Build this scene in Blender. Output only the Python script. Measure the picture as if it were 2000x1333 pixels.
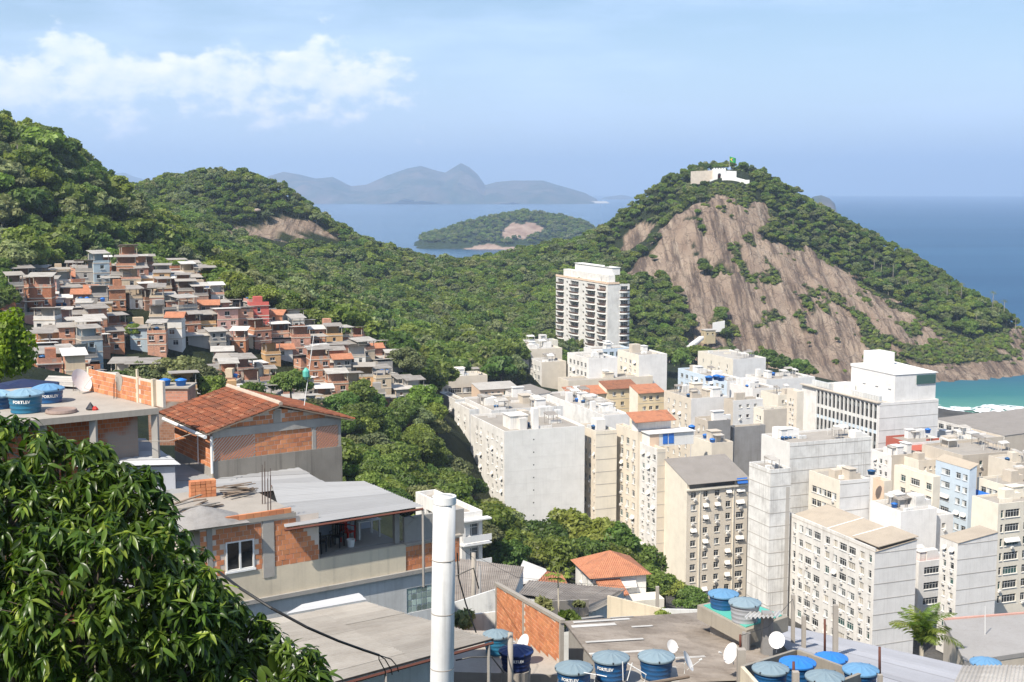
import bpy, math, random
import numpy as np
from mathutils import Vector, Matrix

for _o in list(bpy.data.objects):
    bpy.data.objects.remove(_o)
scene = bpy.context.scene
COL = scene.collection
R = math.radians

# ------------------------------------------------------------------ camera
F = 2500.0            # focal length in photo pixels (photo 2000 px wide)
HC = 94.0             # camera height above the sea
PITCH = math.atan((666.5 - 372.0) / F)
cd = bpy.data.cameras.new("camera"); cam = bpy.data.objects.new("camera", cd)
COL.objects.link(cam); scene.camera = cam
cd.sensor_width = 36; cd.lens = F / 2000 * 36
cd.clip_start = 0.5; cd.clip_end = 80000
cam.location = (0, 0, HC); cam.rotation_euler = (math.pi / 2 - PITCH, 0, 0)

# ------------------------------------------------------------------ sun, sky, exposure
SUN_EL = 50.0
SUN_AZ = -143.0        # clockwise from +Y (the view direction)
sd = bpy.data.lights.new("sun", 'SUN'); sun = bpy.data.objects.new("sun", sd)
COL.objects.link(sun)
sd.energy = 4.0; sd.angle = R(0.55); sd.color = (1.0, 0.93, 0.82)
S = Vector((math.sin(R(SUN_AZ)) * math.cos(R(SUN_EL)), math.cos(R(SUN_AZ)) * math.cos(R(SUN_EL)), math.sin(R(SUN_EL))))
sun.rotation_euler = (-S).to_track_quat('-Z', 'Y').to_euler()

scene.view_settings.view_transform = 'Standard'
scene.view_settings.look = 'None'
scene.view_settings.exposure = 0.88
scene.view_settings.gamma = 1.0
cy = scene.cycles
cy.use_denoising = True
cy.max_bounces = 6; cy.diffuse_bounces = 3; cy.glossy_bounces = 2; cy.transmission_bounces = 3
cy.volume_bounces = 1; cy.transparent_max_bounces = 6
cy.caustics_reflective = False; cy.caustics_refractive = False

def world_sky():
    w = bpy.data.worlds.new("World"); scene.world = w; w.use_nodes = True
    nt = w.node_tree; N = nt.nodes; L = nt.links; N.clear()
    out = N.new('ShaderNodeOutputWorld'); bg = N.new('ShaderNodeBackground')
    L.new(bg.outputs[0], out.inputs[0]); bg.inputs[1].default_value = 0.088
    sky = N.new('ShaderNodeTexSky'); sky.sky_type = 'NISHITA'; sky.sun_disc = False
    sky.sun_elevation = R(SUN_EL); sky.sun_rotation = R(SUN_AZ % 360)
    sky.altitude = 90; sky.air_density = 1.0; sky.dust_density = 1.2; sky.ozone_density = 2.9
    tc = N.new('ShaderNodeTexCoord'); sp = N.new('ShaderNodeSeparateXYZ')
    L.new(tc.outputs['Generated'], sp.inputs[0])
    def m(op, a, b=None, c=None, clamp=False):
        n = N.new('ShaderNodeMath'); n.operation = op; n.use_clamp = clamp
        for i, v in enumerate((a, b, c)):
            if v is None: continue
            if isinstance(v, (int, float)): n.inputs[i].default_value = v
            else: L.new(v, n.inputs[i])
        return n.outputs[0]
    def sstep(x, a, b):
        n = N.new('ShaderNodeMapRange'); n.interpolation_type = 'SMOOTHSTEP'
        L.new(x, n.inputs[0]); n.inputs[1].default_value = a; n.inputs[2].default_value = b
        return n.outputs[0]
    az = m('MULTIPLY', m('ARCTAN2', sp.outputs[0], sp.outputs[1]), 57.2958)
    el = m('MULTIPLY', m('ARCSINE', sp.outputs[2]), 57.2958)
    def noise(sx, sz, ox, oz, scale, detail=8, rough=0.55, dx=0., dz=0.):
        cx = N.new('ShaderNodeCombineXYZ')
        L.new(m('MULTIPLY_ADD', az, sx, ox + dx), cx.inputs[0])
        L.new(m('MULTIPLY_ADD', el, sz, oz + dz), cx.inputs[1])
        n = N.new('ShaderNodeTexNoise'); n.inputs['Scale'].default_value = scale
        n.inputs['Detail'].default_value = detail; n.inputs['Roughness'].default_value = rough
        L.new(cx.outputs[0], n.inputs['Vector'])
        return n.outputs[0]
    # cumulus bank low over the coast: billows above, dissolving base
    def cum(dx, dz):
        n1 = noise(0.44, 0.68, 3.1, 1.7, 1.0, 10, 0.58, dx, dz)
        return n1
    bank_top = m('ADD', m('MULTIPLY_ADD', noise(0.20, 0.0, 7.3, 0.0, 1.0, 2), 5.0, 4.0), 0.0)
    above = m('SUBTRACT', bank_top, el)                       # degrees below the bank's top
    env = m('MULTIPLY', sstep(above, -0.3, 1.2), sstep(el, 1.0, 5.2))
    side = sstep(m('MULTIPLY', az, -1.0), 1.5, 7.0)
    dens0 = m('ADD', cum(0, 0), m('MULTIPLY', m('MULTIPLY', env, side), 0.34))
    cov = m('MULTIPLY', sstep(dens0, 0.63, 0.80), sstep(side, 0.0, 0.35))
    lit = m('MULTIPLY_ADD', m('SUBTRACT', cum(0, 0), cum(-0.16, 0.26)), 2.6, 0.48, clamp=True)
    # thin veils everywhere
    veil = m('MULTIPLY', sstep(noise(0.035, 0.16, 1.3, 4.4, 1.6, 7, 0.6), 0.44, 0.68), 0.46)
    low = m('MULTIPLY', m('SUBTRACT', 1.0, sstep(el, 0.0, 8.0)), 0.62)
    def mix(f, a, b):
        n = N.new('ShaderNodeMix'); n.data_type = 'RGBA'
        L.new(f, n.inputs[0])
        for i, v in ((6, a), (7, b)):
            if isinstance(v, tuple): n.inputs[i].default_value = v
            else: L.new(v, n.inputs[i])
        return n.outputs[2]
    c = mix(veil, sky.outputs[0], (5.9, 7.2, 9.7, 1))
    c = mix(low, c, (6.0, 7.5, 10.3, 1))
    cl = mix(lit, (6.0, 6.8, 8.6, 1), (9.6, 9.2, 8.8, 1))
    c = mix(m('MULTIPLY', cov, 0.9), c, cl)
    L.new(c, bg.inputs[0])
world_sky()

# ------------------------------------------------------------------ helpers
def ray(px, py):
    a = (px - 1000) / F; b = (666.5 - py) / F
    return a, math.cos(PITCH) + b * math.sin(PITCH), -math.sin(PITCH) + b * math.cos(PITCH)
def at(px, py, d):
    x, y, z = ray(px, py); t = d / y
    return Vector((x * t, d, HC + z * t))
def atz(px, py, z):
    x, y, zz = ray(px, py); t = (z - HC) / zz
    return Vector((x * t, y * t, z))
def proj(x, y, z):
    dz = z - HC
    dep = y * math.cos(PITCH) - dz * math.sin(PITCH)
    up = y * math.sin(PITCH) + dz * math.cos(PITCH)
    return 1000 + F * x / dep, 666.5 - F * up / dep

class Frame:
    """local frame: X along the camera-facing facade (to the right), Y into depth, at a corner point"""
    def __init__(s, o, rz):
        s.o = Vector(o); s.rz = R(rz)
        s.v = Vector((math.cos(s.rz), math.sin(s.rz), 0)); s.u = Vector((-math.sin(s.rz), math.cos(s.rz), 0))
    def _hit(s, px, py, n, off=0.0):
        d = Vector(ray(px, py)); c = Vector((0, 0, HC))
        t = ((s.o + n * off) - c).dot(n) / d.dot(n)
        return c + d * t
    def front(s, px, py, off=0.0):
        p = s._hit(px, py, s.u, off) - s.o
        return p.dot(s.v), p.z
    def left(s, px, py, off=0.0):
        p = s._hit(px, py, s.v, off) - s.o
        return p.dot(s.u), p.z
    def loc(s, p):
        q = Vector(p) - s.o
        return Vector((q.dot(s.v), q.dot(s.u), q.z))
    def w(s, x, y, z):
        return s.o + s.v * x + s.u * y + Vector((0, 0, z))

def props(o, label=None, cat=None, group=None, kind=None):
    if label: o["label"] = label
    if cat: o["category"] = cat
    if group: o["group"] = group
    if kind or (label and cat): o["kind"] = kind or 'thing'
    return o
def put(name, data, parent=None, loc=(0, 0, 0), rz=0.0, rot=None, scale=None):
    o = bpy.data.objects.new(name, data); COL.objects.link(o)
    o.location = loc
    o.rotation_euler = rot if rot else (0, 0, rz)
    if scale is not None: o.scale = (scale,) * 3 if isinstance(scale, (int, float)) else scale
    if parent: o.parent = parent
    return o
def empty(name, loc, rz=0.0, **k):
    o = put(name, None, None, loc, rz); o.empty_display_size = 0.2
    return props(o, **k)

class MB:
    def __init__(s): s.v = []; s.f = []; s.m = []
    def quad(s, a, b, c, d, m=0):
        n = len(s.v); s.v += [tuple(a), tuple(b), tuple(c), tuple(d)]; s.f.append((n, n + 1, n + 2, n + 3)); s.m.append(m); return s
    def poly(s, pts, m=0):
        n = len(s.v); s.v += [tuple(p) for p in pts]; s.f.append(tuple(range(n, n + len(pts)))); s.m.append(m); return s
    def box(s, x0, x1, y0, y1, z0, z1, m=0):
        n = len(s.v)
        s.v += [(x0, y0, z0), (x1, y0, z0), (x1, y1, z0), (x0, y1, z0), (x0, y0, z1), (x1, y0, z1), (x1, y1, z1), (x0, y1, z1)]
        for f in ((0, 3, 2, 1), (4, 5, 6, 7), (0, 1, 5, 4), (1, 2, 6, 5), (2, 3, 7, 6), (3, 0, 4, 7)):
            s.f.append(tuple(n + i for i in f)); s.m.append(m)
        return s
    def prism(s, pts, z0, z1, m=0, side=None):
        """pts: outline (x,y) ccw; z0/z1 numbers or lists"""
        n = len(s.v); k = len(pts)
        zb = z0 if isinstance(z0, (list, tuple)) else [z0] * k
        zt = z1 if isinstance(z1, (list, tuple)) else [z1] * k
        s.v += [(p[0], p[1], zb[i]) for i, p in enumerate(pts)] + [(p[0], p[1], zt[i]) for i, p in enumerate(pts)]
        s.f.append(tuple(range(n + k - 1, n - 1, -1))); s.m.append(m)
        s.f.append(tuple(range(n + k, n + 2 * k))); s.m.append(m)
        for i in range(k):
            j = (i + 1) % k
            s.f.append((n + i, n + j, n + k + j, n + k + i)); s.m.append(m if side is None else side)
        return s
    def lathe(s, prof, seg=16, c=(0, 0), m=0, cap=True):
        n = len(s.v); k = len(prof)
        for r, z in prof:
            for j in range(seg):
                a = 2 * math.pi * j / seg
                s.v.append((c[0] + r * math.cos(a), c[1] + r * math.sin(a), z))
        for i in range(k - 1):
            for j in range(seg):
                j2 = (j + 1) % seg
                s.f.append((n + i * seg + j, n + i * seg + j2, n + (i + 1) * seg + j2, n + (i + 1) * seg + j)); s.m.append(m)
        if cap:
            s.f.append(tuple(n + (k - 1) * seg + j for j in range(seg))); s.m.append(m)
            s.f.append(tuple(n + j for j in reversed(range(seg)))); s.m.append(m)
        return s
    def tube(s, pts, r, seg=6, m=0):
        pts = [Vector(p) for p in pts]; k = len(pts); n = len(s.v)
        rr = r if isinstance(r, (list, tuple)) else [r] * k
        for i, p in enumerate(pts):
            t = (pts[min(i + 1, k - 1)] - pts[max(i - 1, 0)]).normalized()
            a = t.cross(Vector((0, 0, 1)))
            if a.length < 1e-3: a = Vector((1, 0, 0))
            a.normalize(); b = t.cross(a)
            for j in range(seg):
                th = 2 * math.pi * j / seg
                s.v.append(tuple(p + (a * math.cos(th) + b * math.sin(th)) * rr[i]))
        for i in range(k - 1):
            for j in range(seg):
                j2 = (j + 1) % seg
                s.f.append((n + i * seg + j, n + i * seg + j2, n + (i + 1) * seg + j2, n + (i + 1) * seg + j)); s.m.append(m)
        s.f.append(tuple(n + j for j in reversed(range(seg)))); s.m.append(m)
        s.f.append(tuple(n + (k - 1) * seg + j for j in range(seg))); s.m.append(m)
        return s
    def mesh(s, name, mats, smooth=False):
        me = bpy.data.meshes.new(name); me.from_pydata(s.v, [], s.f)
        for mt in (mats if isinstance(mats, (list, tuple)) else [mats]): me.materials.append(mt)
        if any(s.m): me.polygons.foreach_set('material_index', s.m)
        if smooth: me.polygons.foreach_set('use_smooth', [True] * len(s.f))
        me.update()
        return me
    def build(s, name, mats, parent=None, loc=(0, 0, 0), rz=0.0, smooth=False):
        return put(name, s.mesh(name, mats, smooth), parent, loc, rz)
def np_mesh(name, verts, faces, mat, smooth=False):
    """verts (n,3) float, faces (m,k) int"""
    me = bpy.data.meshes.new(name); k = faces.shape[1]
    me.vertices.add(len(verts)); me.vertices.foreach_set('co', np.asarray(verts, np.float32).ravel())
    me.loops.add(faces.size); me.loops.foreach_set('vertex_index', faces.astype(np.int32).ravel())
    me.polygons.add(len(faces)); me.polygons.foreach_set('loop_start', np.arange(0, faces.size, k, dtype=np.int32))
    if smooth: me.polygons.foreach_set('use_smooth', np.ones(len(faces), bool))
    for mt in (mat if isinstance(mat, (list, tuple)) else [mat]): me.materials.append(mt)
    me.update(calc_edges=True); me.validate()
    return me

# ------------------------------------------------------------------ materials
MATS = {}
def srgb(c):
    if isinstance(c, str):
        c = [int(c[i:i + 2], 16) / 255 for i in (0, 2, 4)]
        return tuple(((x + 0.055) / 1.055) ** 2.4 if x > 0.04045 else x / 12.92 for x in c)
    return c
class NT:
    def __init__(s, name):
        s.mat = bpy.data.materials.new(name); s.mat.use_nodes = True
        s.N = s.mat.node_tree.nodes; s.L = s.mat.node_tree.links
        s.b = s.N['Principled BSDF']; s.out = s.N['Material Output']
        s.tc = s.N.new('ShaderNodeTexCoord')
    def lk(s, a, b): s.L.new(a, b)
    def val(s, inp, v):
        if isinstance(v, (int, float, tuple)): inp.default_value = v
        else: s.L.new(v, inp)
    def noise(s, scale, detail=4, rough=0.55, vec=None, stretch=None):
        n = s.N.new('ShaderNodeTexNoise'); n.inputs['Scale'].default_value = scale
        n.inputs['Detail'].default_value = detail; n.inputs['Roughness'].default_value = rough
        v = vec if vec is not None else s.tc.outputs['Object']
        if stretch: v = s.mapping(v, stretch)
        s.L.new(v, n.inputs['Vector'])
        return n.outputs[0]
    def mapping(s, v, scale=(1, 1, 1), rot=(0, 0, 0)):
        m = s.N.new('ShaderNodeMapping'); m.inputs['Scale'].default_value = scale; m.inputs['Rotation'].default_value = rot
        s.L.new(v, m.inputs[0]); return m.outputs[0]
    def mix(s, f, a, b, mode='MIX'):
        n = s.N.new('ShaderNodeMix'); n.data_type = 'RGBA'; n.blend_type = mode
        s.val(n.inputs[0], f)
        for i, v in ((6, a), (7, b)):
            if isinstance(v, tuple): n.inputs[i].default_value = v if len(v) == 4 else (*v, 1)
            else: s.L.new(v, n.inputs[i])
        return n.outputs[2]
    def ramp(s, x, a, b, lo=0.0, hi=1.0):
        n = s.N.new('ShaderNodeMapRange'); s.val(n.inputs[0], x)
        n.inputs[1].default_value = a; n.inputs[2].default_value = b; n.inputs[3].default_value = lo; n.inputs[4].default_value = hi
        return n.outputs[0]
    def math(s, op, a, b=0.0):
        n = s.N.new('ShaderNodeMath'); n.operation = op; s.val(n.inputs[0], a); s.val(n.inputs[1], b); return n.outputs[0]
    def rnd(s):
        return s.N.new('ShaderNodeObjectInfo').outputs['Random']
    def hsv(s, col, h=0.5, sat=1.0, v=1.0):
        n = s.N.new('ShaderNodeHueSaturation'); s.val(n.inputs['Hue'], h); s.val(n.inputs['Saturation'], sat); s.val(n.inputs['Value'], v)
        if isinstance(col, tuple): n.inputs['Color'].default_value = (*col[:3], 1)
        else: s.L.new(col, n.inputs['Color'])
        return n.outputs[0]
    def bump(s, h, strength=0.3, dist=0.05):
        n = s.N.new('ShaderNodeBump'); n.inputs['Strength'].default_value = strength; n.inputs['Distance'].default_value = dist
        s.L.new(h, n.inputs['Height']); s.L.new(n.outputs[0], s.b.inputs['Normal'])
    def attr(s, name):
        n = s.N.new('ShaderNodeAttribute'); n.attribute_name = name; return n.outputs['Fac']
    def done(s, col, rough=0.8, spec=0.3):
        s.val(s.b.inputs['Base Color'], col if not isinstance(col, tuple) else (*col[:3], 1))
        s.val(s.b.inputs['Roughness'], rough); s.b.inputs['Specular IOR Level'].default_value = spec
        return s.mat
def wallmat(name, col, dirt=0.35, dcol=(0.13, 0.11, 0.09), streak=0.5, var=0.06, rough=0.85, bump=0.15, scale=1.0):
    """painted / rendered masonry with blotches, rain streaks and a slight per-object shade"""
    if name in MATS: return MATS[name]
    t = NT(name); col = srgb(col)
    c = t.hsv(col, v=t.ramp(t.rnd(), 0, 1, 1 - var, 1 + var))
    blot = t.noise(0.35 * scale, 6, 0.62)
    c = t.mix(t.ramp(blot, 0.42, 0.75, 0, dirt * 0.55), c, dcol)
    st = t.noise(1.0, 5, 0.6, stretch=(2.6 * scale, 2.6 * scale, 0.10 * scale))
    c = t.mix(t.ramp(st, 0.52, 0.80, 0, streak * dirt), c, dcol)
    fine = t.noise(9 * scale, 3)
    c = t.mix(0.06, c, t.mix(fine, (0.1, 0.1, 0.1), (0.9, 0.9, 0.9)))
    t.bump(fine, bump, 0.03)
    MATS[name] = t.done(c, rough, 0.2)
    return MATS[name]
def plain(name, col, rough=0.6, var=0.05, spec=0.4, noise=0.12, metal=0.0, nscale=3.0):
    if name in MATS: return MATS[name]
    t = NT(name); col = srgb(col)
    c = t.hsv(col, v=t.ramp(t.rnd(), 0, 1, 1 - var, 1 + var))
    n = t.noise(nscale, 5)
    c = t.mix(t.ramp(n, 0.45, 0.8, 0, noise), c, (0.12, 0.10, 0.08))
    t.b.inputs['Metallic'].default_value = metal
    MATS[name] = t.done(c, t.ramp(n, 0.3, 0.7, max(rough - 0.1, 0.02), min(rough + 0.1, 1)), spec)
    return MATS[name]
def brickfar(name, col, mortar=(0.33, 0.25, 0.2)):
    """hollow-block masonry too far off to pick the blocks apart"""
    if name in MATS: return MATS[name]
    t = NT(name); col = srgb(col)
    sp = t.N.new('ShaderNodeSeparateXYZ'); t.lk(t.tc.outputs['Object'], sp.inputs[0])
    cx = t.N.new('ShaderNodeCombineXYZ'); t.lk(t.math('ADD', sp.outputs[0], sp.outputs[1]), cx.inputs[0]); t.lk(sp.outputs[2], cx.inputs[1])
    b = t.N.new('ShaderNodeTexBrick'); t.lk(cx.outputs[0], b.inputs['Vector'])
    b.inputs['Scale'].default_value = 1.0; b.inputs['Brick Width'].default_value = 0.3; b.inputs['Row Height'].default_value = 0.2
    b.inputs['Mortar Size'].default_value = 0.015; b.inputs['Color1'].default_value = (*col, 1)
    b.inputs['Color2'].default_value = (col[0] * 0.75, col[1] * 0.68, col[2] * 0.65, 1); b.inputs['Mortar'].default_value = (*mortar, 1)
    c = t.hsv(b.outputs[0], v=t.ramp(t.rnd(), 0, 1, 0.8, 1.15), sat=t.ramp(t.rnd(), 0, 1, 1.05, 0.8))
    c = t.mix(t.ramp(t.noise(0.5, 6, 0.62), 0.45, 0.75, 0, 0.45), c, (0.13, 0.10, 0.085))
    c = t.mix(t.ramp(t.noise(0.25, 3), 0.58, 0.62, 0, 0.8), c, (0.30, 0.27, 0.24))     # patches left with render
    MATS[name] = t.done(c, 0.9, 0.15)
    return MATS[name]
def leafmat(name, cols, rough=0.5, trans=0.35, var=0.35, nscale=0.25, tint=None):
    if name in MATS: return MATS[name]
    t = NT(name); a, b, c3 = cols
    r = t.rnd()
    n = t.noise(nscale, 3)
    geo = t.N.new('ShaderNodeNewGeometry')
    isl = geo.outputs['Random Per Island']
    c = t.mix(t.ramp(r, 0, 1), a, b)
    c = t.mix(t.ramp(n, 0.4, 0.7, 0, 0.7), c, c3)
    c = t.hsv(c, h=t.ramp(t.math('FRACT', t.math('MULTIPLY', r, 5.7)), 0, 1, 0.470, 0.512), v=t.math('MULTIPLY', t.ramp(isl, 0, 1, 1 - var, 1 + var), t.ramp(t.math('FRACT', t.math('MULTIPLY', r, 13.3)), 0, 1, 0.7, 1.3)))
    t.done(c, rough, 0.35)
    tr = t.N.new('ShaderNodeBsdfTranslucent'); t.lk(t.hsv(c, sat=1.1, v=1.25), tr.inputs[0])
    mx = t.N.new('ShaderNodeMixShader'); mx.inputs[0].default_value = trans
    t.lk(t.b.outputs[0], mx.inputs[1]); t.lk(tr.outputs[0], mx.inputs[2]); t.lk(mx.outputs[0], t.out.inputs[0])
    MATS[name] = t.mat
    return t.mat

def inpoly(px, py, poly):
    px = np.asarray(px, float); py = np.asarray(py, float); ins = np.zeros(px.shape, bool)
    n = len(poly); j = n - 1
    for i in range(n):
        xi, yi = poly[i]; xj, yj = poly[j]
        if yi != yj:
            cond = ((yi > py) != (yj > py)) & (px < (xj - xi) * (py - yi) / (yj - yi) + xi)
            ins ^= cond
        j = i
    return ins
def vnoise(x, y, seed=0):
    """smooth value noise on numpy arrays, 0..1"""
    xi = np.floor(x).astype(np.int64); yi = np.floor(y).astype(np.int64)
    fx = x - xi; fy = y - yi; fx = fx * fx * (3 - 2 * fx); fy = fy * fy * (3 - 2 * fy)
    def h(a, b):
        k = (a * 374761393 + b * 668265263 + seed * 1442695040) & 0xffffffff
        k = ((k ^ (k >> 13)) * 1274126177) & 0xffffffff
        return ((k ^ (k >> 16)) & 0xffff) / 65535.0
    return (h(xi, yi) * (1 - fx) + h(xi + 1, yi) * fx) * (1 - fy) + (h(xi, yi + 1) * (1 - fx) + h(xi + 1, yi + 1) * fx) * fy
def fbm(x, y, oct=4, seed=0):
    s = 0; a = 0.5
    for i in range(oct):
        s = s + a * vnoise(x, y, seed + i * 17); x = x * 2.03; y = y * 2.03; a *= 0.5
    return s

# ------------------------------------------------------------------ terrain
def terrain_points():
    T = 8.0   # crown height taken off where the photo shows tree tops
    P = []
    def a(px, py, d, dz=0.0):
        p = at(px, py, d); P.append((p.x, p.y, p.z - dz))
    # Leme hill: foot, face, rim, ridge
    for t in ((1240, 705, 600), (1350, 700, 612), (1450, 728, 618), (1600, 737, 620), (1700, 745, 622), (1830, 747, 624), (1990, 737, 645),
              (1300, 560, 690), (1400, 560, 692), (1550, 560, 702), (1600, 650, 660), (1700, 600, 706), (1450, 650, 655), (1350, 640, 650),
              (1850, 650, 694), (1960, 690, 668), (1410, 388, 764), (1320, 425, 760), (1500, 430, 772), (1600, 480, 776), (1750, 545, 776),
              (1400, 470, 728), (1550, 500, 745), (1400, 355, 800), (1460, 355, 804)):
        a(*t)
    for t in ((1420, 312, 832, 6), (1350, 330, 832, 6), (1480, 325, 836, 6), (1560, 373, 842, 6), (1650, 420, 835, 6), (1700, 447, 826, 6),
              (1780, 490, 812, 6), (1850, 525, 796, 6), (1950, 590, 748, 5), (1988, 645, 715, 4), (1230, 395, 852, 6), (1290, 345, 842, 6),
              (1250, 470, 800, 6), (1215, 420, 868, 6)):
        a(*t)
    for (px, d, z) in ((1420, 960, 50), (1420, 1060, -6), (1560, 960, 40), (1560, 1050, -6), (1700, 930, 30), (1700, 1010, -6), (1850, 880, 12),
                       (1850, 940, -6), (1960, 820, -6), (1990, 780, -6), (2080, 690, -6), (2150, 640, -6), (1280, 980, 46), (1280, 1100, -6),
                       (2080, 610, -6), (2000, 600, -4), (1900, 590, -4), (1830, 572, -3), (2100, 555, -3)):
        p = at(px, 500, d); P.append((p.x, d, z))
    # saddle and mid hill
    for t in ((1140, 458, 880, T), (1050, 470, 880, T), (960, 490, 870, T), (870, 508, 870, T), (800, 490, 860, T), (740, 470, 850, T), (690, 455, 840, T),
              (650, 425, 830, T), (600, 385, 820, T), (550, 352, 815, T), (490, 328, 810, T), (430, 322, 810, T), (340, 332, 800, T), (260, 356, 780, T),
              (1150, 530, 740, T), (1000, 560, 720, T), (850, 570, 700, T), (700, 540, 690, T), (600, 490, 720, T), (500, 450, 730, T),
              (400, 420, 700, T), (330, 430, 640, T), (1000, 620, 610, T), (880, 640, 560, T), (760, 600, 560, T), (640, 560, 560, T), (540, 520, 580, T),
              (1270, 600, 640, T), (1290, 660, 600, T), (440, 500, 560, T)):
        a(*t)
    for (px, d, z) in ((1140, 1020, 20), (960, 1000, 10), (800, 1000, 10), (650, 1000, 20), (430, 1000, 30), (200, 1000, 40), (960, 1100, -6), (1140, 1120, -6),
                       (700, 1120, -6), (430, 1160, -6), (100, 1200, -6), (-200, 1200, 0)):
        p = at(px, 500, d); P.append((p.x, d, z))
    # left hill
    T = 11.0
    for t in ((0, 228, 400, T), (60, 242, 405, T), (130, 276, 415, T), (230, 349, 440, T), (330, 425, 455, T), (430, 500, 455, T), (0, 380, 365, T),
              (150, 400, 385, T), (250, 440, 400, T), (330, 500, 395, T), (0, 480, 345, T), (200, 490, 365, T), (560, 590, 440, T), (680, 640, 420, T),
              (480, 560, 400, T), (780, 690, 400, T), (-150, 180, 410, T), (-300, 150, 420, T)):
        a(*t)
    for (px, d, z) in ((0, 520, 95), (-300, 560, 100), (150, 560, 80)):
        p = at(px, 500, d); P.append((p.x, d, z))
    # favela slope
    for t in ((40, 560, 322), (200, 545, 335), (380, 560, 352), (560, 625, 350), (690, 685, 342), (840, 800, 312), (60, 750, 235), (200, 780, 215),
              (450, 800, 245), (600, 820, 262), (830, 825, 300), (300, 650, 290), (500, 720, 290), (650, 760, 295), (100, 650, 280)):
        a(*t)
    # wooded valley down to the town
    for t in ((680, 860, 230, 8), (760, 900, 230, 8), (850, 960, 225, 8), (930, 930, 290, 8), (780, 830, 280, 6), (870, 870, 285, 5), (960, 1010, 255, 9),
              (1060, 1030, 250, 9), (1180, 1050, 245, 9), (1260, 1090, 240, 9), (850, 720, 420, 7), (900, 680, 460, 7), (1000, 1110, 170, 3), (1150, 1160, 150, 2)):
        a(*t)
    # near slope under the houses
    for x, y, z in ((0, 0, 88), (-12, 0, 89), (15, 0, 86), (0, 15, 83), (-10, 30, 79), (8, 30, 77), (25, 30, 74), (-14, 55, 74), (-30, 50, 79), (0, 55, 69), (18, 55, 66),
                    (30, 60, 64), (0, 85, 62), (20, 90, 52), (40, 95, 46), (-25, 100, 70), (-45, 140, 68), (-20, 140, 62), (0, 130, 53), (30, 130, 38), (60, 130, 24),
                    (60, 170, 10), (-60, 30, 88), (50, 30, 70), (0, -60, 98), (-60, -60, 105), (60, -60, 90), (80, 60, 50), (90, 110, 22),
                    (-60, 180, 68), (-90, 160, 76), (-130, 240, 82), (-160, 300, 95)):
        P.append((x, y, z))
    # flat town, beach, sea bed
    for x, y, z in ((10, 300, 8), (35, 270, 5), (60, 230, 4), (100, 200, 4), (140, 180, 4), (60, 290, 3), (120, 260, 3), (120, 330, 3), (200, 300, 3), (200, 230, 3),
                    (20, 350, 10), (60, 400, 6), (120, 420, 4), (200, 400, 3), (300, 350, 2.5), (300, 240, 2.5), (0, 400, 24), (0, 450, 34), (40, 480, 14), (60, 540, 20),
                    (100, 520, 8), (150, 520, 4), (200, 500, 2.5), (300, 470, 2), (400, 400, 1), (260, 530, 1.0), (185, 535, 1.4), (400, 500, 0.6),
                    (120, 580, 14), (170, 580, 3), (450, 560, -4), (300, 570, -3), (450, 700, -6), (550, 850, -6), (500, 1000, -6), (350, 1100, -6),
                    (600, 500, -3), (600, 300, 1), (500, 150, 3), (250, 120, 6), (600, 0, 6)):
        P.append((x, y, z))
    return np.array(P)
_TP = terrain_points()
def _fit(P, smooth=0.6):
    n = len(P); s = 100.0
    X = P[:, :2] / s
    d = np.linalg.norm(X[:, None] - X[None], axis=2)
    K = d ** 2 * np.log(d + 1e-9) * 0 + d          # linear (biharmonic-like) kernel: no overshoot
    K = np.sqrt(d ** 2 + 0.04)
    A = np.zeros((n + 3, n + 3)); A[:n, :n] = K + np.eye(n) * -0.04 * smooth
    A[:n, n] = 1; A[:n, n + 1:] = X; A[n, :n] = 1; A[n + 1:, :n] = X.T
    b = np.zeros(n + 3); b[:n] = P[:, 2]
    return X, np.linalg.solve(A, b), s
_RX, _RW, _RS = _fit(_TP)
def height(x, y):
    x = np.atleast_1d(np.asarray(x, float)); y = np.atleast_1d(np.asarray(y, float)); sh = x.shape
    q = np.stack([x.ravel(), y.ravel()], 1) / _RS; out = np.empty(len(q)); n = len(_RX)
    for i in range(0, len(q), 20000):
        c = q[i:i + 20000]
        d = np.sqrt(((c[:, None] - _RX[None]) ** 2).sum(2) + 0.04)
        out[i:i + 20000] = d @ _RW[:n] + _RW[n] + c @ _RW[n + 1:]
    return np.maximum(out, -6.0).reshape(sh)
def h1(x, y): return float(height([x], [y])[0])

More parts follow.
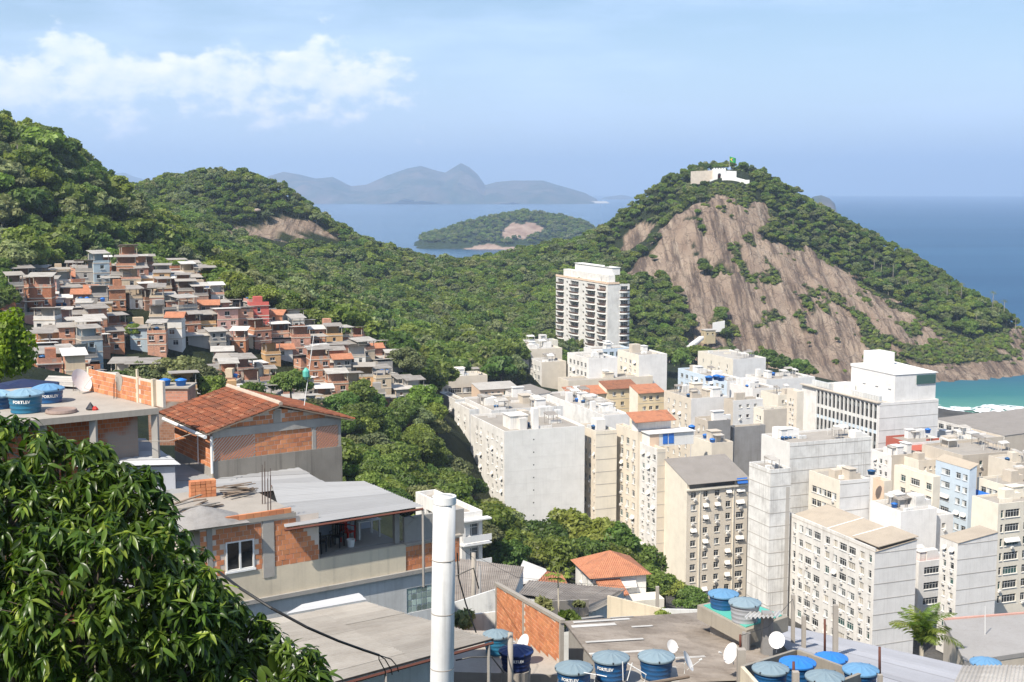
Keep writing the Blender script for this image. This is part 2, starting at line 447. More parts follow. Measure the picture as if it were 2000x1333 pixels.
ROCK = [[(1292, 450), (1340, 412), (1400, 386), (1460, 394), (1508, 412), (1500, 445), (1480, 468), (1530, 482), (1590, 492), (1640, 528), (1690, 562),
         (1740, 590), (1800, 615), (1860, 652), (1905, 668), (1940, 650), (2010, 636), (2010, 775), (1430, 775), (1335, 700), (1352, 625), (1290, 550), (1235, 570), (1218, 545), (1280, 485)],
        [(1208, 490), (1218, 465), (1255, 432), (1288, 440), (1262, 462), (1225, 490)],
        [(434, 441), (470, 440), (512, 433), (565, 423), (600, 430), (640, 457), (680, 471), (620, 466), (580, 472), (540, 474), (500, 458), (440, 457)]]
def axis(segs):
    out = []
    for a, b, st in segs: out.append(np.arange(a, b, st))
    return np.concatenate(out + [[segs[-1][1]]])
def build_terrain():
    xs = axis([(-700, -300, 20), (-300, 60, 5), (60, 340, 1.7), (340, 460, 5), (460, 900, 20)])
    ys = axis([(-140, 0, 14), (0, 590, 4), (590, 860, 1.7), (860, 1240, 8)])
    X, Y = np.meshgrid(xs, ys); Z = height(X, Y)
    dep = Y * math.cos(PITCH) - (Z - HC) * math.sin(PITCH); up = Y * math.sin(PITCH) + (Z - HC) * math.cos(PITCH)
    dep = np.maximum(dep, 5)
    PX = 1000 + F * X / dep; PY = 666.5 - F * up / dep
    wob = (fbm(X / 14, Y / 14, 3, 5) - 0.45) * 46; wob2 = (fbm(X / 14 + 90, Y / 14, 3, 9) - 0.45) * 46
    rock = np.zeros(X.shape)
    for i, pl in enumerate(ROCK):
        k = 1.0 if i == 0 else 0.35
        rock = np.maximum(rock, inpoly(PX + wob * k, PY + wob2 * k, pl).astype(float) * ((Y > 600) if i < 2 else (Y > 560)))
    # scrub on ledges of the face
    sc = fbm(X / 9, Y / 16, 4, 31)
    thr = np.clip(0.60 - 0.185 * np.clip((PX - 1560) / 260, 0, 1) * np.clip((PY - 520) / 120, 0, 1), 0.4, 1)
    rock = np.where((sc > thr) & (PY < 735) & (Z > 6), rock * 0.0, rock)
    # fluted granite: runnels down the slope, bulges and cracks
    along = X * 0.96 + Y * 0.28
    runnel = (vnoise(along / 7.0 + fbm(X / 30, Y / 30, 2, 3) * 3, Y / 60, 11) - 0.5) * 3.6 + (vnoise(along / 2.6, Y / 40, 12) - 0.5) * 1.8
    bulge = (fbm(X / 26, Z / 20, 4, 44) - 0.47) * 7 + (fbm(X / 5.2, (Y + Z) / 6.5, 4, 48) - 0.47) * 4.2
    Zr = Z + (runnel + bulge) * rock * np.clip((Z - 1.0) / 9, 0.08, 1)
    rough = (fbm(X / 3.5, Y / 3.5, 3, 71) - 0.47)
    shore = np.exp(-((Z - 0.8) / 2.2) ** 2) * (Y > 590) * (X > 120)
    Zr = Zr + rough * shore * 3.6
    n = len(ys); m = len(xs)
    idx = np.arange(n * m).reshape(n, m)
    f = np.stack([idx[:-1, :-1], idx[:-1, 1:], idx[1:, 1:], idx[1:, :-1]], -1).reshape(-1, 4)
    zz = Zr.ravel()
    keep = (zz[f] > -5.9).any(1)
    t = NT('terrain')
    rk = t.attr('rock')
    o = t.tc.outputs['Object']
    n1 = t.noise(0.05, 8, 0.6); n2 = t.noise(1.0, 7, 0.7, stretch=(0.22, 0.022, 0.012)); n3 = t.noise(0.8, 6, 0.7)
    c = t.mix(t.ramp(n1, 0.35, 0.7), (0.33, 0.235, 0.170), (0.53, 0.405, 0.30))
    c = t.mix(t.ramp(n2, 0.46, 0.59, 0, 0.85), c, (0.105, 0.075, 0.06))
    c = t.mix(t.ramp(t.noise(1.0, 5, 0.6, stretch=(0.42, 0.035, 0.02)), 0.54, 0.68, 0, 0.7), c, (0.56, 0.45, 0.34))
    c = t.mix(t.ramp(n3, 0.50, 0.70, 0, 0.5), c, (0.15, 0.11, 0.085))
    vo = t.N.new('ShaderNodeTexVoronoi'); vo.feature = 'DISTANCE_TO_EDGE'; vo.inputs['Scale'].default_value = 1.0; vo.inputs['Randomness'].default_value = 1.0
    wv = t.N.new('ShaderNodeVectorMath'); wv.operation = 'ADD'; t.lk(t.mapping(o, (0.14, 0.05, 0.10)), wv.inputs[0]); nz = t.N.new('ShaderNodeTexNoise'); nz.inputs['Scale'].default_value = 0.12; nz.inputs['Detail'].default_value = 5; t.lk(o, nz.inputs['Vector']); t.lk(nz.outputs['Color'], wv.inputs[1]); t.lk(wv.outputs[0], vo.inputs['Vector'])
    crack = t.ramp(vo.outputs['Distance'], 0.0, 0.035, 1, 0)
    c = t.mix(t.math('MULTIPLY', crack, 0.6), c, (0.07, 0.05, 0.04))
    soil = t.mix(t.ramp(t.noise(0.12, 6), 0.35, 0.7), (0.018, 0.030, 0.010), (0.045, 0.055, 0.020))
    c = t.mix(rk, soil, c)
    sd_ = t.attr('sand')
    c = t.mix(sd_, c, (0.52, 0.45, 0.34))
    town = t.mix(t.ramp(t.noise(0.06, 4), 0.4, 0.7), (0.10, 0.095, 0.088), (0.19, 0.18, 0.165))
    c = t.mix(t.attr('town'), c, town)
    t.bump(t.math('ADD', n3, t.math('ADD', t.math('MULTIPLY', n2, 1.2), t.math('MULTIPLY', t.noise(0.35, 8, 0.75), 2.0))), 1.0, 1.6)
    t.done(c, 0.9, 0.2)
    me = np_mesh('terrain', np.stack([X.ravel(), Y.ravel(), zz], 1), f[keep], t.mat, True)
    shore_rock = np.clip(1 - np.abs(Z - 1.0) / 3.0, 0, 1) * (Y > 585) * (X > 110)
    rk_a = np.maximum(rock, shore_rock)
    town_a = ((Z < 14) & (Y < 560) & (Y > 150) & (X > -10)).astype(float)
    sand = ((Z < 1.9) & (Y > 500) & (Y < 575) & (X > 150)).astype(float)
    for nm, arr in (('rock', rk_a), ('town', town_a), ('sand', sand)):
        at_ = me.attributes.new(nm, 'FLOAT', 'POINT'); at_.data.foreach_set('value', arr.ravel().astype(np.float32))
    o = put('terrain', me); props(o, kind='structure')
    return xs, ys, rock, PX, PY
_xs, _ys, _rock, _PX, _PY = build_terrain()
def rock_at(x, y):
    i = np.clip(np.searchsorted(_xs, x), 0, len(_xs) - 1); j = np.clip(np.searchsorted(_ys, y), 0, len(_ys) - 1)
    return _rock[j, i]

# ------------------------------------------------------------------ sea
def build_sea():
    t = NT('sea')
    o = t.tc.outputs['Object']
    swell = t.noise(1.0, 7, 0.6, stretch=(0.012, 0.03, 0.02)); rip = t.noise(1.0, 6, 0.6, stretch=(0.09, 0.2, 0.1))
    big = t.noise(1.0, 4, 0.5, stretch=(0.0006, 0.004, 0.001))
    c = t.mix(t.ramp(big, 0.35, 0.65), (0.014, 0.062, 0.135), (0.026, 0.090, 0.175))
    sp = t.N.new('ShaderNodeSeparateXYZ'); t.lk(o, sp.inputs[0])
    # sand bed near the beach shows through as green
    dist = t.math('ADD', sp.outputs[1], t.math('MULTIPLY', t.noise(0.02, 3), 40.0))
    sh = t.ramp(dist, 585, 720, 1, 0); sh.node.interpolation_type = 'SMOOTHSTEP'
    sh2 = t.ramp(dist, 548, 600, 1, 0)
    near = t.ramp(sp.outputs[0], 100, 130, 0, 1)
    c = t.mix(t.math('MULTIPLY', sh, near), c, (0.03, 0.15, 0.155))
    c = t.mix(t.math('MULTIPLY', sh2, near), c, (0.12, 0.29, 0.205))
    t.bump(t.math('ADD', swell, t.math('MULTIPLY', rip, 0.5)), 0.35, 1.0)
    # the bay behind the headland lies in the lee: smoother water than the open sea
    lee = t.ramp(t.math('DIVIDE', sp.outputs[0], t.math('MAXIMUM', sp.outputs[1], 1.0)), 0.06, 0.16, 1, 0)
    lee = t.math('MULTIPLY', lee, t.ramp(sp.outputs[1], 800, 1200, 0, 1))
    t.done(c, t.math('SUBTRACT', 0.5, t.math('MULTIPLY', lee, 0.25)), 0.25); t.val(t.b.inputs['Specular IOR Level'], t.math('ADD', 0.22, t.math('MULTIPLY', lee, 0.5)))
    rad = 22000.0; seg = 96
    v = [(0, 0, 0)]; f = []
    rings = [300, 700, 1500, 4000, 10000, rad]
    for r in rings:
        for j in range(seg):
            a = 2 * math.pi * j / seg; v.append((r * math.cos(a), r * math.sin(a), 0))
    for j in range(seg): f.append((0, 1 + j, 1 + (j + 1) % seg))
    for i in range(len(rings) - 1):
        for j in range(seg):
            a = 1 + i * seg + j; b = 1 + i * seg + (j + 1) % seg; f.append((a, a + seg, b + seg, b))
    me = bpy.data.meshes.new('sea'); me.from_pydata(v, [], f); me.materials.append(t.mat)
    props(put('sea', me), kind='structure')
    # surf: lacy foam lying on the shallow water along the beach
    t = NT('foam'); n = t.noise(0.16, 7, 0.7)
    t.done(t.mix(t.ramp(n, 0.3, 0.6), (0.62, 0.68, 0.68), (0.82, 0.84, 0.84)), 0.8)
    xs = np.linspace(165, 330, 140); ys = np.linspace(0, 1, 24); V = []; Fc = []
    n0 = fbm(xs / 18, xs * 0, 3, 3) * 10; n1_ = fbm(xs / 11, xs * 0 + 5, 4, 8) * 22
    for i, x in enumerate(xs):
        a = 531 + n0[i] - (x - 180) * 0.05; b = a + 13 + n1_[i] * max(0.15, 1 - (x - 170) / 90)
        for k in ys: V.append((x, a + (b - a) * k, 0.10 + 0.5 * math.sin(k * math.pi) * (0.5 + 0.5 * math.sin(x * 0.7 + k * 5))))
    for i in range(len(xs) - 1):
        for k in range(len(ys) - 1):
            j = i * len(ys) + k
            if vnoise(np.array([xs[i] / 2.2]), np.array([k / 2.5 + i * 0.1]), 3)[0] > 0.28 + 0.3 * abs(k / 11 - 1): Fc.append((j, j + len(ys), j + len(ys) + 1, j + 1))
    me = bpy.data.meshes.new('surf_foam'); me.from_pydata(V, [], Fc); me.materials.append(t.mat)
    props(put('surf_foam', me), kind='stuff', label='white surf foam along the beach', cat='foam')
build_sea()

# ------------------------------------------------------------------ far land
def heightfield(name, x0, x1, y0, y1, nx, ny, fn, mat, **k):
    xs = np.linspace(x0, x1, nx); ys = np.linspace(y0, y1, ny); X, Y = np.meshgrid(xs, ys); Z = fn(X, Y)
    idx = np.arange(nx * ny).reshape(ny, nx)
    f = np.stack([idx[:-1, :-1], idx[:-1, 1:], idx[1:, 1:], idx[1:, :-1]], -1).reshape(-1, 4)
    f = f[(Z.ravel()[f] > -3).any(1)]
    return props(put(name, np_mesh(name, np.stack([X.ravel(), Y.ravel(), Z.ravel()], 1), f, mat, True)), **k)
def far_land():
    t = NT('far_forest'); n = t.noise(0.004, 6, 0.65)
    t.done(t.mix(t.ramp(n, 0.4, 0.62), (0.030, 0.050, 0.026), (0.13, 0.10, 0.075)), 0.95, 0.1)
    def ridge(prof, d, depth, seed, amp):
        px = np.array([p[0] for p in prof], float); hz = np.array([at(p[0], p[1], d).z for p in prof]); wx = (px - 1000) / F * d / math.cos(PITCH)
        def fn(X, Y):
            xx = X * d / np.maximum(Y, 1)
            h = np.interp(xx + (fbm(X / 420, Y / 420, 3, seed) - 0.45) * 240 * np.abs(Y - d) / depth * 2, wx, hz, left=-20, right=-20)
            tt = np.abs(Y - d) / (depth * 0.5)
            prof_ = np.clip(1 - tt ** 1.35, -0.2, 1)
            z = (h + 8) * prof_ - 8 + (fbm(X / 300, Y / 300, 5, seed + 3) - 0.47) * amp * np.clip(h / 200, 0.1, 1) * np.clip(tt * 2.2, 0, 1)
            return np.where(h < 0, np.minimum(z, -4), z)
        return fn
    prof = [(500, 396), (530, 345), (560, 336), (590, 341), (622, 349), (655, 346), (690, 364), (720, 361), (760, 343), (800, 329), (825, 325), (850, 333),
            (872, 338), (890, 326), (902, 319), (918, 327), (934, 341), (948, 362), (970, 356), (1000, 353), (1060, 353), (1085, 361), (1110, 368), (1140, 377), (1160, 388), (1168, 398)]
    heightfield('far_mountain', -2500, 900, 8700, 11800, 330, 90, ridge(prof, 10200, 2900, 5, 190), t.mat, kind='structure')
    p2 = [(180, 396), (215, 352), (240, 338), (255, 337), (270, 344), (300, 352), (340, 358), (420, 372), (470, 396)]
    heightfield('farther_mountain', -5200, -2600, 12200, 15000, 120, 40, ridge(p2, 13600, 2600, 15, 120), t.mat, kind='structure')
    p3 = [(1150, 397), (1180, 385), (1210, 381), (1225, 383), (1245, 397)]
    heightfield('far_islet', 700, 1500, 13000, 15000, 60, 30, ridge(p3, 13800, 1400, 25, 30), t.mat, kind='structure')
    p4 = [(1568, 400), (1580, 384), (1596, 381), (1612, 387), (1625, 400)]
    heightfield('far_rock_islet', 700, 1400, 4200, 4900, 70, 30, ridge(p4, 4600, 500, 35, 10), t.mat, kind='structure')
    # pale beach strip under the far mountains
    ts = NT('far_sand'); ts.done((0.55, 0.50, 0.42), 0.9)
    mb = MB()
    for i in range(40):
        x0 = -1500 + i * 55; x1 = x0 + 55
        y0 = 8950 + 260 * ((i - 20) / 20) ** 2; y1 = 8950 + 260 * ((i - 19) / 20) ** 2
        mb.quad((x0, y0, 1), (x1, y1, 1), (x1, y1 + 330, 14), (x0, y0 + 330, 14))
    props(mb.build('far_beach', ts.mat), kind='structure')
    # the wooded island beyond the saddle
    ti = NT('island_ground'); rk = ti.attr('rock')
    n1 = ti.noise(0.03, 7, 0.65)
    rockc = ti.mix(ti.ramp(n1, 0.35, 0.65), (0.20, 0.13, 0.10), (0.36, 0.27, 0.21))
    ti.done(ti.mix(rk, (0.02, 0.034, 0.012), rockc), 0.9, 0.2)
    ti.bump(n1, 0.8, 3.0)
    prof = [(780, 490), (800, 478), (830, 458), (870, 447), (920, 430), (980, 418), (1020, 410), (1060, 416), (1100, 422), (1140, 432), (1170, 452), (1200, 480), (1215, 500)]
    d0 = 2250.; px = np.array([p[0] for p in prof], float); hz = np.array([at(p[0], p[1], d0).z for p in prof]) - 5; wx = (px - 1000) / F * d0
    def ih(X, Y):
        xx = X * d0 / np.maximum(Y, 1)
        h = np.interp(xx, wx, hz, left=-10, right=-10)
        h = np.where((xx < wx[0]) | (xx > wx[-1]), -10, h)
        tt = np.abs(Y - d0) / np.where(Y < d0, 210, 200)
        z = (h + 4) * np.clip(1 - tt ** 1.6, -0.5, 1) - 4 + (fbm(X / 40, Y / 40, 4, 9) - 0.47) * 14 * np.clip(tt * 1.5, 0, 1)
        return np.maximum(z, -6)
    xs = np.linspace(-230, 240, 160); ys = np.linspace(2010, 2470, 120); X, Y = np.meshgrid(xs, ys); Z = ih(X, Y)
    idx = np.arange(X.size).reshape(X.shape); f = np.stack([idx[:-1, :-1], idx[:-1, 1:], idx[1:, 1:], idx[1:, :-1]], -1).reshape(-1, 4)
    f = f[(Z.ravel()[f] > -4).any(1)]
    me = np_mesh('wooded_island', np.stack([X.ravel(), Y.ravel(), Z.ravel()], 1), f, ti.mat, True)
    dep = Y * math.cos(PITCH) - (Z - HC) * math.sin(PITCH); PX = 1000 + F * X / dep; PY = 666.5 - F * (Y * math.sin(PITCH) + (Z - HC) * math.cos(PITCH)) / dep
    w1 = (fbm(X / 16, Y / 16, 3, 2) - 0.45) * 26
    rock = np.maximum(inpoly(PX + w1, PY + w1 * 0.6, [(978, 452), (985, 443), (1030, 436), (1055, 440), (1045, 458), (1010, 466), (985, 468)]),
                      (PY + w1 * 0.5 > np.interp(PX, [780, 830, 900, 960, 1100], [485, 494, 487, 476, 500]))).astype(np.float32)
    a_ = me.attributes.new('rock', 'FLOAT', 'POINT'); a_.data.foreach_set('value', rock.ravel())
    props(put('wooded_island', me), kind='structure')
    return ih, X, Y, Z, rock
ISL = far_land()

def haze():
    t = bpy.data.materials.new('haze'); t.use_nodes = True; N = t.node_tree.nodes; N.remove(N['Principled BSDF'])
    v = N.new('ShaderNodeVolumePrincipled'); v.inputs['Color'].default_value = (0.64, 0.80, 1.0, 1); v.inputs['Density'].default_value = HAZE
    v.inputs['Anisotropy'].default_value = 0.25
    t.node_tree.links.new(v.outputs[0], N['Material Output'].inputs['Volume'])
    mb = MB(); mb.box(-23000, 23000, -23000, 23000, -8, 620)
    props(mb.build('haze', t), kind='stuff', label='thin bluish sea haze over the whole bay', cat='haze')
HAZE = 1.3e-4
haze()

# ------------------------------------------------------------------ trees
LEAF_D = leafmat('leaf_dark', ((0.083, 0.155, 0.031, 1), (0.145, 0.215, 0.041, 1), (0.172, 0.220, 0.058, 1)), 0.5, 0.45)
LEAF_B = leafmat('leaf_bright', ((0.152, 0.241, 0.041, 1), (0.228, 0.283, 0.062, 1), (0.152, 0.228, 0.047, 1)), 0.5, 0.5)
LEAF_G = leafmat('leaf_grey', ((0.186, 0.228, 0.103, 1), (0.228, 0.249, 0.103, 1), (0.158, 0.207, 0.069, 1)), 0.6, 0.4)
LEAF_Y = leafmat('leaf_lime', ((0.152, 0.289, 0.017, 1), (0.207, 0.345, 0.021, 1), (0.097, 0.220, 0.017, 1)), 0.5, 0.45)
BARK = plain('bark', (0.13, 0.105, 0.08), 0.9, 0.2, 0.1, 0.5)
BARK_PALE = plain('bark_pale', (0.30, 0.27, 0.22), 0.9, 0.2, 0.1, 0.4)

def quads_from(cent, nrm, size, rng, aspect=1.7, jit=0.7):
    n = len(cent)
    nn = nrm + rng.normal(0, jit, (n, 3)); nn /= np.linalg.norm(nn, axis=1)[:, None] + 1e-9
    t = rng.normal(0, 1, (n, 3)); t -= nn * (t * nn).sum(1)[:, None]; t /= np.linalg.norm(t, axis=1)[:, None] + 1e-9
    b = np.cross(nn, t); s = size[:, None]
    v = np.stack([cent - t * s * aspect * 0.5, cent - b * s * 0.5 + nn * s * 0.12, cent + t * s * aspect * 0.5, cent + b * s * 0.5 + nn * s * 0.12], 1).reshape(-1, 3)
    return v, np.arange(4 * n).reshape(n, 4)
def crown_points(rng, Rr, Hh, z0, nl, per, flat=0.0):
    """lumps spread through an irregular crown; leaves on and inside every lump"""
    C = []; Nn = []
    for i in range(nl):
        th = rng.uniform(0, 2 * math.pi); ph = math.acos(rng.uniform(-0.25, 1)); k = rng.uniform(0.35, 0.82)
        c = np.array([math.sin(ph) * math.cos(th) * Rr * k * rng.uniform(0.8, 1.15), math.sin(ph) * math.sin(th) * Rr * k * rng.uniform(0.8, 1.15), z0 + (0.35 + 0.5 * math.cos(ph) * k) * Hh])
        r = Rr * rng.uniform(0.20, 0.40)
        d = rng.normal(0, 1, (per, 3)); d[:, 2] = d[:, 2] * 0.9 + 0.25; d /= np.linalg.norm(d, axis=1)[:, None]
        rad = r * rng.uniform(0.62, 1.08, per) ** 0.7
        p = c + d * rad[:, None] * np.array([1, 1, 0.72 - flat])
        C.append(p); Nn.append(d * np.array([1, 1, 1.3]) + np.array([0, 0, 0.35]))
    return np.concatenate(C), np.concatenate(Nn)
def crown_mesh(name, seed, Rr, Hh, z0, nl, per, leaf, mat, flat=0.0, aspect=1.6):
    rng = np.random.default_rng(seed)
    c, n = crown_points(rng, Rr, Hh, z0, nl, per, flat)
    v, f = quads_from(c, n, leaf * rng.uniform(0.6, 1.35, len(c)), rng, aspect)
    return np_mesh(name, v, f, mat)
def trunk_mesh(name, seed, h, r, spread, mat):
    rng = random.Random(seed); mb = MB()
    top = (rng.uniform(-.3, .3), rng.uniform(-.3, .3), h)
    mb.tube([(0, 0, -1.5), (0, 0, 0), (top[0] * 0.4, top[1] * 0.4, h * 0.5), top], [r * 1.5, r * 1.2, r, r * 0.7], 7)
    for k in range(6):
        a = k * 1.05 + rng.uniform(-.3, .3); s = spread * rng.uniform(0.5, 0.85)
        mb.tube([(top[0], top[1], h * rng.uniform(0.75, 0.98)), (math.cos(a) * s * 0.5, math.sin(a) * s * 0.5, h * 1.2), (math.cos(a) * s, math.sin(a) * s, h * rng.uniform(1.35, 1.6))], [r * 0.55, r * 0.35, r * 0.12], 5)
    return mb.mesh(name, mat, True)
PROTO = []     # (crown, trunk): 0-5 far, 6-11 near
for i in range(6):
    mt = (LEAF_D, LEAF_D, LEAF_B, LEAF_D, LEAF_B, LEAF_G)[i]
    PROTO.append((crown_mesh('crown', 100 + i, 3.9 + 0.3 * (i % 3), 5.6 + (i % 2) * 1.2, 3.0, 26, 78, 0.78, mt, 0.1 * (i % 3)),
                  trunk_mesh('trunk', i, 4.0, 0.20, 3.0, BARK_PALE if i in (2, 5) else BARK)))
for i in range(6):
    mt = (LEAF_D, LEAF_B, LEAF_D, LEAF_B, LEAF_D, LEAF_G)[i]
    PROTO.append((crown_mesh('crown', 200 + i, 4.0 + 0.3 * (i % 3), 6.0 + (i % 2) * 1.0, 3.0, 46, 190, 0.42, mt, 0.05 * (i % 3)),
                  trunk_mesh('trunk', 20 + i, 4.2, 0.20, 3.0, BARK)))
SHRUB = crown_mesh('crown', 300, 1.5, 1.9, -0.1, 9, 40, 0.55, LEAF_G)
SHRUB2 = crown_mesh('crown', 301, 1.7, 1.7, -0.1, 10, 40, 0.6, LEAF_B)
def palm_crown(name, seed, n, L, mat, leaflets=26, width=0.55, droop=1.0, young=False):
    rng = random.Random(seed); V = []; Fq = []
    for k in range(n):
        a = k * 2.399 + rng.uniform(-.2, .2); e = rng.uniform(0.15, 1.25) if k > 2 else 1.35
        pts = []; p = Vector((0, 0, 0)); el = e; Lk = L * rng.uniform(0.8, 1.1)
        for j in range(9):
            pts.append(p.copy()); dd = Vector((math.cos(a) * math.cos(el), math.sin(a) * math.cos(el), math.sin(el)))
            p = p + dd * Lk / 8; el -= 0.24 * droop
        for j in range(leaflets):
            u = 0.12 + 0.88 * j / leaflets; i0 = min(int(u * 8), 7); fr = u * 8 - i0
            q = pts[i0].lerp(pts[i0 + 1], fr); t = (pts[i0 + 1] - pts[i0]).normalized()
            side = t.cross(Vector((0, 0, 1))).normalized(); w = width * math.sin(math.pi * (0.12 + 0.85 * u)) * rng.uniform(0.85, 1.1)
            for sg in (-1, 1):
                tip = q + side * sg * w * 0.85 + t * w * 0.55 + Vector((0, 0, -w * rng.uniform(0.25, 0.55)))
                b = t * (0.028 * L / 2.6 + 0.012)
                m = len(V); V += [q - b, (q + tip) / 2 + Vector((0, 0, 0.02)) - b * 0.8, tip, (q + tip) / 2 + Vector((0, 0, 0.02)) + b * 0.8]
                Fq.append((m, m + 1, m + 2, m + 3))
        for j in range(8):
            t = (pts[j + 1] - pts[j]).normalized(); s_ = t.cross(Vector((0, 0, 1))).normalized() * 0.02 * (1.3 - j / 8)
            m = len(V); V += [pts[j] - s_, pts[j] + s_, pts[j + 1] + s_, pts[j + 1] - s_]; Fq.append((m, m + 1, m + 2, m + 3))
    return np_mesh(name, np.array([tuple(v) for v in V]), np.array(Fq), mat)
PALMC = palm_crown('crown', 5, 15, 2.6, LEAF_G, 14, 0.7, 1.0)
PALMT = MB().tube([(0, 0, -1), (0.05, 0, 3), (0.0, 0.05, 7)], [0.22, 0.17, 0.13], 7).mesh('trunk', BARK_PALE, True)

TOWN = [(-17, 292), (-23, 340), (-20, 402), (2, 425), (5, 470), (40, 500), (52, 560), (92, 566), (118, 590), (150, 604), (330, 640), (500, 640), (500, 0), (60, 0), (28, 150), (40, 205), (45, 228), (25, 262)]
FAVP = [(10, 590), (40, 565), (130, 545), (300, 548), (400, 562), (450, 600), (560, 640), (700, 688), (770, 735), (850, 825), (780, 832), (700, 815), (600, 835), (430, 830), (300, 830), (20, 800)]
FTREE = []      # filled: every tree stood on the hills
def scatter():
    rng = np.random.default_rng(7)
    sp = 4.7
    gx, gy = np.meshgrid(np.arange(-340, 330, sp), np.arange(128, 960, sp)); n = gx.size
    x = gx.ravel() + rng.uniform(-2.4, 2.4, n); y = gy.ravel() + rng.uniform(-2.4, 2.4, n)
    z = height(x, y); dep = y * math.cos(PITCH) - (z - HC) * math.sin(PITCH)
    px = 1000 + F * x / dep; py = 666.5 - F * (y * math.sin(PITCH) + (z - HC) * math.cos(PITCH)) / dep
    ok = (z > 3.5) & (px > -140) & (px < 2140) & ~inpoly(x, y, TOWN)
    ok &= ~(inpoly(px, py, FAVP) & (y > 188) & (y < 362))
    ok &= ~((y < 212) & (px < 600))
    ok &= ~((y < 240) & (px > 1000)) & ~((y < 175) & (px > 520))
    rk = rock_at(x, y); ok &= (rk < 0.5)
    pt = py - F * 5.0 / dep
    for pl in ROCK[1:]: ok &= ~((y > 560) & (inpoly(px, pt, pl) | inpoly(px, (pt + py) / 2, pl)))
    scrub = (y > 600) & (x > 110) & inpoly(px, py, ROCK[0])       # ledge scrub only
    fort = inpoly(px, py, [(1325, 322), (1468, 322), (1470, 362), (1430, 375), (1400, 375), (1380, 362), (1375, 340), (1325, 338)]) & (y > 780) & (y < 829)
    front = inpoly(px, py, [(1380, 340), (1470, 340), (1470, 395), (1380, 395)]) & (y < 800) & (y > 760)
    # hidden behind the land?
    s = np.linspace(0.06, 0.985, 44); top = z + 11; vis = np.ones(n, bool); cand = np.where(ok)[0]
    for t in s:
        zz = height(x[cand] * t, y[cand] * t); vis[cand] &= ~(zz > HC + (top[cand] - HC) * t + 2.0)
    ok &= vis
    big = ok & ~scrub & ~fort & ~front
    i = np.where(big)[0]
    sc = rng.uniform(0.58, 1.0, len(i)) + 0.28 * (rng.random(len(i)) < 0.15); sc *= np.where(y[i] > 700, 0.86, 1.0)
    sc *= np.where((y[i] < 235) & (px[i] < 640), 0.7, 1.0); sc *= np.where((y[i] > 300) & (y[i] < 520), 1.32, 1.0)
    sc *= np.where((y[i] > 745) & (px[i] > 1180), 0.85, 1.0)
    sm = np.where(ok & scrub & ~front)[0]
    gx, gy = np.meshgrid(np.arange(110, 330, 2.1), np.arange(600, 830, 2.1)); k = gx.size; xs = gx.ravel() + rng.uniform(-1, 1, k); ys = gy.ravel() + rng.uniform(-1, 1, k); zs = height(xs, ys)
    dp = ys * math.cos(PITCH) - (zs - HC) * math.sin(PITCH); qx = 1000 + F * xs / dp; qy = 666.5 - F * (ys * math.sin(PITCH) + (zs - HC) * math.cos(PITCH)) / dp
    o2 = (zs > 4) & (rock_at(xs, ys) < 0.5) & (inpoly(qx, qy, ROCK[0]) | inpoly(qx, qy, [(1380, 360), (1475, 362), (1475, 395), (1380, 395)]))
    o3 = (zs > 4) & (rock_at(xs, ys) > 0.5) & (rng.random(k) < 0.012 + 0.05 * np.clip((qx - 1600) / 250, 0, 1))
    o2 |= o3; X_ = np.concatenate([x[sm], xs[o2]]); Y_ = np.concatenate([y[sm], ys[o2]]); Z_ = np.concatenate([z[sm], zs[o2]])
    return np.stack([x[i], y[i], z[i], sc, px[i], py[i]], 1), np.stack([X_, Y_, Z_, rng.uniform(0.45, 1.1, len(X_))], 1)
TREES, SCRUB = scatter()

def gn_scatter(name, pts, idx, scales, rots, protos, **k):
    """one 'stuff' object: prototypes (not in the scene) stood on the points of a mesh"""
    col = bpy.data.collections.new(name + '_kinds')
    for i, me in enumerate(protos):
        o = bpy.data.objects.new('kind_%02d' % i, me); col.objects.link(o)
    me = bpy.data.meshes.new(name); me.vertices.add(len(pts)); me.vertices.foreach_set('co', np.asarray(pts, np.float32).ravel())
    for nm, ty, ar in (('kind_index', 'INT', idx), ('size', 'FLOAT', scales), ('turn', 'FLOAT', rots)):
        a = me.attributes.new(nm, ty, 'POINT'); a.data.foreach_set('value', np.asarray(ar, np.int32 if ty == 'INT' else np.float32))
    ob = put(name, me); props(ob, kind='stuff', **k)
    ng = bpy.data.node_groups.new(name, 'GeometryNodeTree')
    ng.interface.new_socket('Geometry', in_out='INPUT', socket_type='NodeSocketGeometry')
    ng.interface.new_socket('Geometry', in_out='OUTPUT', socket_type='NodeSocketGeometry')
    N = ng.nodes; L = ng.links
    gi = N.new('NodeGroupInput'); go = N.new('NodeGroupOutput')
    ci = N.new('GeometryNodeCollectionInfo'); ci.inputs['Collection'].default_value = col
    ci.inputs['Separate Children'].default_value = True; ci.inputs['Reset Children'].default_value = True
    ip = N.new('GeometryNodeInstanceOnPoints'); ip.inputs['Pick Instance'].default_value = True
    def na(nm, ty):
        a = N.new('GeometryNodeInputNamedAttribute'); a.data_type = ty; a.inputs['Name'].default_value = nm
        return a.outputs['Attribute']
    cb = N.new('ShaderNodeCombineXYZ'); L.new(na('turn', 'FLOAT'), cb.inputs[2])
    L.new(gi.outputs[0], ip.inputs['Points']); L.new(ci.outputs[0], ip.inputs['Instance'])
    L.new(na('kind_index', 'INT'), ip.inputs['Instance Index']); L.new(cb.outputs[0], ip.inputs['Rotation'])
    L.new(na('size', 'FLOAT'), ip.inputs['Scale'])
    L.new(ip.outputs[0], go.inputs[0])
    md = ob.modifiers.new('stand', 'NODES'); md.node_group = ng
    return ob
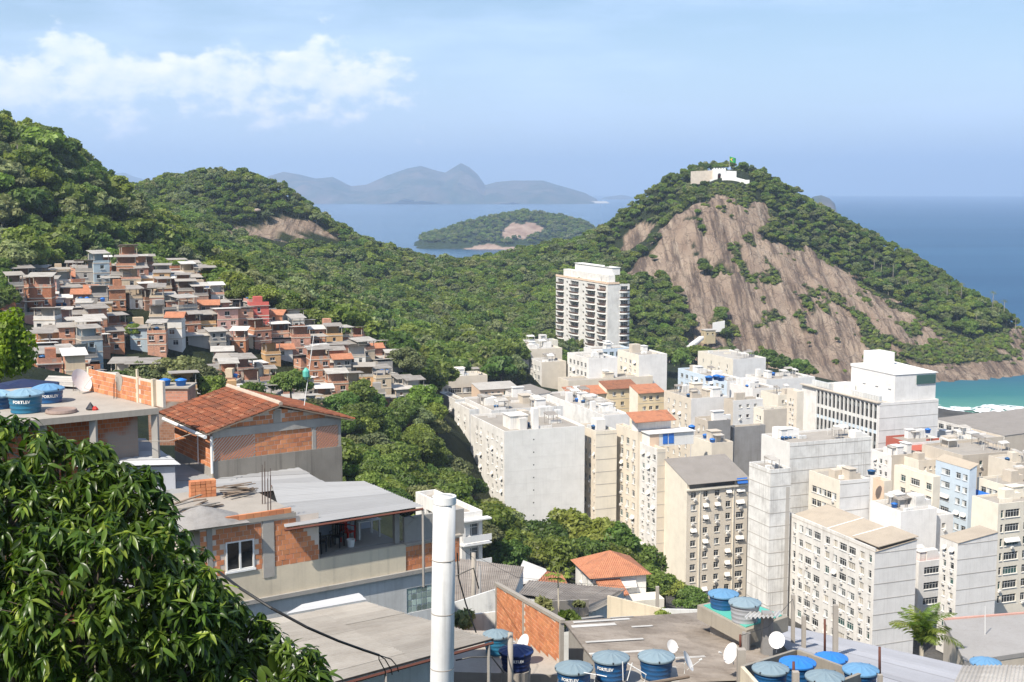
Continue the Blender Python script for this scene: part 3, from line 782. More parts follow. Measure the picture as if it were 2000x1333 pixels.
def joined(a, b):
    """crown + trunk in one mesh, for the uncounted mass"""
    va = np.empty(len(a.vertices) * 3, np.float32); a.vertices.foreach_get('co', va); va = va.reshape(-1, 3)
    vb = [tuple(v.co) for v in b.vertices]
    fa = [tuple(p.vertices) for p in a.polygons]; n = len(va)
    fb = [tuple(i + n for i in p.vertices) for p in b.polygons]
    me = bpy.data.meshes.new('tree'); me.from_pydata([tuple(v) for v in va] + vb, [], fa + fb)
    me.materials.append(a.materials[0]); me.materials.append(b.materials[0])
    me.polygons.foreach_set('material_index', [0] * len(fa) + [1] * len(fb)); return me

TREE_N = 0
def tree(x, y, z, s, kind, label, group=None, rz=None, name='tree', crown=None, trunk=None):
    global TREE_N; TREE_N += 1
    rz = (TREE_N * 2.39996) % 6.283 if rz is None else rz
    e = empty(name, (x, y, z), rz, label=label, cat='tree', group=group)
    e.scale = (s, s, s) if isinstance(s, (int, float)) else s
    put('trunk', trunk or PROTO[kind][1], e); put('crown', crown or PROTO[kind][0], e)
    return e
def plant_forest():
    rng = np.random.default_rng(17)
    T = TREES; n = len(T)
    size = T[:, 3] / T[:, 1]
    vis = (T[:, 4] > 0) & (T[:, 4] < 2000) & (T[:, 5] < 1150)
    order = np.argsort(-np.where(vis, size, 0)); pick = order[:290]; rest = order[290:]
    kind = np.where(T[:, 1] < 330, rng.integers(6, 12, n), rng.integers(0, 6, n))
    # patches of like trees
    pat = fbm(T[:, 0] / 30, T[:, 1] / 30, 3, 77)
    for i in pick:
        x, y, z, s, px, py = T[i]
        if y < 300 and px > 600: lab, g = 'leafy green tree in the wooded valley between the hillside houses and the apartment blocks', 'trees of the wooded valley'
        elif y < 300: lab, g = 'green tree on the slope below the hillside houses', 'trees below the hillside houses'
        elif px < 480: lab, g = 'dark green forest tree on the steep hill above the hillside houses', 'forest trees above the hillside houses'
        else: lab, g = 'green forest tree beside the right edge of the hillside houses', 'forest trees beside the hillside houses'
        tree(x, y, z - 0.4, float(s), int(kind[i]), lab, g)
    r = rest
    protos = [joined(c, t) for c, t in PROTO] + [SHRUB, SHRUB2]
    P = np.concatenate([T[r, :3] - np.array([0, 0, 0.5]), SCRUB[:, :3]]); K = np.concatenate([kind[r], rng.integers(12, 14, len(SCRUB))])
    Sz = np.concatenate([T[r, 3], SCRUB[:, 3]])
    gn_scatter('forest', P, K, Sz, rng.uniform(0, 6.28, len(P)), protos, label='dense green forest covering the hills and the saddle between them', cat='forest')
    # island wood
    ih, X, Y, Z, rock = ISL
    xi = rng.uniform(-230, 240, 2600); yi = rng.uniform(2010, 2330, 2600); zi = ih(xi, yi)
    ii = np.clip(((xi + 230) / 470 * 159).astype(int), 0, 159); jj = np.clip(((yi - 2010) / 460 * 119).astype(int), 0, 119)
    ok = (zi > 7) & (rock[jj, ii] < 0.5)
    P = np.stack([xi, yi, zi - 1.5], 1)[ok]
    gn_scatter('island_forest', P, rng.integers(0, 6, len(P)), rng.uniform(0.7, 1.25, len(P)), rng.uniform(0, 6.28, len(P)), protos[:6], label='green wood covering the small island beyond the saddle', cat='forest')
    # palms that stand clear of the canopy on the fort hill and the left hill
    for k, (px, py, d, s) in enumerate([(1548, 470, 770, 1.0), (1660, 500, 775, 1), (1708, 500, 765, 1.1), (1722, 505, 768, .9), (1745, 515, 765, 1.1), (1772, 560, 745, .9), (1850, 570, 735, 1.1),
                                        (1878, 565, 745, 1), (1940, 575, 742, 1.1), (1962, 590, 738, 1), (1985, 610, 716, 1.0), (1906, 640, 708, .9)]):
        p = at(px, py, d); g = h1(p.x, p.y)
        e = empty('palm_tree', (p.x, p.y, g), k * 1.3, label='slim pale-trunked palm standing above the trees on the fort hill', cat='palm', group='palms on the fort hill'); e.scale = (s, s, s)
        put('trunk', PALMT, e, scale=(1, 1, 1.35)); put('crown', PALMC, e, (0, 0.05, 9.45))
    p = at(34, 290, 392); e = empty('palm_tree', (p.x, p.y, h1(p.x, p.y)), 0.4, label='pale-trunked palm on the skyline of the left hill', cat='palm'); e.scale = (1.1,) * 3
    put('trunk', PALMT, e, scale=(1, 1, 1.3)); put('crown', PALMC, e, (0, 0.05, 9.1))
plant_forest()

# ------------------------------------------------------------------ town: materials
W_WHITE = wallmat('paint_white', (0.75, 0.72, 0.67), 0.55, streak=0.75)
W_COOL = wallmat('paint_cool_white', (0.76, 0.735, 0.70), 0.35, streak=0.6)
W_STAIN = wallmat('paint_white_stained', (0.74, 0.725, 0.69), 0.75, streak=0.9)
W_CREAM = wallmat('paint_cream', (0.75, 0.685, 0.565), 0.3)
W_BEIGE = wallmat('paint_beige', (0.68, 0.60, 0.485), 0.35)
W_TAN = wallmat('paint_tan', (0.54, 0.47, 0.38), 0.4)
W_GREY = wallmat('render_grey', (0.74, 0.72, 0.68), 0.3)
W_DGREY = wallmat('concrete_dark', (0.27, 0.26, 0.25), 0.8, streak=0.9)
W_LBLUE = wallmat('paint_light_blue', (0.55, 0.64, 0.72), 0.3)
W_YEL = wallmat('paint_yellow', (0.72, 0.58, 0.36), 0.25)
W_PEACH = wallmat('paint_peach', (0.72, 0.53, 0.38), 0.3)
W_RED = wallmat('paint_red', (0.42, 0.09, 0.05), 0.3)
ROOF_GREY = wallmat('roof_fibre_cement', (0.24, 0.215, 0.19), 0.6, rough=0.95)
ROOF_TAN = wallmat('roof_tan', (0.42, 0.35, 0.265), 0.4)
ROOF_PALE = wallmat('roof_pale_slab', (0.45, 0.42, 0.375), 0.6, scale=0.7)
ROOF_DIRT = wallmat('roof_weathered_slab', (0.34, 0.305, 0.26), 0.8, scale=0.6)
TRIM = plain('trim_line', (0.42, 0.39, 0.35), 0.8, 0.1)
TRIMW = plain('trim_white', (0.80, 0.78, 0.74), 0.7, 0.05, 0.3, 0.15)
ALU = plain('aluminium', (0.62, 0.62, 0.60), 0.4, 0.1, 0.5, 0.1)
BLUE_TARP = plain('blue_tarp', (0.03, 0.16, 0.55), 0.5, 0.1)
DARKMETAL = plain('dark_metal', (0.06, 0.06, 0.06), 0.5, 0.1)
def glass(name, col, rough=0.12):
    t = NT(name); n = t.noise(0.9, 3)
    t.b.inputs['Metallic'].default_value = 0.0
    t.done(t.hsv(srgb(col), v=t.ramp(t.rnd(), 0, 1, 0.5, 1.5)), rough, 0.6); return t.mat
G_DARK = glass('glass_dark', (0.030, 0.032, 0.034)); G_MID = glass('glass_mid', (0.11, 0.12, 0.12)); G_GREEN = glass('glass_green', (0.04, 0.085, 0.075))
SHUT = plain('shutter', (0.50, 0.46, 0.39), 0.7, 0.15)
SHUTB = plain('shutter_brown', (0.14, 0.075, 0.045), 0.6, 0.2)
AWN = plain('awning_white', (0.74, 0.71, 0.66), 0.8, 0.1)
def tilemat(name, a, b, pitch=0.22):
    if name in MATS: return MATS[name]
    t = NT(name)
    w = t.N.new('ShaderNodeTexWave'); w.wave_type = 'BANDS'; w.bands_direction = 'X'; w.inputs['Scale'].default_value = 0.314 / pitch
    t.lk(t.tc.outputs['Object'], w.inputs[0])
    w2 = t.N.new('ShaderNodeTexWave'); w2.wave_profile = 'SAW'; w2.bands_direction = 'Y'; w2.inputs['Scale'].default_value = 0.314 / 0.36
    t.lk(t.tc.outputs['Object'], w2.inputs[0])
    c = t.mix(t.ramp(t.noise(1.6, 6, 0.7), 0.35, 0.65), a, b)
    c = t.mix(t.ramp(t.noise(0.5, 5, 0.6), 0.5, 0.75, 0, 0.6), c, (0.09, 0.06, 0.045))
    t.bump(t.math('ADD', w.outputs['Fac'], t.math('MULTIPLY', w2.outputs['Fac'], 0.5)), 0.8, 0.06)
    MATS[name] = t.done(c, 0.85, 0.2); return MATS[name]
TILE_OR = tilemat('tile_orange', (0.50, 0.22, 0.12, 1), (0.42, 0.17, 0.095, 1))
TILE_OLD = tilemat('tile_old', (0.36, 0.15, 0.08, 1), (0.22, 0.10, 0.06, 1))
def corrmat(name, col, pitch=0.18, dirt=0.5):
    if name in MATS: return MATS[name]
    t = NT(name); col = srgb(col)
    n = t.noise(0.6, 7, 0.65); st = t.noise(1.0, 5, 0.65, stretch=(0.3, 3.0, 1))
    c = t.hsv(col, v=t.ramp(t.rnd(), 0, 1, 0.85, 1.12))
    c = t.mix(t.ramp(n, 0.42, 0.78, 0, dirt), c, (0.10, 0.075, 0.055)); c = t.mix(t.ramp(st, 0.5, 0.8, 0, dirt * 0.8), c, (0.14, 0.11, 0.09))
    MATS[name] = t.done(c, 0.8, 0.25); return MATS[name]
COR_PALE = corrmat('corrugated_pale', (0.46, 0.43, 0.385)); COR_GREY = corrmat('corrugated_grey', (0.31, 0.285, 0.255), dirt=0.6)
COR_WHITE = corrmat('corrugated_white', (0.62, 0.60, 0.56), dirt=0.35); COR_RUST = corrmat('corrugated_clay', (0.46, 0.20, 0.11))
TANK_BLUE = plain('tank_blue', (0.012, 0.085, 0.22), 0.45, 0.15, 0.5, 0.15); TANK_BR = plain('tank_bright_blue', (0.02, 0.16, 0.55), 0.4, 0.12, 0.5, 0.1)
LID_PALE = plain('tank_lid_pale', (0.22, 0.36, 0.46), 0.6, 0.12, 0.4, 0.25); DISH_W = plain('dish_white', (0.74, 0.72, 0.69), 0.55, 0.06, 0.4, 0.15)

# ------------------------------------------------------------------ town: windows and walls
WCACHE = {}
def win_mesh(w, h, kind):
    k = (round(w, 2), round(h, 2), kind)
    if k in WCACHE: return WCACHE[k]
    mb = MB(); fr = 0.06
    gl = {'d': G_DARK, 'm': G_MID, 'g': G_GREEN, 's': SHUT, 'b': SHUTB}[kind]
    mb.quad((0, 0.06, 0), (w, 0.06, 0), (w, 0.06, h), (0, 0.06, h), 0)
    for (a, b, c, d) in ((0, w, 0, fr), (0, w, h - fr, h), (0, fr, fr, h - fr), (w - fr, w, fr, h - fr)):
        mb.box(a, b, 0.0, 0.055, c, d, 1)
    n = max(1, int(round(w / 0.75)))
    for i in range(1, n):
        mb.box(w * i / n - 0.025, w * i / n + 0.025, 0.005, 0.055, fr, h - fr, 1)
    if h > 1.0 and kind != 's': mb.box(fr, w - fr, 0.008, 0.055, h * 0.68, h * 0.68 + 0.05, 1)
    if kind == 's':
        for j in range(1, 9): mb.box(fr, w - fr, 0.02, 0.055, h * j / 9 - 0.02, h * j / 9 + 0.02, 0)
    if kind == 'm':        # a curtain drawn halfway
        mb.quad((fr, 0.05, fr), (w * 0.42, 0.05, fr), (w * 0.42, 0.05, h - fr), (fr, 0.05, h - fr), 1)
    mb.box(-0.06, w + 0.06, -0.30, 0.0, -0.10, -0.02, 1)      # sill
    WCACHE[k] = mb.mesh('window', [gl, ALU if kind in 'dmg' else TRIMW]); return WCACHE[k]
def ac_mesh():
    if 'ac' not in WCACHE:
        mb = MB(); mb.box(0, 0.62, -0.42, 0.0, 0, 0.42, 0)
        for j in range(5): mb.box(0.05, 0.57, -0.435, -0.42, 0.05 + j * 0.07, 0.08 + j * 0.07, 1)
        mb.box(0.05, 0.10, -0.40, 0.0, -0.12, 0.0, 1); mb.box(0.52, 0.57, -0.40, 0.0, -0.12, 0.0, 1)
        WCACHE['ac'] = mb.mesh('air_conditioner', [TRIMW, TRIM])
    return WCACHE['ac']
def awn_mesh(w, h, m):
    k = ('aw', round(w, 2), round(h, 2), m.name)
    if k not in WCACHE:
        mb = MB(); o = 0.55
        mb.quad((0, -o, 0), (w, -o, 0), (w, -0.03, h), (0, -0.03, h)); mb.poly([(0, -o, 0), (0, -0.03, h), (0, -0.03, 0.15)]); mb.poly([(w, -o, 0), (w, -0.03, 0.15), (w, -0.03, h)])
        mb.box(0, w, -o - 0.03, -o, -0.10, 0.01)
        WCACHE[k] = mb.mesh('awning', m)
    return WCACHE[k]
def facade(mb, org, du, dn, L, z0, z1, holes, m=0, rev=0.22):
    """wall panel with real window openings; org at s=0,z=0; du along wall; dn outward normal"""
    org = Vector(org); du = Vector(du); dn = Vector(dn); up = Vector((0, 0, 1))
    ss = sorted({0.0, L} | {round(v, 4) for h in holes for v in (h[0], h[0] + h[2])}); zs = sorted({z0, z1} | {round(v, 4) for h in holes for v in (h[1], h[1] + h[3])})
    P = lambda s, z, k=0.0: org + du * s + up * z - dn * k
    flip = du.cross(up).dot(dn) < 0
    def q(a, b, c, d, mm):
        if flip: mb.quad(d, c, b, a, mm)
        else: mb.quad(a, b, c, d, mm)
    for j in range(len(zs) - 1):
        zc = (zs[j] + zs[j + 1]) / 2; run = None
        for i in range(len(ss) - 1):
            sc = (ss[i] + ss[i + 1]) / 2
            hole = any(h[0] < sc < h[0] + h[2] and h[1] < zc < h[1] + h[3] for h in holes)
            if not hole and run is None: run = ss[i]
            if run is not None and (hole or i == len(ss) - 2):
                e = ss[i] if hole else ss[i + 1]
                q(P(run, zs[j]), P(e, zs[j]), P(e, zs[j + 1]), P(run, zs[j + 1]), m); run = None
    for (s, z, w, h) in [x[:4] for x in holes]:
        q(P(s, z, rev), P(s, z), P(s, z + h), P(s, z + h, rev), m); q(P(s + w, z), P(s + w, z, rev), P(s + w, z + h, rev), P(s + w, z + h), m)
        q(P(s, z, rev), P(s + w, z, rev), P(s + w, z), P(s, z), m); q(P(s, z + h), P(s + w, z + h), P(s + w, z + h, rev), P(s, z + h, rev), m)
def grid(L, H, n=None, w=1.3, h=1.3, fh=3.0, t=1.2, rows=99, cols=None, zmin=1.0, drop=0.0, rng=None, m0=1.2):
    """window openings: list of (s, z, w, h) from the top of the wall downwards"""
    if cols is None:
        n = n or max(1, int((L - m0) / 2.8)); cols = [(m0 + (L - 2 * m0) * (i + 0.5) / n - w / 2, w) for i in range(n)]
    out = []; r = 0
    while r < rows:
        z = H - t - h - r * fh
        if z < zmin: break
        for (s, ww) in cols:
            if s < 0.1 or s + ww > L - 0.1: continue
            if rng and rng.random() < drop: continue
            out.append((s, z, ww, h))
        r += 1
    return out
def fit_windows(e, holes, side, La, rng, kinds='ddmmgs', ac=0.35, awn=0.06, awm=None):
    for (s, z, w, h) in [x[:4] for x in holes]:
        k = rng.choice(kinds)
        if side == 'front': loc, rz = (s, 0.16, z), 0.0; f = lambda ds, dy, dz: (s + ds, dy, z + dz)
        elif side == 'left': loc, rz = (0.16, s + w, z), -math.pi / 2; f = lambda ds, dy, dz: (dy, s + w - ds, z + dz)
        else: loc, rz = (La - 0.16, s, z), math.pi / 2; f = lambda ds, dy, dz: (La - dy, s + ds, z + dz)
        put('window', win_mesh(w, h, k), e, loc, rz)
        if rng.random() < ac: put('air_conditioner', ac_mesh(), e, f(max(0.0, w / 2 - 0.31 + rng.uniform(-.3, .3)), 0.0, -0.62), rz)
        if rng.random() < awn: put('awning', awn_mesh(w + 0.1, 0.75, awm or AWN), e, f(-0.05, 0.0, h - 0.7), rz)
TANKS = 0
def roof_tank(p, r=0.75, h=1.0, mat=None, label=None, group='small water tanks on town and hillside roofs'):
    k = ('rt', r, h, (mat or TANK_BR).name)
    if k not in WCACHE:
        WCACHE[k] = MB().lathe([(r * 0.8, 0), (r, h * 0.8), (r * 1.08, h * 0.82), (r * 1.08, h * 0.9), (r * 0.3, h * 1.12), (0.02, h * 1.14)], 14).mesh('water_tank', mat or TANK_BR, True)
    return props(put('water_tank', WCACHE[k], None, p), label=label or 'small round blue water tank on a roof', cat='water tank', group=group)
def clutter(e, x0, x1, y0, y1, z, rng, mat, n=5):
    """bulkheads, low walls, vents and sheds on a flat roof"""
    W_, D_ = x1 - x0, y1 - y0
    if W_ < 2.5 or D_ < 2.5: return
    for k in range(n):
        a = rng.random()
        sx = min(rng.uniform(1.2, 3.4), W_ * 0.6); sy = min(rng.uniform(1.2, 3.6), D_ * 0.6)
        x = rng.uniform(x0, x1 - sx); y = rng.uniform(y0, y1 - sy)
        if a < 0.3:
            h = rng.uniform(1.6, 2.8); mb = MB(); mb.box(x, x + sx, y, y + sy, z, z + h)
            if rng.random() < .4: mb.box(x - 0.2, x + sx + 0.2, y - 0.2, y + sy + 0.2, z + h, z + h + 0.14)
            if rng.random() < .4: mb.box(x + sx, x + sx * 1.7, y, y + sy * .7, z, z + h * .6)
            mb.build('bulkhead', rng.choice([mat, W_STAIN, W_COOL, W_TAN, W_GREY]), e)
        elif a < 0.5:
            mb = MB(); h = rng.uniform(0.5, 1.0); mb.box(x, x + sx * 1.3, y, y + 0.18, z, z + h); mb.build('low_wall', mat, e)
        elif a < 0.68:
            mb = MB(); h = rng.uniform(1.8, 2.3); mb.prism([(x, y), (x + sx, y), (x + sx, y + sy), (x, y + sy)], z + h, [z + h + 0.05, z + h + 0.05, z + h + 0.5, z + h + 0.5])
            for (qx, qy) in ((x + .1, y + .1), (x + sx - .2, y + .1), (x + .1, y + sy - .2), (x + sx - .2, y + sy - .2)): mb.box(qx, qx + 0.1, qy, qy + 0.1, z, z + h)
            mb.build('roof_shed', rng.choice([COR_GREY, COR_PALE, COR_WHITE]), e)
        elif a < 0.85:
            mb = MB(); mb.tube([(x, y, z), (x, y, z + 1.6)], 0.06, 6); mb.tube([(x, y, z + 1.6), (x + 0.5, y, z + 1.6)], 0.05, 6); mb.build('vent_pipe', ALU, e)
        else:
            mb = MB(); mb.box(x, x + 0.9, y, y + 0.8, z, z + 0.75); mb.box(x + 1.1, x + 2.0, y, y + 0.8, z, z + 0.7); mb.build('roof_unit', rng.choice([TRIMW, ALU]), e)
        if rng.random() < .10: roof_tank(e.matrix_basis @ Vector((x, y + 1.5, z)), .7, 1.0, rng.choice([TANK_BR, TANK_BLUE]), 'small round blue water tank on a flat roof among the town blocks', 'blue tanks on town roofs')

def bld(label, cx, ty, d, lx, rx, wl=W_WHITE, wf=None, rz=21, z0=2.5, left=None, front=None, roof='flat', seed=0, bandl=0, bandf=0, name='apartment_building', roofm=None,
        rise=2.0, over=0.5, nclut=5, kinds='ddmmgss', ac=0.35, awn=0.06, cat='building', depth=None, width=None, awm=None):
    rng = random.Random(seed * 7919 + 13); wf = wf or wl
    fr = Frame(at(cx, ty, d), rz); H = fr.o.z - z0
    La = depth or max(2.5, fr.left(lx, ty)[0]); Lb = width or max(2.0, fr.front(rx, ty)[0])
    e = empty(name, (fr.o.x, fr.o.y, z0), fr.rz, label=label, cat=cat)
    top = H - 0.55 if roof == 'flat' else H
    hl = grid(La, top, rng=rng, **left) if left else []; hf = grid(Lb, top, rng=rng, **front) if front else []
    mb = MB()
    facade(mb, (0, 0, 0), (0, 1, 0), (-1, 0, 0), La, 0.0, top, hl, 0)
    facade(mb, (0, 0, 0), (1, 0, 0), (0, -1, 0), Lb, 0.0, top, hf, 1)
    mb.quad((Lb, 0, 0), (Lb, La, 0), (Lb, La, top), (Lb, 0, top), 1); mb.quad((Lb, La, 0), (0, La, 0), (0, La, top), (Lb, La, top), 0)
    if roof == 'flat':
        p = 0.24
        mb.box(0, Lb, 0, p, top, H, 1); mb.box(0, Lb, La - p, La, top, H, 0); mb.box(0, p, p, La - p, top, H, 0); mb.box(Lb - p, Lb, p, La - p, top, H, 1)
    elif roof == 'shedy':      # rises away from the camera-facing wall
        for x in (0, Lb): mb.poly([(x, 0, H), (x, La, H + rise), (x, La, H)][::-1 if x else 1], 0)
        mb.quad((Lb, La, H), (0, La, H), (0, La, H + rise), (Lb, La, H + rise), 0)
    elif roof == 'shedx':      # rises away from the left wall
        for y in (0, La): mb.poly([(0, y, H), (Lb, y, H), (Lb, y, H + rise)], 1 if y == 0 else 0)
        mb.quad((Lb, 0, H), (Lb, La, H), (Lb, La, H + rise), (Lb, 0, H + rise), 1)
    mb.build('wall', [wl, wf], e)
    if roof == 'flat':
        rb = MB(); rb.quad((0.24, 0.24, top + 0.05), (Lb - 0.24, 0.24, top + 0.05), (Lb - 0.24, La - 0.24, top + 0.05), (0.24, La - 0.24, top + 0.05)); rb.build('roof', roofm or rng.choice([ROOF_PALE, ROOF_DIRT]), e)
        clutter(e, 0.8, Lb - 0.8, 0.8, La - 0.8, top + 0.05, rng, wl, nclut)
    else:
        rb = MB(); o = over; k = 0.10
        if roof == 'shedy':
            s = rise / La
            rb.prism([(-0.15, -o), (Lb + 0.15, -o), (Lb + 0.15, La + 0.1), (-0.15, La + 0.1)], [H - o * s + 0.02] * 2 + [H + rise + 0.02 + 0.1 * s] * 2, [H - o * s + k] * 2 + [H + rise + k + 0.1 * s] * 2)
        elif roof == 'shedx':
            s = rise / Lb
            rb.prism([(-0.05, -0.15), (Lb + o, -0.15), (Lb + o, La + 0.15), (-0.05, La + 0.15)], [H + 0.02, H + rise + o * s + 0.02] + [H + rise + o * s + 0.02, H + 0.02], [H + k, H + rise + o * s + k, H + rise + o * s + k, H + k])
        elif roof == 'hip':
            r = min(La, Lb) * 0.32; mx = min(La, Lb) / 2
            A = [(-o, -o, H), (Lb + o, -o, H), (Lb + o, La + o, H), (-o, La + o, H)]
            if Lb >= La: r0, r1 = (mx, La / 2, H + rise), (Lb - mx, La / 2, H + rise); fs = [(A[0], A[1], r1, r0), (A[1], A[2], r1), (A[2], A[3], r0, r1), (A[3], A[0], r0)]
            else: r0, r1 = (Lb / 2, mx, H + rise), (Lb / 2, La - mx, H + rise); fs = [(A[0], A[1], r0), (A[1], A[2], r1, r0), (A[2], A[3], r1), (A[3], A[0], r0, r1)]
            for f_ in fs: rb.poly(f_)
            rb.poly(A[::-1])
        rb.build('roof', roofm or ROOF_GREY, e)
    fh = (left or front or {}).get('fh', 3.0)
    for i in range(1, 40):
        z = top - 0.35 - (i - 1) * (bandf or bandl or 3.0)
        if z < 1: break
        if bandf: MB().box(0, Lb, -0.035, 0.0, z, z + 0.14).build('floor_band', TRIM, e)
        if bandl: MB().box(-0.035, 0.0, 0, La, z, z + 0.14).build('floor_band', TRIM, e)
    fit_windows(e, hl, 'left', Lb, rng, kinds, ac, awn, awm); fit_windows(e, hf, 'front', Lb, rng, kinds, ac, awn, awm)
    return e, fr, La, Lb, H

# ------------------------------------------------------------------ town: the blocks
def town():
    # --- right foreground: white block with shuttered front, its twin and the link between them
    e, fr, La, Lb, H = bld('long white six-storey block with many small windows, air conditioners and a tan roof', 1709, 1079, 238, 1539, 1790, W_WHITE, W_COOL, seed=1, roof='shedx', rise=1.5, over=0.1, roofm=ROOF_TAN, bandf=3.05,
                           left=dict(fh=3.05, t=0.9, h=1.5, zmin=2, cols=[(0.9, 0.9), (3.2, 1.4), (6.0, 2.3), (8.9, 2.4), (12.0, 1.3), (14.6, 1.5), (17.8, 2.3), (20.9, 2.3), (24.0, 1.4), (26.6, 1.0)]), ac=0.5, awn=0.03)
    mb = MB(); mb.box(-0.03, 0.25, 0, La, H - 0.02, H + 0.75); mb.build('parapet', W_WHITE, e)
    mb = MB(); mb.prism([(0.6, -0.2), (Lb + 0.2, -0.2), (Lb + 0.2, 8.0), (0.6, 8.0)], [H + 0.9, H + 2.1, H + 2.1, H + 0.9], [H + 1.05, H + 2.25, H + 2.25, H + 1.05]); mb.build('roof_panel', ROOF_TAN, e)
    mb = MB(); mb.tube([(0.7, 8.1, H + 1.0), (Lb, 8.1, H + 2.3)], 0.10, 6); mb.tube([(0.5, 17, H + .25), (Lb, 17, H + 1.7)], 0.1, 6); mb.build('ridge_cap', TRIMW, e)
    e, fr, La, Lb, H = bld('white block with windowless grey-banded side wall and tan roof near the right edge', 1871, 1062, 243, 1836, 1948, W_WHITE, W_COOL, seed=2, roof='shedx', rise=1.3, over=0.1, roofm=ROOF_TAN, bandf=3.05,
                           left=dict(fh=3.05, t=1.2, h=1.3, zmin=2, cols=[(0.9, 1.1), (3.2, 0.8)]), ac=0.6, awn=0.12)
    bld('low white link block with wide strip windows between the two tan-roofed white blocks', 1795, 1098, 258, 1786, 1846, W_WHITE, W_COOL, seed=3, front=dict(fh=3.3, t=0.8, h=1.5, w=3.9, n=1, m0=0.2), roofm=W_RED, nclut=3, kinds='gd', ac=0, depth=6)
    bld('tall white stair block with a roof terrace behind the white link block', 1806, 1010, 272, 1720, 1862, W_WHITE, W_COOL, seed=4, left=dict(fh=3.0, t=1.0, h=1.1, n=4, w=0.9), front=dict(fh=3.0, t=1.3, h=1.2, n=2, w=1.0), nclut=7)
    bld('cream balcony block cut off by the right edge', 1950, 985, 264, 1944, 2110, W_CREAM, W_CREAM, seed=5, front=dict(fh=3.1, t=0.9, h=1.7, cols=[(0.8, 0.7), (2.0, 3.8), (7.0, 1.2), (9.2, 3.6)]), kinds='ddg', ac=0.15, depth=8, nclut=4)
    # --- cream gable block and the blank white tower
    e, fr, La, Lb, H = bld('tall cream block with a blank gable wall, rows of awnings and a sloping grey roof', 1342, 944, 275, 1298, 1461, W_CREAM, W_BEIGE, seed=6, roof='shedy', rise=3.2, over=0.9,
                           front=dict(fh=2.72, t=2.2, h=1.35, cols=[(1.0, 1.35), (4.1, 1.2), (7.0, 1.25), (9.8, 1.25), (12.5, 1.9)]), kinds='ddmd', ac=0.4, awn=0.30)
    MB().box(-0.25, Lb + 0.1, -0.5, -0.002, H - 1.75, H - 1.35).build('cornice', W_CREAM, e)
    MB().box(3.05, 3.3, -0.2, -0.002, 0, H - 1.8).box(11.6, 11.85, -0.2, -0.002, 0, H - 1.8).build('pilaster', W_CREAM, e)
    MB().box(0.6, 12.0, -0.02, -0.001, H - 1.3, H - 0.5).build('loft_window', G_DARK, e)
    put('awning', awn_mesh(2.6, 1.1, BLUE_TARP), e, (Lb - 3.2, -0.45, H - 0.9))
    e, fr, La, Lb, H = bld('blank white tower with rain stains and thin floor lines beside the cream gable block', 1505, 918, 262, 1463, 1545, W_STAIN, W_STAIN, seed=7, bandf=2.85, bandl=2.85, nclut=2, roofm=ROOF_DIRT)
    MB().box(Lb - 1.1, Lb - 0.2, -0.02, -0.001, 2, H - 4).build('recess_shade_strip', TRIM, e)  # flat strip on the wall, its darker colour standing for a recess's shade
    bld('long stained white windowless block rising behind the blank white tower', 1543, 866, 290, 1487, 1702, W_GREY, W_STAIN, seed=8, bandf=2.9, nclut=9, roofm=ROOF_DIRT)
    for k in range(5): roof_tank(at(1528 + k * 7.5, 861, 296 + k * 1.0), 0.45, 0.95, TANK_BLUE, 'small dark blue water tank in the row on the long stained block', 'row of tanks on the long stained block')
    # --- comb of slabs left of it
    e, fr, La, Lb, H = bld('tall block with a broad blank grey side wall and a single column of vents', 985, 843, 290, 919, 1142, W_WHITE, W_GREY, seed=9, left=dict(fh=3.0, t=1.4, h=1.2, cols=[(1.2, 0.9), (4.2, 1.1), (7.4, 1.1), (10.6, 0.9), (15.4, 1.2), (18.4, 1.0)]), ac=0.5, awn=0.1, nclut=14, roofm=ROOF_DIRT)
    for k in range(10): MB().lathe([(0.02, 0), (0.16, 0), (0.16, 0.02)], 8).build('vent_hole', G_DARK, e, (Lb * 0.36, -0.012, H - 2.4 - 3.0 * k)).rotation_euler = (math.pi / 2, 0, 0)
    for i in range(1, 13): MB().box(0, Lb, -0.02, 0.0, H - 0.55 - 3.0 * i, H - 0.5 - 3.0 * i).build('floor_band', W_GREY, e)
    MB().box(3.0, 7.4, 4.0, 9.0, H - 0.5, H + 2.6).box(2.8, 7.6, 3.8, 9.2, H + 2.6, H + 2.75).build('stair_head', W_WHITE, e)
    MB().box(8.2, 9.6, 2.6, 4.2, H - 0.5, H + 4.4).build('lift_tower', W_COOL, e)
    bld('narrow grey-white slab end at the wooded edge of the town', 889, 781, 335, 879, 908, W_WHITE, W_GREY, seed=10, left=dict(fh=3.0, t=1.4, h=1.2, n=2, w=1.0), ac=0.6, awn=0.2, nclut=2, depth=14)
    bld('second narrow stained slab beside the slab at the wooded edge', 917, 800, 318, 905, 936, W_WHITE, W_STAIN, seed=11, left=dict(fh=3.0, t=1.4, h=1.2, n=2, w=1.0), ac=0.7, awn=0.25, nclut=2, depth=12)
    bld('wide low stained roof block behind the grey-walled tower', 960, 802, 330, 905, 1100, W_COOL, W_STAIN, seed=12, nclut=16, roofm=ROOF_DIRT)
    bld('beige slab with a blank banded end wall right of the grey-walled block', 1164, 843, 297, 1128, 1205, W_BEIGE, W_CREAM, seed=13, bandf=3.0, left=dict(fh=3.0, t=1.6, h=1.2, cols=[(0.5, 0.5), (2.6, 1.5), (5.2, 1.5), (8.4, 1.5)]), ac=0.4, nclut=4)
    e, fr, La, Lb, H = bld('beige slab with three columns of windows and an orange tiled penthouse', 1246, 845, 292, 1203, 1254, W_BEIGE, W_BEIGE, seed=14, left=dict(fh=3.0, t=1.6, h=1.5, cols=[(1.3, 1.5), (4.5, 1.5), (7.6, 1.4)]), kinds='dmmg', ac=0.55, nclut=0)
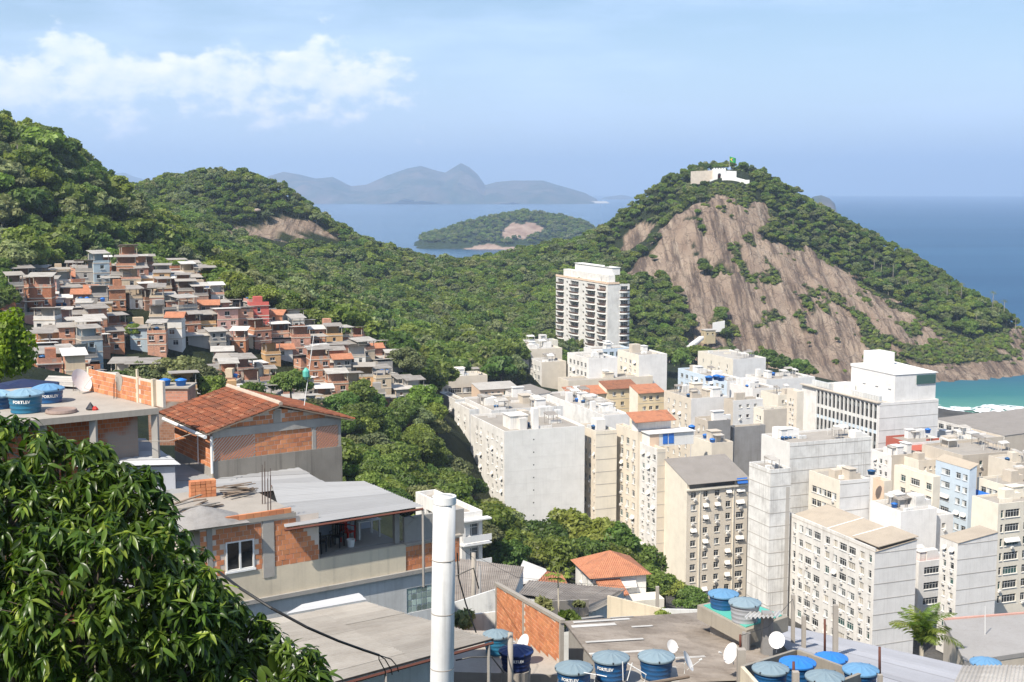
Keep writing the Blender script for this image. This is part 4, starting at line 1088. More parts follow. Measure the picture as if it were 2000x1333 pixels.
    mb = MB(); mb.prism([(-1.2, -1.0), (9.5, -1.0), (9.5, 4.0), (-1.2, 4.0)], [H + 2.4, H + 2.4, H + 4.0, H + 4.0], [H + 2.55, H + 2.55, H + 4.15, H + 4.15]); mb.build('penthouse_roof', TILE_OR, e)
    mb = MB(); mb.box(0.3, 9, 0.8, 3.8, H, H + 2.6); mb.build('penthouse', W_COOL, e)
    for k in range(3): put('window', win_mesh(1.4, 1.5, 'd'), e, (0.9 + k * 2.8, 0.78, H + 0.5))
    e, fr, La, Lb, H = bld('white slab with rows of awnings and a brick penthouse with blue curtains', 1284, 878, 284, 1249, 1300, W_WHITE, W_BEIGE, seed=15, bandf=3.0, left=dict(fh=2.95, t=1.0, h=1.2, cols=[(0.8, 1.4), (3.4, 1.2), (6.2, 1.2)]), ac=0.55, awn=0.3, nclut=0)
    mb = MB(); mb.box(0.6, 12, 5.0, 9.0, H - 0.5, H + 2.5); mb.box(0.2, 12.4, 4.6, 9.4, H + 2.5, H + 2.65); mb.build('penthouse', W_GREY, e)
    MB().box(0.6, 3.0, 4.96, 4.99, H - 0.4, H + 2.4).build('brick_panel', W_PEACH, e); MB().box(4.0, 5.2, 4.9, 4.99, H, H + 2.3).box(5.5, 6.8, 4.9, 4.99, H, H + 2.3).build('blue_curtain', BLUE_TARP, e)
    roof_tank(at(1351, 842, 300), 0.8, 1.3, TANK_BR, 'bright blue water tank on the flat roof behind the white slab with awnings', None)
    # --- roofs and blocks between the comb and the hotel
    bld('square grey concrete stair tower with a dark pergola roof in the middle of the town', 1383, 823, 318, 1357, 1427, W_TAN, W_DGREY, seed=16, left=dict(fh=3.0, t=1.0, h=1.2, n=2, w=0.9, rows=3), nclut=3)
    bld('low cream rooftop block in front of the grey concrete stair tower', 1390, 866, 303, 1350, 1432, W_CREAM, W_BEIGE, seed=17, nclut=5)
    bld('blocky grey-beige apartment end wall left of the hotel', 1492, 801, 340, 1472, 1537, W_CREAM, W_TAN, seed=18, left=dict(fh=3.0, t=1.4, h=1.2, n=2, w=0.9), nclut=3)
    bld('low grey terrace building with a striped pergola', 1432, 835, 322, 1425, 1495, W_TAN, W_DGREY, seed=19, nclut=8)
    bld('thin beige slab dotted with air conditioners against the hotel', 1557, 765, 372, 1537, 1570, W_BEIGE, W_CREAM, seed=20, left=dict(fh=3.0, t=2, h=1.0, n=2, w=0.7), ac=0.9, nclut=1)
    bld('white and tan corner block with three rows of windows in mid town', 1350, 779, 378, 1297, 1422, W_BEIGE, W_COOL, seed=21, left=dict(fh=3.1, t=1.4, h=1.3, n=4, w=1.3), nclut=12, kinds='mmd')
    bld('low grey flat-roofed rooftop house in mid town', 1432, 783, 372, 1414, 1490, W_TAN, W_GREY, seed=22, front=dict(fh=3, t=0.8, h=1.0, n=3, w=1.0, rows=2), nclut=6)
    bld('pale blue edged block with long window rows below the cream rooftop house', 1420, 745, 430, 1324, 1462, W_LBLUE, W_COOL, seed=23, left=dict(fh=3.1, t=1.0, h=1.4, n=9, w=1.9), nclut=8, kinds='ssmd', ac=0.2)
    bld('cream rooftop house with a white pergola below the rock face', 1432, 702, 470, 1363, 1496, W_CREAM, W_COOL, seed=24, left=dict(fh=3.0, t=2.0, h=1.4, n=4, w=0.8), nclut=8)
    bld('white block with arched windows and a broad blank side below the rock face', 1497, 742, 425, 1456, 1592, W_WHITE, W_COOL, seed=25, left=dict(fh=3.0, t=1.2, h=1.5, n=5, w=1.6), nclut=10)
    bld('low whitish block left of the hotel with narrow windows', 1520, 772, 395, 1486, 1566, W_CREAM, W_CREAM, seed=26, front=dict(fh=3, t=1.2, h=1.2, n=5, w=0.9), nclut=6)
    bld('white roofed block hidden between the pale blue block and the hotel', 1470, 760, 405, 1425, 1520, W_COOL, W_COOL, seed=27, front=dict(fh=3, t=1.2, h=1.2, n=4, w=0.9), nclut=7)
    for k, (px, py) in enumerate([(1385, 744), (1400, 742), (1408, 744)]): roof_tank(at(px, py, 414), 1.3, 1.5, TANK_BR, 'bright blue water tank in the cluster above the white and tan corner block', 'cluster of three blue tanks in mid town')
    # --- yellow building with tiled roofs
    for k, (cx, ty, d, lx, rx, lab) in enumerate([(1246, 768, 395, 1240, 1297, 'yellow wing with an orange tiled roof beside the long white side wall'), (1185, 760, 402, 1176, 1247, 'yellow middle wing with three round-cornered balconies and an old tiled roof'),
                                                  (1112, 772, 398, 1100, 1183, 'yellow wing with a bright orange tiled roof above the stained rooftops')]):
        bld(lab, cx, ty, d, lx, rx, W_CREAM, W_YEL, seed=30 + k, roof='shedy', rise=1.6, over=0.7, roofm=TILE_OR if k != 1 else TILE_OLD, depth=6, bandf=3.2, front=dict(fh=3.2, t=1.2, h=1.2, n=3, w=1.2), kinds='dmd', ac=0.1)
    bld('long beige attic wall behind the yellow tiled wings', 1110, 744, 412, 1090, 1275, W_BEIGE, W_BEIGE, seed=34, nclut=5)
    # --- upper town, left group
    bld('cream block with wide strip windows at the foot of the wooded slope', 862, 737, 382, 844, 952, W_CREAM, W_BEIGE, seed=35, front=dict(fh=3.2, t=3.0, h=1.6, cols=[(0.4, 1.4), (2.2, 4.2), (6.8, 3.0)]), nclut=7, kinds='mdd', ac=0.1)
    bld('long low pink-cream house behind the cream block', 936, 762, 375, 930, 1012, W_PEACH, W_PEACH, seed=36, front=dict(fh=3.2, t=0.8, h=1.2, n=5, w=0.9), roof='shedy', rise=1.0, roofm=ROOF_PALE, ac=0, depth=7)
    bld('large pale block with a sunlit window front left of the balcony tower', 1008, 684, 448, 983, 1098, W_WHITE, W_BEIGE, seed=37, left=dict(fh=3.1, t=1.6, h=1.4, n=4, w=1.5), nclut=10, ac=0.3)
    bld('small white-fronted block with a blank beige end wall below the balcony tower', 1058, 708, 432, 1033, 1106, W_WHITE, W_BEIGE, seed=38, left=dict(fh=3.1, t=1.2, h=1.6, n=3, w=2.0), nclut=6, kinds='mmd')
    bld('white block with a dark window front and a blank side wall below the balcony tower', 1150, 701, 420, 1108, 1206, W_WHITE, W_COOL, seed=39, left=dict(fh=3.0, t=1.3, h=1.5, n=5, w=1.8), nclut=9, kinds='ddd', ac=0.2)
    bld('white block with a broad blank end wall right of the balcony tower', 1248, 694, 424, 1206, 1303, W_CREAM, W_COOL, seed=40, left=dict(fh=3.0, t=1.8, h=1.3, n=4, w=1.6), nclut=5)
    bld('blue-grey glazed rooftop studio at the foot of the balcony tower', 1158, 683, 445, 1140, 1232, W_GREY, W_LBLUE, seed=41, front=dict(fh=2.8, t=0.6, h=1.6, n=5, w=1.6, rows=1), nclut=3, kinds='dg', ac=0)
    bld('small yellow gabled house at the edge of the forest', 944, 668, 500, 933, 962, W_YEL, W_YEL, seed=42, front=dict(fh=3, t=1.2, h=1.5, n=1, w=1.4, m0=.3), roof='shedy', rise=1.5, ac=0, depth=8, z0=20)
    bld('second small yellow gabled house at the edge of the forest', 966, 670, 492, 958, 986, W_YEL, W_CREAM, seed=43, front=dict(fh=3, t=1.2, h=1.5, n=1, w=1.4, m0=.3), roof='shedy', rise=1.5, ac=0, depth=8, z0=20)
    bld('long cream block with a pale roof behind the white-fronted blocks', 1030, 667, 475, 1020, 1090, W_WHITE, W_CREAM, seed=44, nclut=8)
    bld('white penthouse roof among the stained rooftops of the comb', 1020, 776, 365, 980, 1075, W_COOL, W_COOL, seed=45, front=dict(fh=3, t=0.6, h=0.8, n=6, w=0.7, rows=1), roof='shedx', rise=0.8, nclut=4)
    bld('cluttered grey rooftop between the comb and the yellow wings', 1120, 790, 350, 1060, 1200, W_COOL, W_TAN, seed=46, nclut=16, roofm=ROOF_DIRT)
    bld('stained low rooftop left of the orange penthouse', 1180, 812, 330, 1120, 1230, W_STAIN, W_COOL, seed=47, nclut=12)
    # --- right group
    bld('cream block with strip windows and a flat roof right of the stained tower', 1641, 940, 276, 1580, 1698, W_CREAM, W_COOL, seed=50, left=dict(fh=3.0, t=2.6, h=1.5, n=5, w=1.8), nclut=8, kinds='mdd', bandf=3.0)
    bld('peach stair tower beside the cream strip-window block', 1727, 940, 282, 1698, 1742, W_PEACH, W_BEIGE, seed=51, nclut=2, depth=4)
    bld('low white terrace roof behind the long white block', 1760, 1000, 268, 1700, 1830, W_COOL, W_COOL, seed=52, nclut=12)
    bld('cream block with wide windows left of the light blue house', 1823, 932, 283, 1746, 1836, W_CREAM, W_CREAM, seed=53, left=dict(fh=3.0, t=1.2, h=1.5, cols=[(0.5, 1.9), (4.6, 3.2), (9.6, 1.8)]), nclut=6, kinds='dgm', ac=0.2)
    bld('light blue balcony house with a tan roof and white awning', 1894, 918, 285, 1827, 1907, W_LBLUE, W_LBLUE, seed=54, left=dict(fh=3.0, t=1.4, h=1.4, cols=[(0.6, 1.6), (2.9, 1.6), (6.5, 3.0)]), roof='shedx', rise=0.9, roofm=ROOF_TAN, kinds='dmm', ac=0.1, awn=0.25)
    e, fr, La, Lb, H = bld('cream corner house under a long bright blue awning', 1968, 950, 279, 1908, 2060, W_CREAM, W_WHITE, seed=55, left=dict(fh=3.0, t=1.2, h=1.5, n=4, w=1.7), nclut=6, kinds='mmd')
    put('awning', awn_mesh(10.5, 1.6, BLUE_TARP), e, (0, 11.0, H - 4.5), -math.pi / 2)
    bld('grey house with small windows behind the light blue house', 1880, 890, 312, 1800, 1990, W_TAN, W_TAN, seed=56, front=dict(fh=3, t=1.2, h=1.1, n=5, w=1.0, rows=2), nclut=8)
    bld('cream house with a row of small square windows below the hotel', 1795, 900, 318, 1755, 1880, W_CREAM, W_BEIGE, seed=57, front=dict(fh=3, t=1.2, h=0.9, n=7, w=0.7, rows=1), nclut=8)
    bld('grey house with tilted shutters in front of the hotel', 1742, 890, 322, 1700, 1800, W_COOL, W_TAN, seed=58, left=dict(fh=3, t=1.2, h=1.2, n=3, w=1.0), nclut=8, awn=0.5)
    e, fr, La, Lb, H = bld('roof terrace house with a red wall and red roof panels', 1780, 866, 340, 1730, 1850, W_RED, W_GREY, seed=59, nclut=6)
    mb = MB(); mb.prism([(-2, -3), (5, -3), (5, 0), (-2, 0)], H - 2.0, [H - 1.4, H - 1.4, H - .6, H - .6]); mb.build('roof_panel', W_RED, e)
    bld('long low building with a grey roof and pale front near the beach', 1962, 852, 395, 1825, 2080, W_WHITE, W_TAN, seed=60, left=dict(fh=3.2, t=1.2, h=1.6, n=8, w=2.6), roof='shedx', rise=1.0, kinds='ddm', roofm=ROOF_GREY, ac=0.05)
    bld('weathered low beach building behind the long grey roof', 1975, 832, 455, 1895, 2090, W_TAN, W_TAN, seed=61, nclut=12, roof='shedx', rise=1.5)
    bld('cream flat-roofed house at the right edge above the blue awning', 1985, 905, 300, 1930, 2100, W_BEIGE, W_TAN, seed=62, front=dict(fh=3, t=1, h=1.2, n=5, w=1.1), nclut=10)
    bld('low pale building between the hotel and the long grey roof', 1850, 862, 368, 1790, 1960, W_COOL, W_TAN, seed=63, nclut=10)
    roof_tank(at(1812, 846, 345), 0.8, 1.2, TANK_BR, 'blue water tank on the roof terrace house with the red wall', None)
    roof_tank(at(1702, 927, 280), 0.9, 1.0, TANK_BLUE, 'dark blue water tank on the roof of the cream strip-window block', None)
    # --- hotel with white fins
    e, fr, La, Lb, H = bld('big white hotel with a finned window front and a stepped blank side wall', 1718, 788, 360, 1566, 1833, W_WHITE, W_COOL, seed=70, bandf=3.6, nclut=0, name='hotel')
    s0 = 0.3; s1 = fr.left(1597, 770)[0]; n = 15
    MB().box(-0.03, -0.004, s0, s1, 4, H - 0.7).build('window_wall', G_DARK, e)
    for k in range(n + 1): MB().box(-0.55, -0.03, s0 + (s1 - s0) * k / n - 0.14, s0 + (s1 - s0) * k / n + 0.14, 4, H - 0.6).build('fin', TRIMW, e)
    for j in range(10):
        z = H - 1.2 - j * 3.3
        for k in range(n):
            a = s0 + (s1 - s0) * k / n + 0.16; b = s0 + (s1 - s0) * (k + 1) / n - 0.16
            MB().box(-0.12, -0.032, a, b, z - 1.25, z - 0.25).build('spandrel', (G_MID, ALU, W_LBLUE)[(k * 3 + j) % 3], e)
    MB().box(-0.9, 0.2, -0.2, La, H, H + 0.3).build('cornice', W_TAN, e)
    for k in range(11): MB().box(0.8, 1.7, 1.2 + k * 1.25, 2.25 + k * 1.25, H + 0.25, H + 1.75).build('condenser', ALU, e)
    for k in range(7): MB().box(1.0, 1.9, 26 + k * 1.3, 27.1 + k * 1.3, H + 0.25, H + 1.9).build('condenser', ALU, e)
    q = 6.0; x1 = fr.front(1833, 760)[0]
    MB().box(q, x1 - 0.05, 1.2, 22, H - 0.5, H + 7.6).build('upper_block', W_COOL, e)
    MB().box(x1 - 7.0, x1 - 0.4, 0.9, 1.15, H + 4.6, H + 7.2).build('terrace_glass', G_GREEN, e)
    MB().prism([(q - 0.2, 1.0), (x1 + 0.6, 1.0), (x1 + 0.6, 22.2), (q - 0.2, 22.2)], H + 7.6, [H + 7.75, H + 7.75, H + 8.4, H + 8.4]).build('upper_roof', TRIMW, e)
    MB().box(q + 5, q + 11, 16, 23, H + 8.2, H + 12.0).build('lift_tower', W_COOL, e)
    MB().box(1.2, 5.5, 19, 24, H - 0.5, H + 2.6).build('plant_room', TRIMW, e)
    for k in range(3): put('window', win_mesh(1.2, 1.2, 'd'), e, (q - 0.05, 4 + k * 6, H + 3.5), -math.pi / 2)
def tower():
    lab = 'tall white residential tower with stacked curved balconies and rooftop gardens'
    fr = Frame(at(1187, 556, 535), 21); z0 = 12.0; H = fr.o.z - z0; La = fr.left(1086, 550)[0]; Lb = fr.front(1230, 555)[0]
    e = empty('residential_tower', (fr.o.x, fr.o.y, z0), fr.rz, label=lab, cat='building')
    rng = random.Random(5); fh = 3.05; nf = int(H / fh)
    xw = Lb * 0.52
    holes = []; cols = [(1.0, 4.2, 'b'), (7.2, 4.8, 'b'), (13.6, 1.1, 'w'), (17.0, 5.2, 'b'), (23.8, 1.0, 'w'), (26.4, 4.2, 'b')]
    sc = La / 31.5
    for f in range(nf):
        zb = H - 0.5 - fh * (f + 1)
        for s, w, k in cols: holes.append((s * sc, zb + 0.5 if k == 'b' else zb + 1.1, w * sc, 2.2 if k == 'b' else 1.1))
    mb = MB(); facade(mb, (0, 0, 0), (0, 1, 0), (-1, 0, 0), La, 0, H, holes, 0, 0.6)
    hf = [(xw + 0.8, H - 0.5 - fh * (f + 1) + 0.5, Lb - xw - 1.6, 2.1) for f in range(nf)]
    facade(mb, (0, 0, 0), (1, 0, 0), (0, -1, 0), Lb, 0, H, hf, 1, 0.6)
    mb.quad((Lb, 0, 0), (Lb, La, 0), (Lb, La, H), (Lb, 0, H)); mb.quad((Lb, La, 0), (0, La, 0), (0, La, H), (Lb, La, H)); mb.quad((0, 0, H), (Lb, 0, H), (Lb, La, H), (0, La, H))
    mb.build('wall', [W_WHITE, W_WHITE], e)
    RAIL = plain('rail_brown', (0.10, 0.06, 0.045), 0.5)
    def balcony(w):
        k = ('bal', round(w, 2))
        if k not in WCACHE:
            b = MB(); n = 10; pts = [(w * i / n, -1.5 * math.sin(math.pi * (0.12 + 0.76 * i / n))) for i in range(n + 1)]
            out = [(0, 0)] + pts + [(w, 0)]
            b.prism(out, -0.22, 0.30, 0)
            inn = [(p[0], p[1]) for p in pts]
            for i in range(n):
                (x0, y0), (x1, y1) = inn[i], inn[i + 1]
                b.quad((x0, y0 + .05, 0.31), (x1, y1 + .05, 0.31), (x1, y1 + .05, 1.05), (x0, y0 + .05, 1.05), 1)
            WCACHE[k] = b.mesh('balcony', [TRIMW, RAIL])
        return WCACHE[k]
    for (s, z, w, h) in holes:
        if h > 2: put('balcony', balcony(w + 1.0), e, (0.0, s + w + 0.5, z - 0.3), -math.pi / 2); put('window', win_mesh(w, h, rng.choice('dmbd')), e, (0.5, s + w, z), -math.pi / 2)
        else: put('window', win_mesh(w, h, 'd'), e, (0.4, s + w, z), -math.pi / 2)
    for (s, z, w, h) in hf: put('balcony', balcony(w + 1.2), e, (s - 0.6, 0, z - 0.3)); put('window', win_mesh(w, h, rng.choice('dmd')), e, (s, 0.5, z))
    MB().box(2.0, Lb - 0.5 - (Lb - xw) , 3.0, La - 4, H, H + 3.6).build('penthouse', W_WHITE, e); MB().box(4.2, xw + 2.5, 4.5, La - 12, H + 3.6, H + 6.6).build('upper_penthouse', W_COOL, e)
    MB().box(-0.2, 0.1, 0, La, H, H + 0.9).box(0.1, xw, -0.2, 0.1, H, H + 0.9).build('parapet', W_PEACH, e)
    MB().box(3.8, xw + 2.8, 4.2, La - 11.8, H + 6.6, H + 6.75).build('penthouse_roof', TRIMW, e)
    for k in range(4): put('window', win_mesh(2.4, 2.0, 'dmbd'[k]), e, (1.95, 6 + k * 5.5, H + 0.6), -math.pi / 2)
    for k in range(9):
        x, y, z = rng.choice([(rng.uniform(0.6, 1.5), rng.uniform(1, La - 2), H), (rng.uniform(4.5, xw), rng.uniform(5, La - 13), H + 6.7), (rng.uniform(xw + 1, Lb - 1), rng.uniform(1, 4), H)])
        put('roof_plant', SHRUB2, e, (x, y, z), k, scale=rng.uniform(0.5, 0.9))
town(); tower()

# ------------------------------------------------------------------ hillside houses
BR_OR = brickfar('brick_orange', (0.62, 0.255, 0.12)); BR_RED = brickfar('brick_red', (0.50, 0.185, 0.09)); BR_BRN = brickfar('brick_brown', (0.38, 0.20, 0.125))
P_WHITE = wallmat('plaster_white', (0.70, 0.67, 0.62), 0.5); P_CREAM = wallmat('plaster_cream', (0.60, 0.47, 0.32), 0.5); P_GREY = wallmat('plaster_grey', (0.33, 0.305, 0.275), 0.7)
P_PINK = wallmat('plaster_pink', (0.55, 0.30, 0.24), 0.5); P_OCHRE = wallmat('plaster_ochre', (0.56, 0.33, 0.14), 0.5); P_ROSE = wallmat('paint_rose_red', (0.55, 0.10, 0.075), 0.3)
P_BLUE = wallmat('plaster_blue', (0.36, 0.45, 0.50), 0.5)
WALLS = [(BR_OR, 'orange brick', 24), (BR_RED, 'red brick', 16), (BR_BRN, 'brown brick', 10), (P_GREY, 'grey rendered', 16), (P_WHITE, 'white plastered', 10), (P_CREAM, 'cream plastered', 8), (P_PINK, 'pink', 5), (P_OCHRE, 'ochre', 7), (P_BLUE, 'bluish grey', 3)]
_U = 'first second third fourth fifth sixth seventh eighth ninth tenth eleventh twelfth thirteenth fourteenth fifteenth sixteenth seventeenth eighteenth nineteenth twentieth'.split()
ORD = _U + ['twenty-' + u for u in _U[:9]] + ['thirtieth'] + ['thirty-' + u for u in _U[:9]]
def hill_house(x, y, z, w, dp, fl, wall, roof, rz, rng, label, wall2=None):
    fh = 2.35; H = fl * fh + 2.2; z0 = z - 2.2
    e = empty('hillside_house', (x, y, z0), rz, label=label, cat='house', group='houses on the hillside')
    terr = roof == 'terrace'
    def holes(L):
        out = []
        for f in range(fl):
            n = rng.choice([0, 1, 1, 2]) if L < 6 else rng.choice([1, 2, 2, 3])
            for i in range(n):
                door = f == 0 and rng.random() < 0.25; ww = 0.8 if door else rng.choice([0.8, 1.0, 1.2])
                s = L * (i + 0.5) / n - ww / 2 + rng.uniform(-.2, .2)
                if 0.25 < s and s + ww < L - 0.25: out.append((s, 2.2 + f * fh + (0.05 if door else 0.95), ww, 2.0 if door else rng.choice([0.8, 1.0, 1.1])))
        return out
    hf, hl = holes(w), holes(dp)
    mb = MB(); facade(mb, (0, 0, 0), (1, 0, 0), (0, -1, 0), w, 0, H, hf, 0, 0.14); facade(mb, (0, 0, 0), (0, 1, 0), (-1, 0, 0), dp, 0, H, hl, 1, 0.14)
    mb.quad((w, 0, 0), (w, dp, 0), (w, dp, H), (w, 0, H), 1); mb.quad((w, dp, 0), (0, dp, 0), (0, dp, H), (w, dp, H), 0)
    mb.build('wall', [wall, wall2 or wall], e)
    for (s, zz, ww, hh) in hf: put('door' if hh > 1.9 else 'window', win_mesh(ww, hh, 'b' if hh > 1.9 else rng.choice('ddddb')), e, (s, 0.1, zz))
    for (s, zz, ww, hh) in hl: put('door' if hh > 1.9 else 'window', win_mesh(ww, hh, 'b' if hh > 1.9 else rng.choice('ddddb')), e, (0.1, s + ww, zz), -math.pi / 2)
    for f in range(1, fl): MB().box(-0.05, w + 0.05, -0.05, dp, 2.2 + f * fh - 0.12, 2.2 + f * fh + 0.1).build('floor_slab', W_TAN, e)
    rm = rng.choice([COR_PALE, COR_PALE, COR_WHITE, COR_GREY, COR_GREY, COR_GREY, ROOF_DIRT]) if roof != 'tile' else TILE_OR
    o = rng.uniform(0.2, 0.7); rs = rng.uniform(0.2, 0.7) * rng.choice([-1, 1, 1])
    if terr:
        MB().box(-0.1, w + 0.1, -0.1, dp, H, H + 0.18).build('floor_slab', W_TAN, e)
        par = MB(); ph = rng.uniform(0.6, 1.0); par.box(0, w, 0, 0.12, H + 0.18, H + ph); par.box(0, 0.12, 0.12, dp, H + 0.18, H + ph); par.box(w - 0.12, w, 0.12, dp, H + 0.18, H + ph); par.build('parapet', wall2 or wall, e)
        for (qx, qy) in ((0.12, 0.12), (w - 0.26, 0.12), (0.12, dp - 0.3), (w - 0.26, dp - 0.3)): MB().box(qx, qx + 0.14, qy, qy + 0.14, H + 0.18, H + 2.4).build('post', W_TAN, e)
        if rng.random() < 0.7: MB().box(0.12, w - 0.12, dp - 0.14, dp - 0.02, H + 0.18, H + 2.3).build('back_wall', wall, e)
        zr = H + 2.4
    else: zr = H + 0.02
    if roof == 'slab':
        MB().box(-0.25, w + 0.25, -0.35, dp + 0.1, H, H + 0.16).build('roof', ROOF_DIRT if rng.random() < .5 else ROOF_PALE, e)
        if rng.random() < 0.6:
            par = MB(); ph = rng.uniform(0.4, 1.1); par.box(0, w, 0, 0.12, H + 0.16, H + ph); par.box(0, 0.12, 0.12, dp, H + 0.16, H + ph); par.build('parapet', wall, e)
        if rng.random() < 0.35:
            a = rng.uniform(0.3, w * 0.5); MB().box(a, a + min(2.2, w * 0.45), dp - 2.2, dp - 0.2, H + 0.16, H + 2.2).build('roof_room', wall2 or wall, e)
        zt = H + 0.18
    elif roof == 'tile':
        mb = MB(); mb.prism([(-o, -o), (w + o, -o), (w + o, dp / 2), (-o, dp / 2)], [zr, zr, zr + 1.1, zr + 1.1], [zr + .1, zr + .1, zr + 1.2, zr + 1.2]); mb.prism([(-o, dp / 2), (w + o, dp / 2), (w + o, dp + o), (-o, dp + o)], [zr + 1.1, zr + 1.1, zr, zr], [zr + 1.2, zr + 1.2, zr + .1, zr + .1]); mb.build('roof', rm, e); zt = None
    else:
        mb = MB(); za, zb = zr + max(rs, 0), zr + max(-rs, 0)
        mb.prism([(-o, -o), (w + o, -o), (w + o, dp + o * 0.5), (-o, dp + o * 0.5)], [zb, zb, za, za], [zb + 0.07, zb + 0.07, za + 0.07, za + 0.07]); mb.build('roof', rm, e); zt = None
        if rng.random() < 0.4:
            for k in range(4): MB().box(rng.uniform(0, w - 1), 0, 0, 0, 0, 0) if False else None
    return e, zt, H, z0
def favela():
    rng = random.Random(41); rows = []; d = 196.0
    NOB = [[(196, 700), (428, 690), (428, 790), (196, 790)], [(540, 705), (604, 705), (604, 775), (540, 775)], [(222, 612), (296, 612), (296, 648), (222, 648)], [(-50, 640), (60, 640), (85, 770), (-50, 770)]]
    while d < 356:
        row = []; x = -0.42 * d
        while x < -0.06 * d:
            w = rng.uniform(2.9, 4.9); y = d + rng.uniform(-1.5, 1.5); z = h1(x + w / 2, y + 2)
            px, py = proj(x + w / 2, y, z)
            inside = bool(inpoly([px], [py], FAVP)[0]) and not any(inpoly([px], [py], q)[0] for q in NOB)
            if inside and rng.random() > 0.05: row.append((x, y, z, w, px, py))
            x += w + rng.choice([0.15, 0.3, 0.8])
        if row: rows.append(row)
        d += rng.uniform(5.0, 6.0)
    special = {(180, 548): (P_WHITE, 'white plastered', 2, 'sheet', BR_OR), (508, 640): (P_ROSE, 'tall rose-red', 3, 'slab', None), (310, 700): (BR_OR, 'orange brick', 2, 'terrace', None), (215, 640): (P_OCHRE, 'ochre', 2, 'slab', P_GREY)}
    used = set()
    for r, row in enumerate(rows):
        for i, (x, y, z, w, px, py) in enumerate(row):
            t = rng.choices(WALLS, [q[2] for q in WALLS])[0]; fl = rng.choices([1, 2, 3], [7, 6, 0.5])[0]
            roof = rng.choices(['sheet', 'slab', 'terrace', 'tile'], [38, 20, 38, 4])[0]; w2 = rng.choices([None, P_GREY, BR_OR, P_CREAM], [6, 2, 2, 1])[0]
            wall, wn = t[0], t[1]
            for (sx, sy), sp in special.items():
                if (sx, sy) not in used and abs(px - sx) < 24 and abs(py - sy) < 16: wall, wn, fl, roof, w2 = sp; used.add((sx, sy)); break
            rn = {'sheet': 'low sheet roof', 'slab': 'flat slab roof', 'terrace': 'open sheet-roofed terrace', 'tile': 'clay tile roof'}[roof]
            lab = '%s-storey %s house, %s, %s from left in %s hillside row from below' % (('one', 'two', 'three')[fl - 1], wn, rn, ORD[i], ORD[r])
            dp = rng.uniform(3.6, 4.8); rz = R(rng.gauss(20, 9))
            e, zt, H, z0 = hill_house(x, y, z, w, dp, fl, wall, roof, rz, rng, lab, w2)
            if zt is not None and rng.random() < 0.6:
                for k in range(rng.choice([1, 1, 2])):
                    q = e.matrix_basis @ Vector((0.9 + k * 1.3, dp - 0.9, zt)); roof_tank(q, 0.55, 0.85, rng.choice([TANK_BR, TANK_BLUE]), 'small round blue water tank on a flat roof of the hillside houses', 'blue tanks on hillside roofs')
    # trees and bushes among the houses
    for k, (px, py, dd, s, kd) in enumerate([(235, 745, 200, 0.75, 10), (275, 735, 203, 0.8, 11), (320, 730, 205, 0.85, 11), (360, 728, 207, 0.9, 11), (395, 740, 203, 0.8, 11), (415, 760, 200, 0.7, 9), (340, 760, 196, 0.7, 11)]):
        p = at(px, py, dd); tree(p.x, p.y, p.z - 6.0 * s, s, kd, 'olive green tree in the clump above the left terrace roof', 'clump of olive trees above the terrace')
    p = at(568, 735, 250); tree(p.x, p.y, p.z - 6.5, 0.95, 8, 'dark layered tree standing alone among the lower hillside houses')
    p = at(262, 632, 280); tree(p.x, p.y, p.z - 5.0, 0.6, 7, 'small bright green tree between hillside houses in the upper middle')
    p = at(725, 770, 285); tree(p.x, p.y, p.z - 6, 0.8, 8, 'green tree among the rightmost hillside houses')
    # lime tree at the left edge
    crown = crown_mesh('crown', 411, 4.6, 9.5, 1.0, 60, 170, 0.30, LEAF_Y)
    p = at(-4, 775, 88); tree(p.x, p.y, p.z - 0.8, (0.64, 0.64, 0.80), 6, 'bright lime green feathery tree at the left edge', None, crown=crown)
    p = at(60, 740, 92); tree(p.x, p.y, p.z - 5.5, 0.55, 8, 'dark green bush beside the lime green tree at the left edge')
    # town-edge clumps
    for k, (px, py, dd, s, kd, lab, g) in enumerate([(1010, 1075, 215, 1.0, 7, None, 0), (1060, 1060, 222, 1.15, 8, None, 0), (1110, 1050, 226, 1.2, 9, None, 0), (1160, 1055, 224, 1.15, 7, None, 0), (1205, 1075, 222, 1.1, 9, None, 0), (1245, 1100, 222, 1.05, 8, None, 0), (1030, 1095, 200, 0.85, 7, None, 0),
                                                  (1090, 1095, 200, 0.9, 9, None, 0), (1265, 1140, 215, 1.0, 6, None, 0), (960, 1085, 205, 0.9, 6, None, 0), (920, 1075, 190, 0.85, 8, None, 0), (1150, 1085, 205, 0.9, 6, None, 0), (1200, 1100, 205, .9, 7, None, 0),
                                                  (1390, 695, 520, 1.1, 0, None, 1), (1440, 700, 515, 1.0, 1, None, 1), (1500, 690, 530, 1.3, 0, None, 1), (1530, 705, 520, 1.3, 3, None, 1), (1560, 712, 515, 1.2, 1, None, 1), (1580, 720, 512, 0.9, 2, None, 1), (1480, 712, 510, 0.8, 3, None, 1),
                                                  (1300, 690, 525, 1.2, 1, None, 2), (1330, 698, 520, 1.2, 3, None, 2), (1270, 690, 530, 1.1, 0, None, 2), (950, 700, 470, 1.0, 1, None, 3), (975, 715, 462, 0.9, 2, None, 3), (955, 730, 440, 0.8, 3, None, 3)]):
        p = at(px, py, dd); grp = (('leafy tree in the round green clump in front of the grey-walled block', 'green clump in front of the grey-walled block'), ('tree in the row at the foot of the rock face', 'trees at the foot of the rock face'),
                                   ('tree right of the balcony tower at the edge of the town', 'trees right of the balcony tower'), ('tree among the upper town houses left of the balcony tower', 'trees among the upper town houses'))[g]
        tree(p.x, p.y, p.z - (5.6 if g == 0 else 6.4) * s, s * (1.1 if g == 0 else 1), kd, *grp)
favela()

